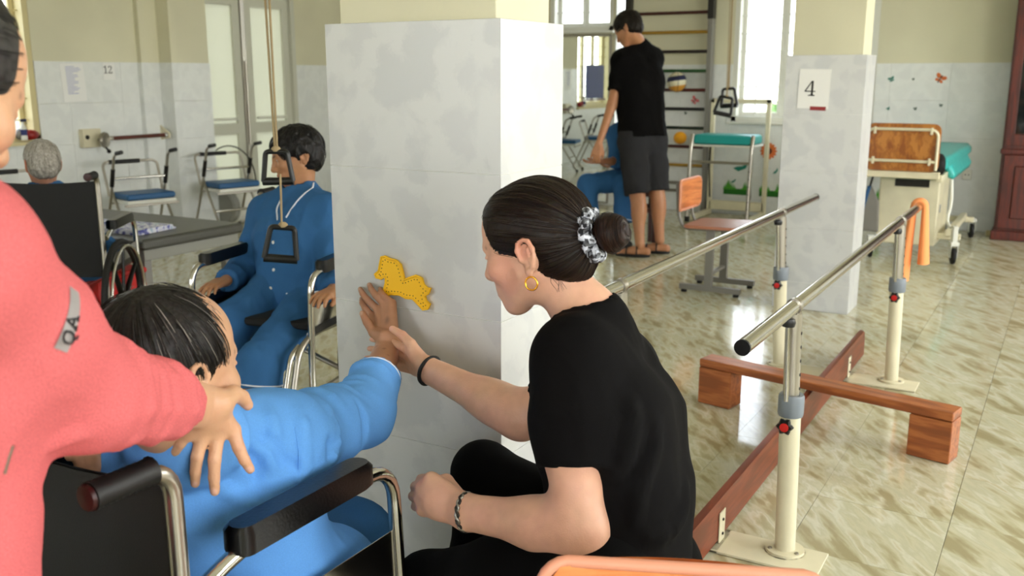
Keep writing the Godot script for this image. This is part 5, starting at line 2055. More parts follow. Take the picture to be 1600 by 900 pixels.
# trunk of a body or of a garment, pad metres fatter than the body
func trunk(f: Sdf, hL: Vector3, hR: Vector3, sL: Vector3, sR: Vector3, nk: Vector3, pad: float, s := 1.0, lean := Vector3.ZERO, yoke := true):
	var lat := (sL - sR).normalized()
	var lh := (hL - hR).normalized()
	var pel := (hL + hR) * 0.5
	var ch := (sL + sR) * 0.5
	var be := pel.lerp(ch, 0.42) + lean
	var up := pel.lerp(ch, 0.74) + lean * 0.7
	var lb := (lat + lh).normalized()
	for q in [-1.0, 1.0]:
		f.cone(pel + lh * 0.055 * q * s, be + lb * 0.05 * q * s, 0.112 * s + pad, 0.098 * s + pad, 0.05)
		f.cone(be + lb * 0.05 * q * s, up + lat * 0.065 * q * s, 0.098 * s + pad, 0.108 * s + pad, 0.05)
		f.cone(up + lat * 0.06 * q * s, ch + lat * 0.07 * q * s - (ch - up).normalized() * 0.03, 0.105 * s + pad, 0.075 * s + pad, 0.05)
	f.cone(sL, sR, 0.052 * s + pad, 0.052 * s + pad, 0.05)
	if yoke:
		f.cone(nk - (nk - ch) * 0.15, sL.lerp(ch, 0.25), 0.05 * s + pad * 0.7, 0.045 * s + pad, 0.05)
		f.cone(nk - (nk - ch) * 0.15, sR.lerp(ch, 0.25), 0.05 * s + pad * 0.7, 0.045 * s + pad, 0.05)

# a sleeve or trouser leg along pts, its open end hollowed out
func tube_cloth(f: Sdf, pts: Array, rs: Array, k := 0.03, hollow := 0.012):
	f.chain(pts, rs, k)
	var e: Vector3 = pts[-1]
	var d: Vector3 = (e - pts[-2]).normalized()
	var r: float = rs[-1]
	var big := (r * r + hollow * hollow) / (2.0 * hollow)
	f.ell(e + d * (big - hollow * 0.4), Vector3.ONE * big, Basis(), 0.004, 1)

func hem_ring(called: String, c: Vector3, d: Vector3, r: float, w: float, material: String, t: Node3D, flat := 1.0):
	var b := frame(d, Vector3.UP if absf(d.normalized().y) < 0.9 else Vector3.RIGHT)
	var ring := []
	for k in 28:
		var a := TAU * k / 28
		ring.append(c + b * Vector3(cos(a) * r, sin(a) * r * flat, 0))
	put_at(called, Geo.new().tube(ring, w, 6, true), material, t)

# a fold: a soft ridge laid on the surface of f
func fold(f: Sdf, a: Vector3, b: Vector3, r: float, k := 0.02, n := 6):
	var pts := []
	for i in n + 1:
		var p := a.lerp(b, float(i) / n)
		for j in 3:
			p -= f.grad(p) * (f.at(p) + r * 0.45)
		pts.append(p)
	for i in n:
		var w := [sin(PI * (i + 0.6) / (n + 1.2)), sin(PI * (i + 1.6) / (n + 1.2))]
		f.cone(pts[i], pts[i + 1], r * (0.35 + 0.65 * w[0]), r * (0.35 + 0.65 * w[1]), k)

# a furrow pressed into the surface of f along pts
func furrow(f: Sdf, pts: Array, r: float):
	var q := laid(f, pts, r * 0.25)
	for i in q.size() - 1:
		var w := sin(PI * (i + 0.5) / (q.size() - 1))
		f.cone(q[i], q[i + 1], r * (0.4 + 0.6 * w), r * (0.4 + 0.6 * w), 0.007, 1)

# hair strands: thin tubes that follow the surface of f along flow
func strands(f: Sdf, from: Geo, count: int, flow: Callable, steps: int, step: float, r: float, cols: Array, sd: int, lift := 0.0012) -> Geo:
	var rn := RandomNumberGenerator.new()
	rn.seed = sd
	var g := Geo.new()
	g.colored = true
	for i in count:
		var p := from.v[rn.randi() % from.v.size()]
		var pts := []
		var rs := []
		var n := int(steps * rn.randf_range(0.6, 1.1))
		var up := lift * rn.randf_range(0.4, 1.6)
		for k in n:
			var d := f.at(p)
			if absf(d) > 0.02:
				break
			var nn := f.grad(p)
			p -= nn * (d - up)
			pts.append(p)
			rs.append(r * (1.0 - 0.75 * absf(2.0 * k / n - 1.0)))
			var w: Vector3 = flow.call(p)
			w = (w - nn * w.dot(nn))
			if w.length() < 1e-4:
				break
			p += w.normalized() * step + Vector3(rn.randf_range(-1, 1), rn.randf_range(-1, 1), rn.randf_range(-1, 1)) * step * 0.10
		if pts.size() < 3:
			continue
		var c: Color = cols[rn.randi() % cols.size()]
		var first := g.v.size()
		g.tube(pts, rs, 3)
		for k in range(first, g.v.size()):
			g.c[k] = c
	return g

func people():
	woman_in_black()
	old_man()
	woman_in_pink()
	middle_man()
	standing_man()
	seated_patient()
	grey_man()

# ---- the woman in black on a low stool, holding the old man's wrist
func woman_in_black():
	var t := thing("person", "young woman in black shirt with hair bun and scrunchie gripping the old man's wrist", "person", Vector3(-0.613, 0.000, -1.426))
	var hL := Vector3(-0.624, 0.522, -1.345)
	var hR := Vector3(-0.603, 0.462, -1.508)
	var sL := Vector3(-0.685, 0.890, -1.379)
	var sR := Vector3(-0.718, 0.805, -1.647)
	var elL := Vector3(-0.631, 0.626, -1.308)
	var elR := Vector3(-0.901, 0.684, -1.593)
	var wrL := Vector3(-0.861, 0.597, -1.322)
	var wrR := Vector3(-1.158, 0.730, -1.633)
	var nk := Vector3(-0.711, 0.927, -1.504)
	var C := Vector3(-0.814, 1.050, -1.487)
	var B := frame(Vector3(-0.956, -0.294, 0.011), Vector3(-0.111, 0.994, 0.007))
	var s := 0.98
	var skin := Color(0.66, 0.365, 0.245)
	var feats := []
	var g := Geo.new()
	var f := Sdf.new()
	head(f, B, C, s, feats, Color(0.03, 0.015, 0.01), Color(0.55, 0.20, 0.17))
	f.cone(C + B * (Vector3(0, -0.05, -0.022) * s), nk - (nk - C).normalized() * -0.02, 0.049, 0.052, 0.03)
	f.cone(nk, nk.lerp(sL, 0.45), 0.05, 0.04, 0.04)
	# flush on cheek and ear
	feats.append([C + B * Vector3(0.055, -0.03, 0.045), 0.05, Color(0.66, 0.27, 0.19), 0.45])
	feats.append([C + B * Vector3(0.08, 0.015, -0.02), 0.035, Color(0.68, 0.25, 0.17), 0.5])
	f.mesh(0.003, g, skin_tint(skin, feats, 2))
	# right arm gripping
	var kn := [Vector3(-1.230, 0.759, -1.658), Vector3(-1.232, 0.737, -1.669), Vector3(-1.227, 0.719, -1.673), Vector3(-1.219, 0.705, -1.674)]
	var tips := [Vector3(-1.364, 0.753, -1.703), Vector3(-1.366, 0.732, -1.696), Vector3(-1.364, 0.713, -1.681), Vector3(-1.349, 0.700, -1.668)]
	var th := [Vector3(-1.188, 0.748, -1.644), Vector3(-1.212, 0.776, -1.648), Vector3(-1.239, 0.791, -1.655), Vector3(-1.269, 0.801, -1.657)]
	f = Sdf.new()
	forearm(f, elR, wrR, Vector3.UP, 0.96)
	f.cone(elR, elR.lerp(sR, 0.5), 0.042, 0.046, 0.03)
	hand(f, wrR, kn, tips, Vector3(-0.004, 0.000, -0.014), th, 0.95)
	var fe := []
	nails(fe, kn, tips, th, Vector3(0.136, 0.575, 0.807), Color(0.72, 0.38, 0.30))
	fe.append([th[2], 0.02, Color(0.70, 0.30, 0.22), 0.4])
	f.mesh(0.0032, g, skin_tint(skin, fe, 5))
	# left arm with a fist
	kn = [Vector3(-0.954, 0.628, -1.352), Vector3(-0.970, 0.610, -1.350), Vector3(-0.975, 0.589, -1.348), Vector3(-0.966, 0.570, -1.343)]
	tips = [Vector3(-0.951, 0.595, -1.387), Vector3(-0.956, 0.582, -1.381), Vector3(-0.957, 0.566, -1.376), Vector3(-0.947, 0.554, -1.367)]
	th = [Vector3(-0.910, 0.598, -1.364), Vector3(-0.942, 0.615, -1.380), Vector3(-0.971, 0.603, -1.395), Vector3(-0.987, 0.582, -1.392)]
	f = Sdf.new()
	forearm(f, elL, wrL, Vector3.UP, 1.04, 0.037)
	f.chain([elL, elL.lerp(sL, 0.5), sL], [0.041, 0.051, 0.054], 0.03)
	hand(f, wrL, kn, tips, Vector3(-0.042, -0.004, -0.008), th, 1.12)
	for k in kn:
		f.ell(k + Vector3(0.000, 0.000, 0.004), Vector3.ONE * 0.0132, Basis(), 0.006)
	f.ell((kn[1] + kn[2] + wrL) / 3.0, Vector3(0.026, 0.03, 0.04), frame(wrL - kn[1]), 0.02)
	fe = []
	for k in kn:
		fe.append([k + Vector3(-0.017, -0.000, 0.010), 0.02, Color(0.66, 0.26, 0.18), 0.5])
	for q in [[785, 811, 1.60], [805, 828, 1.58], [842, 831, 1.56], [763, 832, 1.62], [838, 802, 1.58]]:
		pass
	for q in [Vector3(-0.769, 0.619, -1.292), Vector3(-0.736, 0.611, -1.279), Vector3(-0.687, 0.626, -1.270), Vector3(-0.788, 0.594, -1.280), Vector3(-0.713, 0.633, -1.286)]:
		fe.append([q, 0.0042, Color(0.16, 0.07, 0.05), 0.8])
	fe.append([elL, 0.06, Color(0.70, 0.36, 0.25), 0.35])
	f.mesh(0.0036, g, skin_tint(skin, fe, 7))
	# the rest of the body, under the clothes
	f = Sdf.new()
	trunk(f, hL, hR, sL, sR, nk, -0.012, 0.86)
	for q in [[hL, Vector3(-0.990, 0.387, -1.382), Vector3(-1.020, 0.090, -1.402)], [hR, Vector3(-1.000, 0.537, -1.604), Vector3(-1.020, 0.090, -1.574)]]:
		f.chain(q, [0.07, 0.05, 0.036], 0.03)
	f.mesh(0.014, g, plain_tint(skin))
	put_at("body", g, "skin", t)

	# black T-shirt
	f = Sdf.new()
	tube_cloth(f, [sL + Vector3(0.005, 0.000, -0.015), sL.lerp(elL, 0.35), sL.lerp(elL, 0.60)], [0.064, 0.066, 0.066], 0.04)
	tube_cloth(f, [sR, sR.lerp(elR, 0.3), sR.lerp(elR, 0.75)], [0.055, 0.056, 0.054], 0.04)
	trunk(f, hL, hR, sL, sR, nk, 0.010, 0.93, Vector3(0.021, 0.000, -0.012))
	f.cone(nk, nk.lerp((sL + sR) * 0.5, 0.6), 0.052, 0.07, 0.04)
	f.ell(C + (nk - C) * 0.80, Vector3(0.060, 0.085, 0.060), frame(Vector3(-0.943, 0.200, -0.031), nk - C), 0.004, 1)
	# folds at the armpit and down the back
	for q in [[Vector3(-0.607, 0.808, -1.404), Vector3(-0.602, 0.733, -1.364)], [Vector3(-0.596, 0.780, -1.427), Vector3(-0.582, 0.642, -1.376)], [Vector3(-0.563, 0.650, -1.484), Vector3(-0.586, 0.601, -1.387)]]:
		fold(f, q[0], q[1], 0.011, 0.02)
	g = Geo.new()
	f.mesh(0.0065, g, plain_tint(Color.WHITE), wrinkle(0.0022, Vector3(7, 4, 7), 4))
	var shirt := put_at("shirt", g, "black_cloth", t)
	# leggings
	f = Sdf.new()
	f.chain([hR, Vector3(-0.801, 0.500, -1.556), Vector3(-1.000, 0.537, -1.604), Vector3(-1.009, 0.336, -1.591), Vector3(-1.020, 0.090, -1.574)], [0.10, 0.082, 0.062, 0.056, 0.042], 0.03)
	f.chain([hL, Vector3(-0.807, 0.455, -1.364), Vector3(-0.990, 0.387, -1.382), Vector3(-1.004, 0.253, -1.391), Vector3(-1.020, 0.090, -1.402)], [0.10, 0.082, 0.062, 0.056, 0.042], 0.03)
	f.cone(hL, hR, 0.108, 0.108, 0.05)
	g = Geo.new()
	f.mesh(0.009, g, plain_tint(Color.WHITE))
	put_at("leggings", g, "black_leggings", t)
	for q in [Vector3(-1.020, 0.090, -1.402), Vector3(-1.020, 0.090, -1.574)]:
		g = Geo.new()
		f = Sdf.new()
		f.chain([q + Vector3(0.05, -0.035, 0.0), q + Vector3(-0.05, -0.04, 0), q + Vector3(-0.15, -0.055, 0.01)], [0.042, 0.043, 0.033], 0.02)
		f.cut(q + Vector3(0, -0.082, 0), Vector3.DOWN)
		f.mesh(0.008, g, plain_tint(Color.WHITE))
		put_at("shoe", g, "black_rubber", t)

	# hair drawn back to a bun
	var bun := C + B * (Vector3(0.006, -0.005, -0.142) * s)
	var flow := func(p: Vector3) -> Vector3: return (bun - p).normalized()
	f = Sdf.new()
	f.ell(C + B * (Vector3(0, 0.033, -0.020) * s), Vector3(0.083, 0.094, 0.103) * s, B, 0.02)
	f.ell(C + B * (Vector3(0, 0.052, 0.026) * s), Vector3(0.066, 0.063, 0.064) * s, B, 0.02)
	f.ell(C + B * (Vector3(0, -0.025, -0.060) * s), Vector3(0.060, 0.058, 0.056) * s, B, 0.03)
	f.ell(C + B * (Vector3(0, -0.002, 0.130) * s), Vector3(0.122, 0.132, 0.090) * s, B, 0.006, 1)
	f.ell(C + B * (Vector3(0.105, -0.058, 0.030) * s), Vector3(0.075, 0.068, 0.060) * s, B, 0.010, 1)
	f.ell(C + B * (Vector3(-0.105, -0.058, 0.030) * s), Vector3(0.075, 0.068, 0.060) * s, B, 0.010, 1)
	f.ell(C + B * (Vector3(0.092, -0.012, -0.020) * s), Vector3(0.026, 0.036, 0.024) * s, B, 0.006, 1)
	f.ell(C + B * (Vector3(-0.092, -0.012, -0.020) * s), Vector3(0.026, 0.036, 0.024) * s, B, 0.006, 1)
	f.cut(C + B * (Vector3(0, -0.066, -0.06) * s), B * Vector3(0, -0.85, 0.5))
	var ridges := FastNoiseLite.new()
	ridges.frequency = 1.0
	ridges.seed = 9
	g = Geo.new()
	f.mesh(0.0034, g, hair_tint(Color(0.005, 0.003, 0.002), Color(0.016, 0.009, 0.006), flow, 3, 220.0), func(p: Vector3, _n: Vector3) -> float:
		var d := (bun - p).normalized()
		return 0.0016 * ridges.get_noise_3dv((p - d * p.dot(d) * 0.9) * 130.0))
	var hair := put_at("hair", g, "hair", t)
	var st := strands(f, g, 850, flow, 14, 0.007, 0.0007, [Color(0.005, 0.003, 0.002), Color(0.010, 0.006, 0.004), Color(0.02, 0.011, 0.007), Color(0.05, 0.028, 0.017)], 12)
	put("loose_strands", st, "hair", hair).set_meta("kind", "stuff")
	# stray wisps on the nape
	var wi := Geo.new()
	var rw := RandomNumberGenerator.new()
	rw.seed = 19
	for k in 26:
		var p0: Vector3 = C + B * (Vector3(0.055 - 0.004 * k, -0.050 - 0.0006 * (k % 5), -0.050 - 0.0012 * k) * s)
		var wp := []
		for j in 6:
			wp.append(p0 + B * Vector3(0.004 * sin(k * 2.0 + j * 0.7) + 0.002 * j, -0.006 * j, 0.003 * sin(k + j) - 0.0008 * j))
		wi.tube(wp, [0.0005, 0.0005, 0.0004, 0.0004, 0.0003, 0.0002], 4)
	wi.colored = true
	for k in wi.c.size():
		wi.c[k] = Color(0.02, 0.011, 0.007)
	put("nape_wisps", wi, "hair", hair).set_meta("kind", "stuff")
	# bun: a coil of twisted locks
	g = Geo.new()
	g.colored = true
	var fb := Sdf.new()
	fb.ell(bun - B.z * 0.014, Vector3(0.030, 0.034, 0.026), B, 0.01)
	for k in 7:
		var a := TAU * k / 7
		var o := B * Vector3(cos(a) * 0.019, sin(a) * 0.022, -0.012)
		fb.cone(bun + o, bun + B * Vector3(cos(a + 0.9) * 0.014, sin(a + 0.9) * 0.016, -0.034), 0.013, 0.010, 0.006)
	fb.mesh(0.0026, g, hair_tint(Color(0.006, 0.003, 0.002), Color(0.028, 0.012, 0.008), func(p: Vector3) -> Vector3: return (p - bun).cross(B.z).normalized(), 8, 240.0))
	put("bun", g, "hair", hair, Transform3D())
	var sb := strands(fb, g, 160, func(p: Vector3) -> Vector3: return (p - bun).cross(B.z).normalized() + B.x * 0.2, 10, 0.006, 0.0006, [Color(0.01, 0.005, 0.004), Color(0.04, 0.018, 0.011)], 15)
	put("bun_strands", sb, "hair", hair).set_meta("kind", "stuff")
	# scrunchie: a gathered ring
	g = Geo.new()
	var ring := []
	var rr := []
	var sc := C + B * (Vector3(0.004, -0.002, -0.122) * s)
	for k in 72:
		var a := TAU * k / 72
		ring.append(sc + B * Vector3(cos(a) * 0.027, sin(a) * 0.036, 0.003 * sin(a * 9.0)))
		rr.append(0.0125 + 0.0022 * sin(k * 2.1) + 0.0012 * sin(k * 0.9))
	g.tube(ring, rr, 12, true)
	put_at("scrunchie", g, "print_cloth", t)
	# gold hoop in the left ear
	g = Geo.new()
	ring = []
	var ec := C + B * (Vector3(0.082, -0.055, -0.021) * s)
	for k in 24:
		var a := TAU * k / 24
		ring.append(ec + B * Vector3(0.002 * sin(a), cos(a) * 0.0115, sin(a) * 0.0105))
	g.tube(ring, 0.0017, 8, true)
	put_at("earring", g, "gold", t)
	# black band on the right wrist, braided bracelet on the left
	var d := (wrR - elR).normalized()
	hem_ring("wrist_band", wrR - d * 0.006, d, 0.0325, 0.0042, "black_rubber", t, 0.95)
	d = (wrL - elL).normalized()
	var fb2 := frame(d, Vector3.UP)
	for k in 2:
		ring = []
		for j in 48:
			var a := TAU * j / 48
			var w := 0.0032 * sin(a * 9.0 + k * PI)
			ring.append(wrL - d * 0.002 + fb2 * Vector3(cos(a) * (0.0285 + 0.001 * cos(a * 9.0 + k * PI)), sin(a) * 0.0345, w))
		put_at("bracelet_cord", Geo.new().tube(ring, 0.0026, 6, true), ["steel", "dark_metal"][k], t)
	# what she sits on
	var st2 := thing("low_stool", "low wooden stool under the woman in black", "stool", Vector3(-0.613, 0.000, -1.426) + Vector3(0.02, 0, 0))
	g = Geo.new()
	g.lathe([Vector2(0, 0.375), Vector2(0.14, 0.375), Vector2(0.15, 0.385), Vector2(0.15, 0.395), Vector2(0.14, 0.405), Vector2(0, 0.405)], 24)
	put("seat", g, "beam_wood", st2)
	for k in 4:
		var a := TAU * (k + 0.5) / 4
		put("leg", Geo.new().tube([Vector3(cos(a) * 0.09, 0.38, sin(a) * 0.09), Vector3(cos(a) * 0.13, 0.0, sin(a) * 0.13)], [0.017, 0.014], 8), "beam_wood", st2)

# ---- the old man reaching to the column
func old_man():
	var t := thing("person", "old man in light blue pyjama top, seen from behind, reaching his hand to the column", "person", Vector3(-1.220, 0.000, -1.100))
	var hL := Vector3(-1.310, 0.470, -1.100)
	var hR := Vector3(-1.130, 0.470, -1.100)
	var sL := Vector3(-1.224, 0.793, -0.924)
	var sR := Vector3(-1.115, 0.738, -1.151)
	var el := Vector3(-1.172, 0.690, -1.425)
	var wr := Vector3(-1.321, 0.745, -1.712)
	var nk := Vector3(-1.102, 0.836, -0.923)
	var C := Vector3(-1.080, 0.937, -0.890)
	var B := frame(Vector3(-0.024, -0.104, -0.994), Vector3(-0.052, 0.998, 0.030))
	var s := 1.04
	var skin := Color(0.56, 0.315, 0.185)
	var feats := []
	var g := Geo.new()
	var f := Sdf.new()
	head(f, B, C, s, feats, Color(0.05, 0.04, 0.035), Color(0.40, 0.17, 0.12))
	f.cone(C + B * Vector3(0, -0.05, -0.022), nk, 0.052, 0.06, 0.03)
	feats.append([C + B * Vector3(-0.06, -0.04, 0.04), 0.014, Color(0.36, 0.19, 0.11), 0.5])
	feats.append([C + B * Vector3(-0.055, -0.02, 0.062), 0.010, Color(0.34, 0.18, 0.10), 0.5])
	f.mesh(0.0032, g, skin_tint(skin, feats, 12))
	var kn := [Vector3(-1.398, 0.792, -1.752), Vector3(-1.380, 0.810, -1.752), Vector3(-1.360, 0.823, -1.754), Vector3(-1.343, 0.831, -1.756)]
	var tips := [Vector3(-1.446, 0.826, -1.771), Vector3(-1.449, 0.850, -1.771), Vector3(-1.421, 0.864, -1.771), Vector3(-1.389, 0.858, -1.771)]
	var th := [Vector3(-1.319, 0.770, -1.691), Vector3(-1.362, 0.768, -1.708), Vector3(-1.388, 0.789, -1.716), Vector3(-1.405, 0.806, -1.722)]
	f = Sdf.new()
	forearm(f, el, wr, Vector3.RIGHT, 1.0, 0.036, 0.0195)
	hand(f, wr, kn, tips, Vector3(0.000, 0.004, 0.010), th, 0.92)
	for i in 4:
		f.cone(kn[i] + Vector3(0, 0, 0.006), wr.lerp(kn[i], 0.3) + Vector3(0, 0, 0.010), 0.004, 0.003, 0.008)
	var fe := []
	fe.append([Vector3(-1.334, 0.806, -1.710), 0.020, Color(0.10, 0.065, 0.055), 0.85])
	fe.append([Vector3(-1.326, 0.818, -1.712), 0.014, Color(0.12, 0.08, 0.065), 0.6])
	var rn := RandomNumberGenerator.new()
	rn.seed = 5
	for i in 26:
		var q := wr.lerp(el, rn.randf() * 0.45) + Vector3(rn.randf_range(-0.03, 0.03), rn.randf_range(-0.02, 0.03), rn.randf_range(-0.01, 0.04))
		fe.append([q, rn.randf_range(0.004, 0.009), Color(0.24, 0.10, 0.055), 0.7])
	nails(fe, kn, tips, th, Vector3(0, 0.2, 1).normalized(), Color(0.55, 0.36, 0.26), 0.9)
	f.mesh(0.0031, g, skin_tint(Color(0.42, 0.205, 0.12), fe, 14))
	f = Sdf.new()
	trunk(f, hL, hR, sL, sR, nk, -0.012, 0.92)
	f.chain([sR, el], [0.045, 0.038], 0.03)
	f.chain([sL, Vector3(-1.500, 0.660, -1.120), Vector3(-1.380, 0.560, -1.330)], [0.045, 0.036, 0.024], 0.03)
	f.ell(Vector3(-1.350, 0.550, -1.390), Vector3(0.036, 0.02, 0.07), Basis(), 0.02)
	for q in [[hL, Vector3(-1.340, 0.430, -1.380), Vector3(-1.340, 0.130, -1.460)], [hR, Vector3(-1.180, 0.430, -1.380), Vector3(-1.170, 0.130, -1.460)]]:
		f.chain(q, [0.07, 0.05, 0.036], 0.03)
	f.mesh(0.014, g, plain_tint(skin))
	put_at("body", g, "skin", t)
	# pyjama top with its sleeve up to the wrist
	f = Sdf.new()
	var cuff := el.lerp(wr, 0.48)
	tube_cloth(f, [sR, sR.lerp(el, 0.5), el, cuff], [0.074, 0.066, 0.060, 0.053], 0.03, 0.016)
	tube_cloth(f, [sL, Vector3(-1.500, 0.660, -1.120), Vector3(-1.416, 0.590, -1.267)], [0.062, 0.058, 0.05], 0.03)
	trunk(f, hL, hR, sL, sR, nk, 0.016, 0.98, Vector3(0, 0, 0.012))
	# skirt of the top, spread over the seat
	f.cone(Vector3(-1.110, 0.490, -1.100), Vector3(-1.100, 0.450, -1.220), 0.12, 0.10, 0.05)
	f.cone(nk + Vector3(-0.05, 0.02, 0.03), nk + Vector3(0.045, 0.02, 0.035), 0.032, 0.032, 0.02)
	f.cone(nk, nk.lerp(C, 0.30), 0.078, 0.068, 0.03)
	f.ell(nk.lerp(C, 0.80), Vector3(0.066, 0.05, 0.066), Basis(), 0.006, 1)
	# collar
	f.cone(nk + Vector3(-0.045, 0.005, 0.035), nk + Vector3(0.05, 0.0, 0.03), 0.016, 0.016, 0.012)
	# pulled folds from the armpit across the back and along the sleeve
	for q in [[Vector3(-1.078, 0.793, -1.127), Vector3(-1.026, 0.700, -1.086)], [Vector3(-1.078, 0.825, -1.076), Vector3(-1.014, 0.740, -1.032)], [Vector3(-1.109, 0.770, -1.198), Vector3(-1.045, 0.701, -1.146)], [Vector3(-1.035, 0.846, -1.000), Vector3(-0.996, 0.746, -0.985)], [Vector3(-1.010, 0.696, -1.024), Vector3(-1.002, 0.703, -0.935)]]:
		fold(f, q[0], q[1], 0.013, 0.012)
	for q in [[Vector3(-1.058, 0.807, -1.024), Vector3(-1.044, 0.786, -1.050), Vector3(-1.024, 0.752, -1.065), Vector3(-0.994, 0.725, -1.064)], [Vector3(-1.045, 0.794, -1.004), Vector3(-1.025, 0.774, -1.011), Vector3(-1.000, 0.745, -1.006), Vector3(-0.983, 0.713, -0.996)], [Vector3(-1.074, 0.758, -1.191), Vector3(-1.046, 0.731, -1.177), Vector3(-1.023, 0.709, -1.161)], [Vector3(-1.109, 0.747, -1.310), Vector3(-1.095, 0.718, -1.311), Vector3(-1.088, 0.689, -1.308)]]:
		furrow(f, bend(q, 0.03, 3), 0.014)
	var ax := (wr - el).normalized()
	for k in 5:
		var c := sR.lerp(cuff, 0.30 + 0.15 * k)
		fold(f, c + Vector3(-0.04, 0.04, 0.02), c + Vector3(0.05, 0.01 - 0.01 * (k % 2), 0.03) + ax * (0.02 + 0.02 * (k % 3)), 0.008 + 0.002 * (k % 2), 0.014)
	g = Geo.new()
	f.mesh(0.0062, g, plain_tint(Color.WHITE), wrinkle(0.003, Vector3(6, 6, 6), 31))
	var top := put_at("pyjama_top", g, "blue_cloth", t)
	put_at("armhole_seam", Geo.new().tube(laid(f, bend([Vector3(-1.083, 0.808, -1.128), Vector3(-1.031, 0.775, -1.090), Vector3(-0.998, 0.731, -1.063)], 0.05), 0.0), 0.0011, 6), "blue_cloth", t)
	hem_ring("cuff_piping", cuff - ax * 0.006, ax, 0.0525, 0.0022, "white_piping", t)
	f = Sdf.new()
	f.chain([hR, Vector3(-1.180, 0.430, -1.380), Vector3(-1.170, 0.170, -1.460)], [0.105, 0.085, 0.07], 0.03)
	f.chain([hL, Vector3(-1.340, 0.430, -1.380), Vector3(-1.340, 0.170, -1.460)], [0.105, 0.085, 0.07], 0.03)
	f.cone(hL, hR, 0.11, 0.11, 0.04)
	g = Geo.new()
	f.mesh(0.012, g, plain_tint(Color.WHITE), wrinkle(0.004, Vector3(6, 6, 6), 32))
	put_at("pyjama_trousers", g, "dark_blue_cloth", t)
	for q in [Vector3(-1.340, 0.130, -1.460), Vector3(-1.170, 0.130, -1.460)]:
		f = Sdf.new()
		f.chain([q + Vector3(0, -0.01, 0.03), q + Vector3(0, -0.015, -0.06), q + Vector3(0, -0.025, -0.13)], [0.035, 0.036, 0.026], 0.02)
		g = Geo.new()
		f.mesh(0.009, g, plain_tint(Color.WHITE))
		put_at("slipper", g, "black_rubber", t)
	# short hair with grey in it, thin at the temples
	f = Sdf.new()
	f.ell(C + B * Vector3(0, 0.032, -0.020), Vector3(0.085, 0.096, 0.106), B, 0.02)
	f.ell(C + B * Vector3(0, -0.030, -0.050), Vector3(0.070, 0.060, 0.056), B, 0.03)
	f.ell(C + B * Vector3(0, -0.030, 0.135), Vector3(0.140, 0.135, 0.098), B, 0.014, 1)
	for x in [-1.0, 1.0]:
		f.ell(C + B * Vector3(x * 0.095, -0.040, 0.030), Vector3(0.055, 0.058, 0.042), B, 0.012, 1)
		f.ell(C + B * Vector3(x * 0.092, -0.028, -0.024), Vector3(0.030, 0.030, 0.024), B, 0.010, 1)
	f.cut(C + B * Vector3(0, -0.078, -0.06), B * Vector3(0, -0.92, 0.35))
	var crown := C + B * Vector3(-0.01, 0.115, -0.05)
	var flow := func(p: Vector3) -> Vector3: return ((p - crown).normalized() + B.z * 0.25 - B.y * 0.35).normalized()
	var ridges := FastNoiseLite.new()
	ridges.frequency = 1.0
	g = Geo.new()
	f.mesh(0.0036, g, hair_tint(Color(0.008, 0.007, 0.007), Color(0.028, 0.024, 0.022), flow, 5, 200.0), func(p: Vector3, _n: Vector3) -> float:
		var d: Vector3 = flow.call(p)
		return 0.0022 * ridges.get_noise_3dv((p - d * p.dot(d) * 0.85) * 110.0))
	var hair := put_at("hair", g, "hair", t)
	var blacks := [Color(0.006, 0.005, 0.005), Color(0.010, 0.008, 0.007), Color(0.020, 0.016, 0.014), Color(0.03, 0.024, 0.02)]
	put("dark_strands", strands(f, g, 1100, flow, 12, 0.006, 0.0008, blacks, 21, 0.0022), "hair", hair).set_meta("kind", "stuff")
	put("grey_strands", strands(f, g, 170, flow, 10, 0.006, 0.0006, [Color(0.16, 0.14, 0.13), Color(0.28, 0.26, 0.24), Color(0.4, 0.37, 0.34)], 22, 0.003), "hair", hair).set_meta("kind", "stuff")

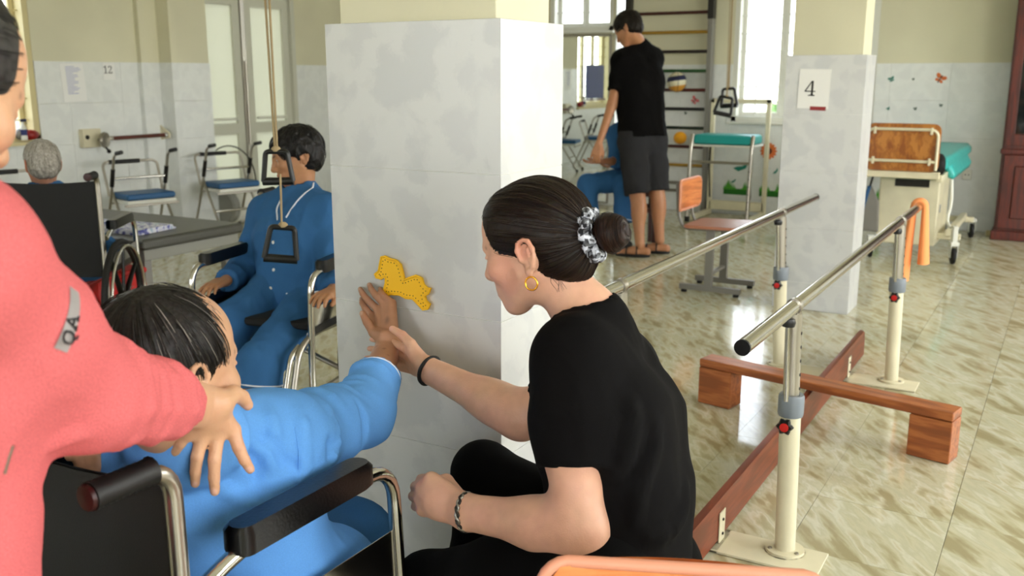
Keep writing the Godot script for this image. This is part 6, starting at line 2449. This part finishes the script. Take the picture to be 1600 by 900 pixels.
# ---- the woman in pink, standing at the left edge
func woman_in_pink():
	var sR := Vector3(-0.831, 1.198, -0.462)
	var sL := Vector3(-1.171, 1.178, -0.512)
	var hip := Vector3(-1.034, 0.720, -0.467)
	var t := thing("person", "person in pink long-sleeved top with a hand on the old man's back", "person", Vector3(hip.x, 0, hip.z))
	var hR := hip + Vector3(0.09, 0, 0)
	var hL := hip - Vector3(0.09, 0, 0)
	var el := Vector3(-0.916, 1.010, -0.637)
	var wr := Vector3(-1.005, 0.905, -0.878)
	var elL := Vector3(-1.115, 0.975, -0.679)
	var wrL := Vector3(-1.194, 0.873, -0.808)
	var nk := Vector3(-1.001, 1.268, -0.527)
	var C := Vector3(-0.973, 1.345, -0.535)
	var B := frame(Vector3(-0.095, -0.533, -0.841), Vector3(-0.127, 0.837, -0.532))
	var skin := Color(0.60, 0.335, 0.20)
	var feats := []
	var g := Geo.new()
	var f := Sdf.new()
	head(f, B, C, 0.97, feats)
	f.cone(C + B * Vector3(0, -0.05, -0.022), nk, 0.047, 0.055, 0.03)
	f.mesh(0.004, g, skin_tint(skin, feats, 41))
	var kn := [Vector3(-0.996, 0.857, -0.922), Vector3(-1.007, 0.856, -0.904), Vector3(-1.018, 0.858, -0.886), Vector3(-1.027, 0.864, -0.870)]
	var tips := [Vector3(-0.979, 0.796, -0.934), Vector3(-1.009, 0.771, -0.893), Vector3(-1.031, 0.784, -0.878), Vector3(-1.057, 0.825, -0.867)]
	var th := [Vector3(-0.991, 0.905, -0.898), Vector3(-0.999, 0.908, -0.930), Vector3(-1.002, 0.897, -0.949), Vector3(-1.004, 0.881, -0.961)]
	f = Sdf.new()
	forearm(f, el, wr, Vector3(0.186, 0.928, 0.321), 1.0)
	hand(f, wr, kn, tips, Vector3(0.004, 0.002, 0.007), th, 1.0)
	var fe := []
	nails(fe, kn, tips, th, Vector3(0.480, 0.287, 0.829), Color(0.68, 0.40, 0.32))
	for k in kn:
		fe.append([k, 0.011, Color(0.40, 0.19, 0.11), 0.45])
	for i in 4:
		fe.append([kn[i].lerp(tips[i], 0.44) + Vector3(0.006, 0.002, 0.010), 0.008, Color(0.44, 0.21, 0.13), 0.5])
	f.mesh(0.003, g, skin_tint(skin, fe, 43))
	# left hand, in shade beyond
	kn = [Vector3(-1.174, 0.849, -0.831), Vector3(-1.185, 0.854, -0.826), Vector3(-1.191, 0.857, -0.817), Vector3(-1.193, 0.859, -0.805)]
	tips = [Vector3(-1.189, 0.787, -0.836), Vector3(-1.193, 0.782, -0.827), Vector3(-1.200, 0.782, -0.817), Vector3(-1.205, 0.813, -0.804)]
	th = [Vector3(-1.173, 0.871, -0.825), Vector3(-1.180, 0.858, -0.842), Vector3(-1.182, 0.842, -0.848), Vector3(-1.188, 0.825, -0.853)]
	f = Sdf.new()
	forearm(f, elL, wrL, Vector3(0.186, 0.928, 0.321), 0.95)
	hand(f, wrL, kn, tips, Vector3(0.003, 0.002, 0.005), th, 0.95)
	f.mesh(0.004, g, skin_tint(skin, [], 44))
	f = Sdf.new()
	trunk(f, hL, hR, sL, sR, nk, -0.015, 0.9)
	f.chain([sR, el], [0.045, 0.038], 0.03)
	f.chain([sL, elL], [0.045, 0.038], 0.03)
	f.chain([hR, hR + Vector3(0, -0.38, -0.02), hR + Vector3(0, -0.74, 0.02)], [0.075, 0.05, 0.036], 0.03)
	f.chain([hL, hL + Vector3(0, -0.38, -0.02), hL + Vector3(0, -0.74, 0.02)], [0.075, 0.05, 0.036], 0.03)
	f.mesh(0.016, g, plain_tint(skin))
	put_at("body", g, "skin", t)
	# pink top, sleeve pushed into folds towards the cuff
	f = Sdf.new()
	var cuff := el.lerp(wr, 0.80)
	tube_cloth(f, [sR, sR.lerp(el, 0.5), el, el.lerp(wr, 0.5), cuff], [0.068, 0.066, 0.063, 0.048, 0.035], 0.025, 0.008)
	tube_cloth(f, [sL, elL, elL.lerp(wrL, 0.8)], [0.066, 0.055, 0.04], 0.025)
	trunk(f, hL, hR, sL, sR, nk, 0.012, 0.95)
	var ax := (wr - el).normalized()
	for k in 6:
		var c := el.lerp(cuff, 0.16 + 0.145 * k)
		var r := lerpf(0.050, 0.033, 0.16 + 0.145 * k)
		fold(f, c + Vector3(0.430, 0.890, 0.151) * r - ax * 0.014, c + Vector3(0.485, -0.597, 0.639) * r + ax * (0.024 - 0.008 * (k % 2)), 0.0085, 0.010)
	fold(f, el + Vector3(-0.028, 0.050, 0.051), el + Vector3(0.045, -0.020, 0.038), 0.010, 0.014)
	f.ell(nk + Vector3(0, 0.05, 0), Vector3(0.06, 0.05, 0.06), Basis(), 0.006, 1)
	g = Geo.new()
	f.mesh(0.0055, g, plain_tint(Color.WHITE), wrinkle(0.0018, Vector3(9, 9, 9), 51))
	var top := put_at("pink_top", g, "pink_cloth", t)
	# grey reflective tag on the upper arm with its letters
	var tc := Vector3(-0.619, 1.177, -0.426)
	var inward := Vector3(-0.803, -0.225, -0.552)
	for k in 14:
		tc += inward * f.at(tc) * 0.9
	var nn := f.grad(tc)
	var along := (el - sR).normalized()
	along = (along - nn * along.dot(nn)).normalized()
	var xb := along.cross(nn).normalized()
	xb = Vector3(0.784, 0.422, -0.455)
	xb = (xb - nn * xb.dot(nn)).normalized()
	var tb := Basis(xb, nn.cross(xb), nn)
	g = Geo.new()
	# a band bent round the sleeve
	for i in 14:
		var q := []
		for e in [[i, -1], [i + 1, -1], [i + 1, 1], [i, 1]]:
			var p: Vector3 = tc + tb * Vector3((e[0] / 14.0 - 0.5) * 0.062, e[1] * 0.0085, 0)
			for k in 3:
				p -= f.grad(p) * (f.at(p) - 0.0022)
			q.append(p)
		g.flat_quad(q[0], q[1], q[2], q[3])
	var strip := put_at("arm_label", g, "reflective_grey", t)
	words("QA", 0.021, "ink", t, Transform3D(tb, tc + nn * 0.0030 - xb * 0.010 - t.position), "Droid Serif", "lettering", 0.0016)
	# zip of the side pocket
	var z0 := Vector3(-0.808, 0.997, -0.507)
	var z1 := Vector3(-0.800, 0.966, -0.504)
	var pts := []
	for k in 13:
		var p := z0.lerp(z1, k / 12.0)
		for j in 4:
			p -= f.grad(p) * (f.at(p) - 0.001)
		pts.append(p)
	put_at("pocket_zip", Geo.new().tube(pts, 0.0016, 6), "steel", t)
	f = Sdf.new()
	f.chain([hR, hR + Vector3(0, -0.38, -0.02), hR + Vector3(0, -0.72, 0.02)], [0.105, 0.075, 0.06], 0.03)
	f.chain([hL, hL + Vector3(0, -0.38, -0.02), hL + Vector3(0, -0.72, 0.02)], [0.105, 0.075, 0.06], 0.03)
	f.cone(hL + Vector3(0, -0.02, 0), hR + Vector3(0, -0.02, 0), 0.108, 0.108, 0.04)
	g = Geo.new()
	f.mesh(0.014, g, plain_tint(Color.WHITE))
	put_at("trousers", g, "black_canvas", t)
	for q in [hL, hR]:
		f = Sdf.new()
		var a := Vector3(q.x, 0.05, q.z)
		f.chain([a + Vector3(0, 0, 0.05), a + Vector3(0, -0.005, -0.06), a + Vector3(0, -0.012, -0.15)], [0.042, 0.042, 0.033], 0.02)
		f.cut(a + Vector3(0, -0.05, 0), Vector3.DOWN)
		g = Geo.new()
		f.mesh(0.01, g, plain_tint(Color.WHITE))
		put_at("shoe", g, "black_rubber", t)
	# hair, dark grey
	f = Sdf.new()
	f.ell(C + B * Vector3(0, 0.032, -0.020), Vector3(0.083, 0.094, 0.102), B, 0.02)
	f.ell(C + B * Vector3(0, -0.020, -0.055), Vector3(0.068, 0.062, 0.060), B, 0.03)
	f.ell(C + B * Vector3(0, -0.045, 0.120), Vector3(0.125, 0.118, 0.082), B, 0.012, 1)
	f.ell(C + B * Vector3(0.10, -0.06, 0.03), Vector3(0.07, 0.068, 0.06), B, 0.012, 1)
	f.ell(C + B * Vector3(-0.10, -0.06, 0.03), Vector3(0.07, 0.068, 0.06), B, 0.012, 1)
	g = Geo.new()
	var fl := func(p: Vector3) -> Vector3: return (-B.z - B.y * 0.5).normalized()
	f.mesh(0.0055, g, hair_tint(Color(0.012, 0.011, 0.011), Color(0.05, 0.047, 0.045), fl, 6, 180.0))
	var hair := put_at("hair", g, "hair", t)
	put("hair_strands", strands(f, g, 300, fl, 10, 0.008, 0.0009, [Color(0.01, 0.01, 0.01), Color(0.04, 0.037, 0.035), Color(0.1, 0.095, 0.09)], 61), "hair", hair).set_meta("kind", "stuff")

# ---- smaller figures share one builder
func figure(label: String, base: Vector3, J: Dictionary, o: Dictionary) -> Node3D:
	var t := thing("person", label, "person", base)
	var s: float = o.s
	var skin: Color = o.skin
	var B: Basis = J.B
	var C: Vector3 = J.hd
	var feats := []
	var g := Geo.new()
	var f := Sdf.new()
	head(f, B, C, s, feats)
	f.cone(C + B * (Vector3(0, -0.05, -0.022) * s), J.nk, 0.05 * s, 0.056 * s, 0.03)
	if o.has("flush"):
		feats.append([C + B * Vector3(0.07, -0.01, 0.0) * s, 0.08, o.flush, 0.7])
	f.mesh(o.h, g, skin_tint(skin, feats, 3))
	f = Sdf.new()
	trunk(f, J.hL, J.hR, J.sL, J.sR, J.nk, -0.012, s * 0.93)
	f.chain([J.sL, J.elL, J.wrL], [0.044 * s, 0.037 * s, 0.024 * s], 0.02)
	f.chain([J.sR, J.elR, J.wrR], [0.044 * s, 0.037 * s, 0.024 * s], 0.02)
	for q in [[J.hL, J.kL, J.aL], [J.hR, J.kR, J.aR]]:
		f.chain(q, [0.075 * s, 0.052 * s, 0.035 * s], 0.03)
		f.ell((q[1] as Vector3).lerp(q[2], 0.3) - (J.toe as Vector3) * 0.012, Vector3(0.05, 0.11, 0.05) * s, frame(J.toe), 0.04)
	f.mesh(0.013, g, skin_tint(skin, [], 8))
	# hands: palm and five fingers
	for q in [[J.wrL, J.hdL, 1.0], [J.wrR, J.hdR, -1.0]]:
		var w: Vector3 = q[0]
		var dir: Vector3 = (q[1] as Vector3).normalized()
		var nn: Vector3 = (J.palm as Vector3)
		nn = (nn - dir * nn.dot(dir)).normalized()
		var ac: Vector3 = dir.cross(nn) * q[2]
		var kn := []
		var tp := []
		for i in 4:
			var k: Vector3 = w + dir * (0.085 - 0.004 * absf(i - 1)) * s + ac * (0.028 - 0.0185 * i) * s
			kn.append(k)
			tp.append(k + (dir * 0.062 + nn * 0.03 + ac * (0.006 - 0.005 * i)) * s * [0.92, 1.0, 0.94, 0.76][i])
		f = Sdf.new()
		hand(f, w, kn, tp, -nn * 0.006 + dir * 0.006, [w + (dir * 0.025 + ac * 0.022) * s, w + (dir * 0.055 + ac * 0.04 + nn * 0.012) * s, w + (dir * 0.08 + ac * 0.046 + nn * 0.022) * s, w + (dir * 0.10 + ac * 0.045 + nn * 0.03) * s], s)
		f.mesh(0.0045, g, plain_tint(skin))
	put_at("body", g, "skin", t)
	# upper garment
	f = Sdf.new()
	for q in [[J.sL, J.elL, J.wrL], [J.sR, J.elR, J.wrR]]:
		if o.sleeve < 1.0:
			tube_cloth(f, [q[0], (q[0] as Vector3).lerp(q[1], o.sleeve * 0.5), (q[0] as Vector3).lerp(q[1], o.sleeve)], [0.06 * s, 0.062 * s, 0.06 * s], 0.03)
		else:
			tube_cloth(f, [q[0], q[1], (q[1] as Vector3).lerp(q[2], o.sleeve - 1.0)], [0.066 * s, 0.060 * s, 0.05 * s], 0.03)
	trunk(f, J.hL, J.hR, J.sL, J.sR, J.nk, o.loose, s * 0.98)
	f.ell((J.nk as Vector3) + (C - (J.nk as Vector3)) * 0.3 + B.z * 0.01, Vector3(0.064, 0.06, 0.064) * s, Basis(), 0.006, 1)
	if o.has("hem"):
		f.ell(o.hem - Vector3(0, 0.25, 0), Vector3(0.5, 0.25, 0.5), Basis(), 0.004, 1)
	g = Geo.new()
	f.mesh(o.hc, g, plain_tint(Color.WHITE), wrinkle(o.fold, Vector3(7, 5, 7), 4))
	put_at(o.top_name, g, o.top, t)
	last_top = f
	# lower garment
	f = Sdf.new()
	for q in [[J.hL, J.kL, J.aL], [J.hR, J.kR, J.aR]]:
		if o.leg <= 1.0:
			tube_cloth(f, [q[0], (q[0] as Vector3).lerp(q[1], o.leg * 0.5), (q[0] as Vector3).lerp(q[1], o.leg)], [0.108 * s * o.get("slim", 1.0), 0.098 * s, o.cuff * s], 0.03, 0.015)
		else:
			tube_cloth(f, [q[0], q[1], (q[1] as Vector3).lerp(q[2], o.leg - 1.0)], [0.105 * s, 0.085 * s, o.cuff * s], 0.03, 0.015)
	f.cone(J.hL, J.hR, 0.115 * s * o.get("slim", 1.0), 0.115 * s * o.get("slim", 1.0), 0.05)
	if o.has("waist"):
		f.cone((J.hL as Vector3) + Vector3(0, 0.07, 0), (J.hR as Vector3) + Vector3(0, 0.07, 0), 0.085 * s, 0.085 * s, 0.05)
	g = Geo.new()
	f.mesh(o.hc, g, plain_tint(Color.WHITE), wrinkle(o.fold, Vector3(7, 4, 7), 14))
	put_at(o.bottom_name, g, o.bottom, t)
	if o.has("piping"):
		for q in [[J.hL, J.kL, J.aL], [J.hR, J.kR, J.aR]]:
			var e: Vector3 = (q[1] as Vector3).lerp(q[2], o.leg - 1.02)
			hem_ring("hem_piping", e, q[2] - q[1], (o.cuff + 0.002) * s, 0.003, "white_piping", t)
	# short hair
	f = Sdf.new()
	f.ell(C + B * (Vector3(0, 0.034, -0.018) * s), Vector3(0.084, 0.095, 0.104) * s * o.hair_size, B, 0.02)
	f.ell(C + B * (Vector3(0, -0.022, -0.055) * s), Vector3(0.068, 0.058, 0.056) * s, B, 0.03)
	f.ell(C + B * (Vector3(0, -0.045 + o.hairline, 0.128) * s), Vector3(0.13, 0.118, 0.088) * s, B, 0.012, 1)
	for x in [-1.0, 1.0]:
		f.ell(C + B * (Vector3(x * 0.10, -0.045, 0.034) * s), Vector3(0.06, 0.062, 0.048) * s, B, 0.012, 1)
		f.ell(C + B * (Vector3(x * 0.094, -0.022, -0.022) * s), Vector3(0.03, 0.032, 0.022) * s, B, 0.010, 1)
	f.cut(C + B * (Vector3(0, -0.072, -0.06) * s), B * Vector3(0, -0.92, 0.35))
	g = Geo.new()
	var crown := C + B * (Vector3(0, 0.11, -0.05) * s)
	var flow := func(p: Vector3) -> Vector3: return ((p - crown).normalized() + B.z * 0.2 - B.y * 0.4).normalized()
	f.mesh(o.h * 1.1, g, hair_tint(o.hair_a, o.hair_b, flow, 4, 120.0), wrinkle(0.005, Vector3(24, 24, 24), 71))
	var hair := put_at("hair", g, "hair", t)
	put("hair_strands", strands(f, g, 260, flow, 7, 0.01, 0.0013, [o.hair_a, o.hair_b], 81, 0.004), "hair", hair).set_meta("kind", "stuff")
	return t

func footwear(t: Node3D, called: String, a: Vector3, fwd: Vector3, material: String):
	fwd = (fwd * Vector3(1, 0, 1)).normalized()
	var f := Sdf.new()
	var b := Vector3(a.x, 0.045, a.z)
	f.chain([b - fwd * 0.04, b + fwd * 0.05 - Vector3(0, 0.004, 0), b + fwd * 0.15 - Vector3(0, 0.012, 0)], [0.040, 0.042, 0.032], 0.02)
	f.cut(Vector3(a.x, 0.004, a.z), Vector3.DOWN)
	var g := Geo.new()
	f.mesh(0.008, g, plain_tint(Color.WHITE))
	put_at(called, g, material, t)

func middle_man():
	var B := frame(Vector3(-0.596, -0.231, 0.769), Vector3(-0.135, 0.990, -0.036))
	var J := {"hd": Vector3(-2.714, 1.032, -2.938), "B": B, "nk": Vector3(-2.708, 0.891, -2.953), "sL": Vector3(-2.515, 0.818, -2.904), "sR": Vector3(-2.859, 0.793, -2.911), "elL": Vector3(-2.399, 0.583, -2.769), "elR": Vector3(-2.903, 0.566, -2.792), "wrL": Vector3(-2.278, 0.587, -2.627), "wrR": Vector3(-2.835, 0.562, -2.630),
		"hL": Vector3(-2.533, 0.500, -2.842), "hR": Vector3(-2.707, 0.500, -2.798), "kL": Vector3(-2.446, 0.335, -2.407), "kR": Vector3(-2.692, 0.426, -2.489), "aL": Vector3(-2.446, 0.110, -2.357), "aR": Vector3(-2.692, 0.110, -2.439), "toe": Vector3(0.240, 0.000, 0.970), "hdL": Vector3(0.240, 0.000, 0.970), "hdR": Vector3(0.240, 0.000, 0.970), "palm": Vector3(0, -1, 0)}
	var t := figure("dark-haired man in blue pyjamas in a wheelchair, his face behind the hanging handle", Vector3(-2.620, 0.000, -2.820), J, {"s": 0.93, "skin": Color(0.42, 0.20, 0.10), "h": 0.0042, "hc": 0.0085, "sleeve": 1.85, "loose": 0.028, "top": "dark_blue_cloth", "top_name": "pyjama_top",
		"bottom": "dark_blue_cloth", "bottom_name": "pyjama_trousers", "leg": 1.28, "cuff": 0.098, "fold": 0.006, "piping": true, "hair_size": 1.11, "hairline": 0.0, "hair_a": Color(0.004, 0.004, 0.004), "hair_b": Color(0.014, 0.012, 0.012)})
	for a in [Vector3(-2.446, 0.110, -2.357), Vector3(-2.692, 0.110, -2.439)]:
		footwear(t, "slipper", a, Vector3(0.240, 0.000, 0.970), "black_rubber")
	# collar with white piping, buttons, pocket edges and the printed line on the chest
	var col := Geo.new()
	put_at("collar_piping", Geo.new().tube(laid(last_top, bend([Vector3(-2.615, 0.968, -2.956), Vector3(-2.594, 0.915, -2.883), Vector3(-2.615, 0.865, -2.811), Vector3(-2.630, 0.813, -2.777)], 0.03), 0.003), 0.0035, 6), "white_piping", t)
	put_at("collar_piping", Geo.new().tube(laid(last_top, bend([Vector3(-2.712, 0.892, -2.809), Vector3(-2.706, 0.853, -2.779), Vector3(-2.671, 0.807, -2.763)], 0.02), 0.003), 0.0035, 6), "white_piping", t)
	for p in [Vector3(-2.668, 0.723, -2.709), Vector3(-2.643, 0.629, -2.652), Vector3(-2.637, 0.569, -2.616), Vector3(-2.629, 0.506, -2.593)]:
		put_at("button", Geo.new().ball(laid(last_top, [p], 0.002)[0], Vector3(0.008, 0.008, 0.005), 10), "white", t)
	put_at("pocket_edge", Geo.new().tube(laid(last_top, bend([Vector3(-2.546, 0.558, -2.583), Vector3(-2.505, 0.539, -2.603), Vector3(-2.446, 0.530, -2.611)])), 0.003, 6), "white_piping", t)
	put_at("pocket_edge", Geo.new().tube(laid(last_top, bend([Vector3(-2.719, 0.533, -2.595), Vector3(-2.683, 0.533, -2.593), Vector3(-2.649, 0.540, -2.590)])), 0.003, 6), "white_piping", t)

func standing_man():
	var B := frame(Vector3(-0.830, -0.555, -0.058), Vector3(-0.342, 0.931, -0.125))
	var J := {"hd": Vector3(-3.042, 1.704, -7.014), "B": B, "nk": Vector3(-2.980, 1.582, -7.113), "sL": Vector3(-3.062, 1.465, -6.965), "sR": Vector3(-2.915, 1.487, -7.221), "elL": Vector3(-3.089, 1.135, -6.853), "elR": Vector3(-3.025, 1.126, -7.255), "wrL": Vector3(-3.121, 0.856, -6.704), "wrR": Vector3(-3.102, 0.874, -7.194),
		"hL": Vector3(-2.931, 0.861, -6.899), "hR": Vector3(-2.831, 0.864, -7.065), "kL": Vector3(-2.850, 0.463, -6.833), "kR": Vector3(-2.762, 0.476, -7.006), "aL": Vector3(-2.791, 0.085, -6.771), "aR": Vector3(-2.714, 0.100, -6.985), "toe": Vector3(-0.983, 0.000, 0.185), "hdL": Vector3(-0.210, -0.970, 0.122), "hdR": Vector3(-0.321, -0.928, 0.186), "palm": Vector3(-0.232, 0.000, -0.973)}
	var t := figure("standing man in black T-shirt and grey shorts, back turned, before the wall bars", Vector3(-2.881, 0.000, -6.982), J, {"s": 1.04, "skin": Color(0.48, 0.22, 0.11), "h": 0.007, "hc": 0.011, "sleeve": 0.66, "loose": 0.032, "top": "black_cloth", "top_name": "shirt", "hem": Vector3(-2.895, 0.925, -6.996),
		"bottom": "grey_cloth", "bottom_name": "shorts", "leg": 0.97, "cuff": 0.092, "fold": 0.005, "waist": true, "slim": 0.9, "hair_size": 1.05, "hairline": 0.016, "hair_a": Color(0.006, 0.005, 0.004), "hair_b": Color(0.02, 0.014, 0.01)})
	var fw := Vector3(-0.969, 0.000, 0.246)
	for a in [Vector3(-2.791, 0.085, -6.771), Vector3(-2.714, 0.100, -6.985)]:
		var b := Vector3(a.x, 0.04, a.z)
		var f := Sdf.new()
		f.chain([b - fw * 0.05, b + fw * 0.05 - Vector3(0, 0.004, 0), b + fw * 0.16 - Vector3(0, 0.014, 0)], [0.034, 0.036, 0.026], 0.03)
		var g := Geo.new()
		f.mesh(0.008, g, plain_tint(Color(0.48, 0.22, 0.11)))
		put_at("foot", g, "skin", t)
		g = Geo.new()
		var o := PackedVector2Array()
		for k in 20:
			var q := TAU * k / 20
			o.append(Vector2(0.055 + cos(q) * 0.135, sin(q) * (0.048 - 0.008 * cos(q))))
		g.slab(o, 0.022, Transform3D(Basis(fw, Vector3.UP.cross(fw) * -1.0, Vector3.UP), Vector3(a.x, 0.012, a.z)), 0.004)
		var sole := put_at("sandal_sole", g, "black_rubber", t)
		for q in [0.02, 0.10]:
			var arch := []
			for k in 9:
				var w := PI * k / 8
				arch.append(Vector3(a.x, 0.02, a.z) + fw * q + Vector3.UP.cross(fw) * cos(w) * 0.044 + Vector3.UP * sin(w) * (0.075 - q * 0.25))
			put("strap", Geo.new().tube(arch, 0.011, 8, false, 0.35), "black_rubber", sole, Transform3D())
	# spectacles, seen from the side
	var g := Geo.new()
	var C := Vector3(-3.042, 1.704, -7.014)
	for x in [-1.0, 1.0]:
		var ring := []
		for k in 16:
			var a := TAU * k / 16
			ring.append(C + B * (Vector3(x * 0.034 + cos(a) * 0.024, 0.002 + sin(a) * 0.019, 0.103) * 1.04))
		g.tube(ring, 0.0012, 6, true)
		g.tube([C + B * (Vector3(x * 0.058, 0.008, 0.102) * 1.04), C + B * (Vector3(x * 0.082, 0.01, -0.01) * 1.04)], 0.0018, 6)
	g.tube([C + B * (Vector3(-0.011, 0.004, 0.106) * 1.04), C + B * (Vector3(0.011, 0.004, 0.106) * 1.04)], 0.0018, 6)
	put_at("spectacles", g, "steel", t)

func seated_patient():
	var B := frame(Vector3(-0.779, -0.362, 0.512))
	var J := {"hd": Vector3(-3.155, 1.147, -7.351), "B": B, "nk": Vector3(-3.163, 0.983, -7.328), "sL": Vector3(-3.189, 0.898, -7.173), "sR": Vector3(-3.095, 0.897, -7.440), "elL": Vector3(-3.145, 0.692, -7.075), "elR": Vector3(-3.078, 0.690, -7.279), "wrL": Vector3(-3.204, 0.701, -6.913), "wrR": Vector3(-3.145, 0.658, -7.114),
		"hL": Vector3(-3.068, 0.542, -7.200), "hR": Vector3(-3.022, 0.541, -7.345), "kL": Vector3(-3.302, 0.516, -6.892), "kR": Vector3(-3.051, 0.507, -7.035), "aL": Vector3(-3.253, 0.229, -6.848), "aR": Vector3(-3.015, 0.182, -6.950), "toe": Vector3(-0.811, 0.000, 0.585), "hdL": Vector3(-0.861, -0.100, 0.499), "hdR": Vector3(-0.861, -0.100, 0.499), "palm": Vector3(0, 1, 0)}
	var base := Vector3(-3.045, 0.000, -7.273)
	var t := figure("seated patient in blue pyjamas on a dark stool, mostly hidden by the standing man", base, J, {"s": 0.92, "skin": Color(0.42, 0.19, 0.10), "h": 0.007, "hc": 0.011, "sleeve": 1.15, "loose": 0.024, "top": "dark_blue_cloth", "top_name": "pyjama_top",
		"bottom": "dark_blue_cloth", "bottom_name": "pyjama_trousers", "leg": 1.85, "cuff": 0.078, "fold": 0.006, "piping": true, "hair_size": 1.0, "hairline": 0.0, "hair_a": Color(0.006, 0.006, 0.006), "hair_b": Color(0.02, 0.018, 0.018)})
	for a in [Vector3(-3.253, 0.229, -6.848), Vector3(-3.015, 0.182, -6.950)]:
		footwear(t, "slipper", a, Vector3(-0.811, 0.000, 0.585), "black_rubber")
	var st := thing("wooden_stool", "dark red wooden stool under the patient being helped by the standing man", "stool", base, 0.5)
	var g := Geo.new()
	g.box(Vector3(0, 0.43, 0), Vector3(0.34, 0.035, 0.34), Basis(), 0.006)
	put("seat", g, "stool_wood", st)
	for sx in [-1, 1]:
		for sz in [-1, 1]:
			put("leg", Geo.new().box(Vector3(sx * 0.14, 0.205, sz * 0.14), Vector3(0.04, 0.41, 0.04), Basis(), 0.004), "stool_wood", st)
	for q in 4:
		put("stretcher", Geo.new().box(Basis(Vector3.UP, q * PI / 2) * Vector3(0, 0.30, 0.14), Vector3(0.25, 0.035, 0.022), Basis(Vector3.UP, q * PI / 2), 0.003), "stool_wood", st)

func grey_man():
	var B := frame(Vector3(-0.897, -0.123, -0.426))
	var J := {"hd": Vector3(-4.246, 0.944, -2.856), "B": B, "nk": Vector3(-4.261, 0.839, -2.868), "sL": Vector3(-4.304, 0.739, -2.745), "sR": Vector3(-4.218, 0.739, -2.990), "elL": Vector3(-4.377, 0.499, -2.718), "elR": Vector3(-4.258, 0.499, -3.057), "wrL": Vector3(-4.546, 0.469, -2.841), "wrR": Vector3(-4.467, 0.469, -3.067),
		"hL": Vector3(-4.135, 0.500, -2.802), "hR": Vector3(-4.076, 0.500, -2.972), "kL": Vector3(-4.513, 0.500, -2.935), "kR": Vector3(-4.453, 0.500, -3.104), "aL": Vector3(-4.560, 0.120, -2.951), "aR": Vector3(-4.500, 0.120, -3.121), "toe": Vector3(-0.943, 0.000, -0.332), "hdL": Vector3(-0.943, 0.000, -0.332), "hdR": Vector3(-0.943, 0.000, -0.332), "palm": Vector3(0, -1, 0)}
	var t := figure("grey-haired man in blue seen from behind in the red framed wheelchair", Vector3(-4.200, 0.000, -2.920), J, {"s": 0.92, "skin": Color(0.46, 0.22, 0.13), "flush": Color(0.62, 0.20, 0.10), "h": 0.005, "hc": 0.012, "sleeve": 1.8, "loose": 0.02, "top": "dark_blue_cloth", "top_name": "pyjama_top",
		"bottom": "dark_blue_cloth", "bottom_name": "pyjama_trousers", "leg": 1.8, "cuff": 0.075, "fold": 0.005, "hair_size": 0.97, "hairline": 0.02, "hair_a": Color(0.22, 0.20, 0.17), "hair_b": Color(0.46, 0.43, 0.38)})
	for a in [Vector3(-4.560, 0.120, -2.951), Vector3(-4.500, 0.120, -3.121)]:
		footwear(t, "slipper", a, Vector3(-0.943, 0.000, -0.332), "black_rubber")
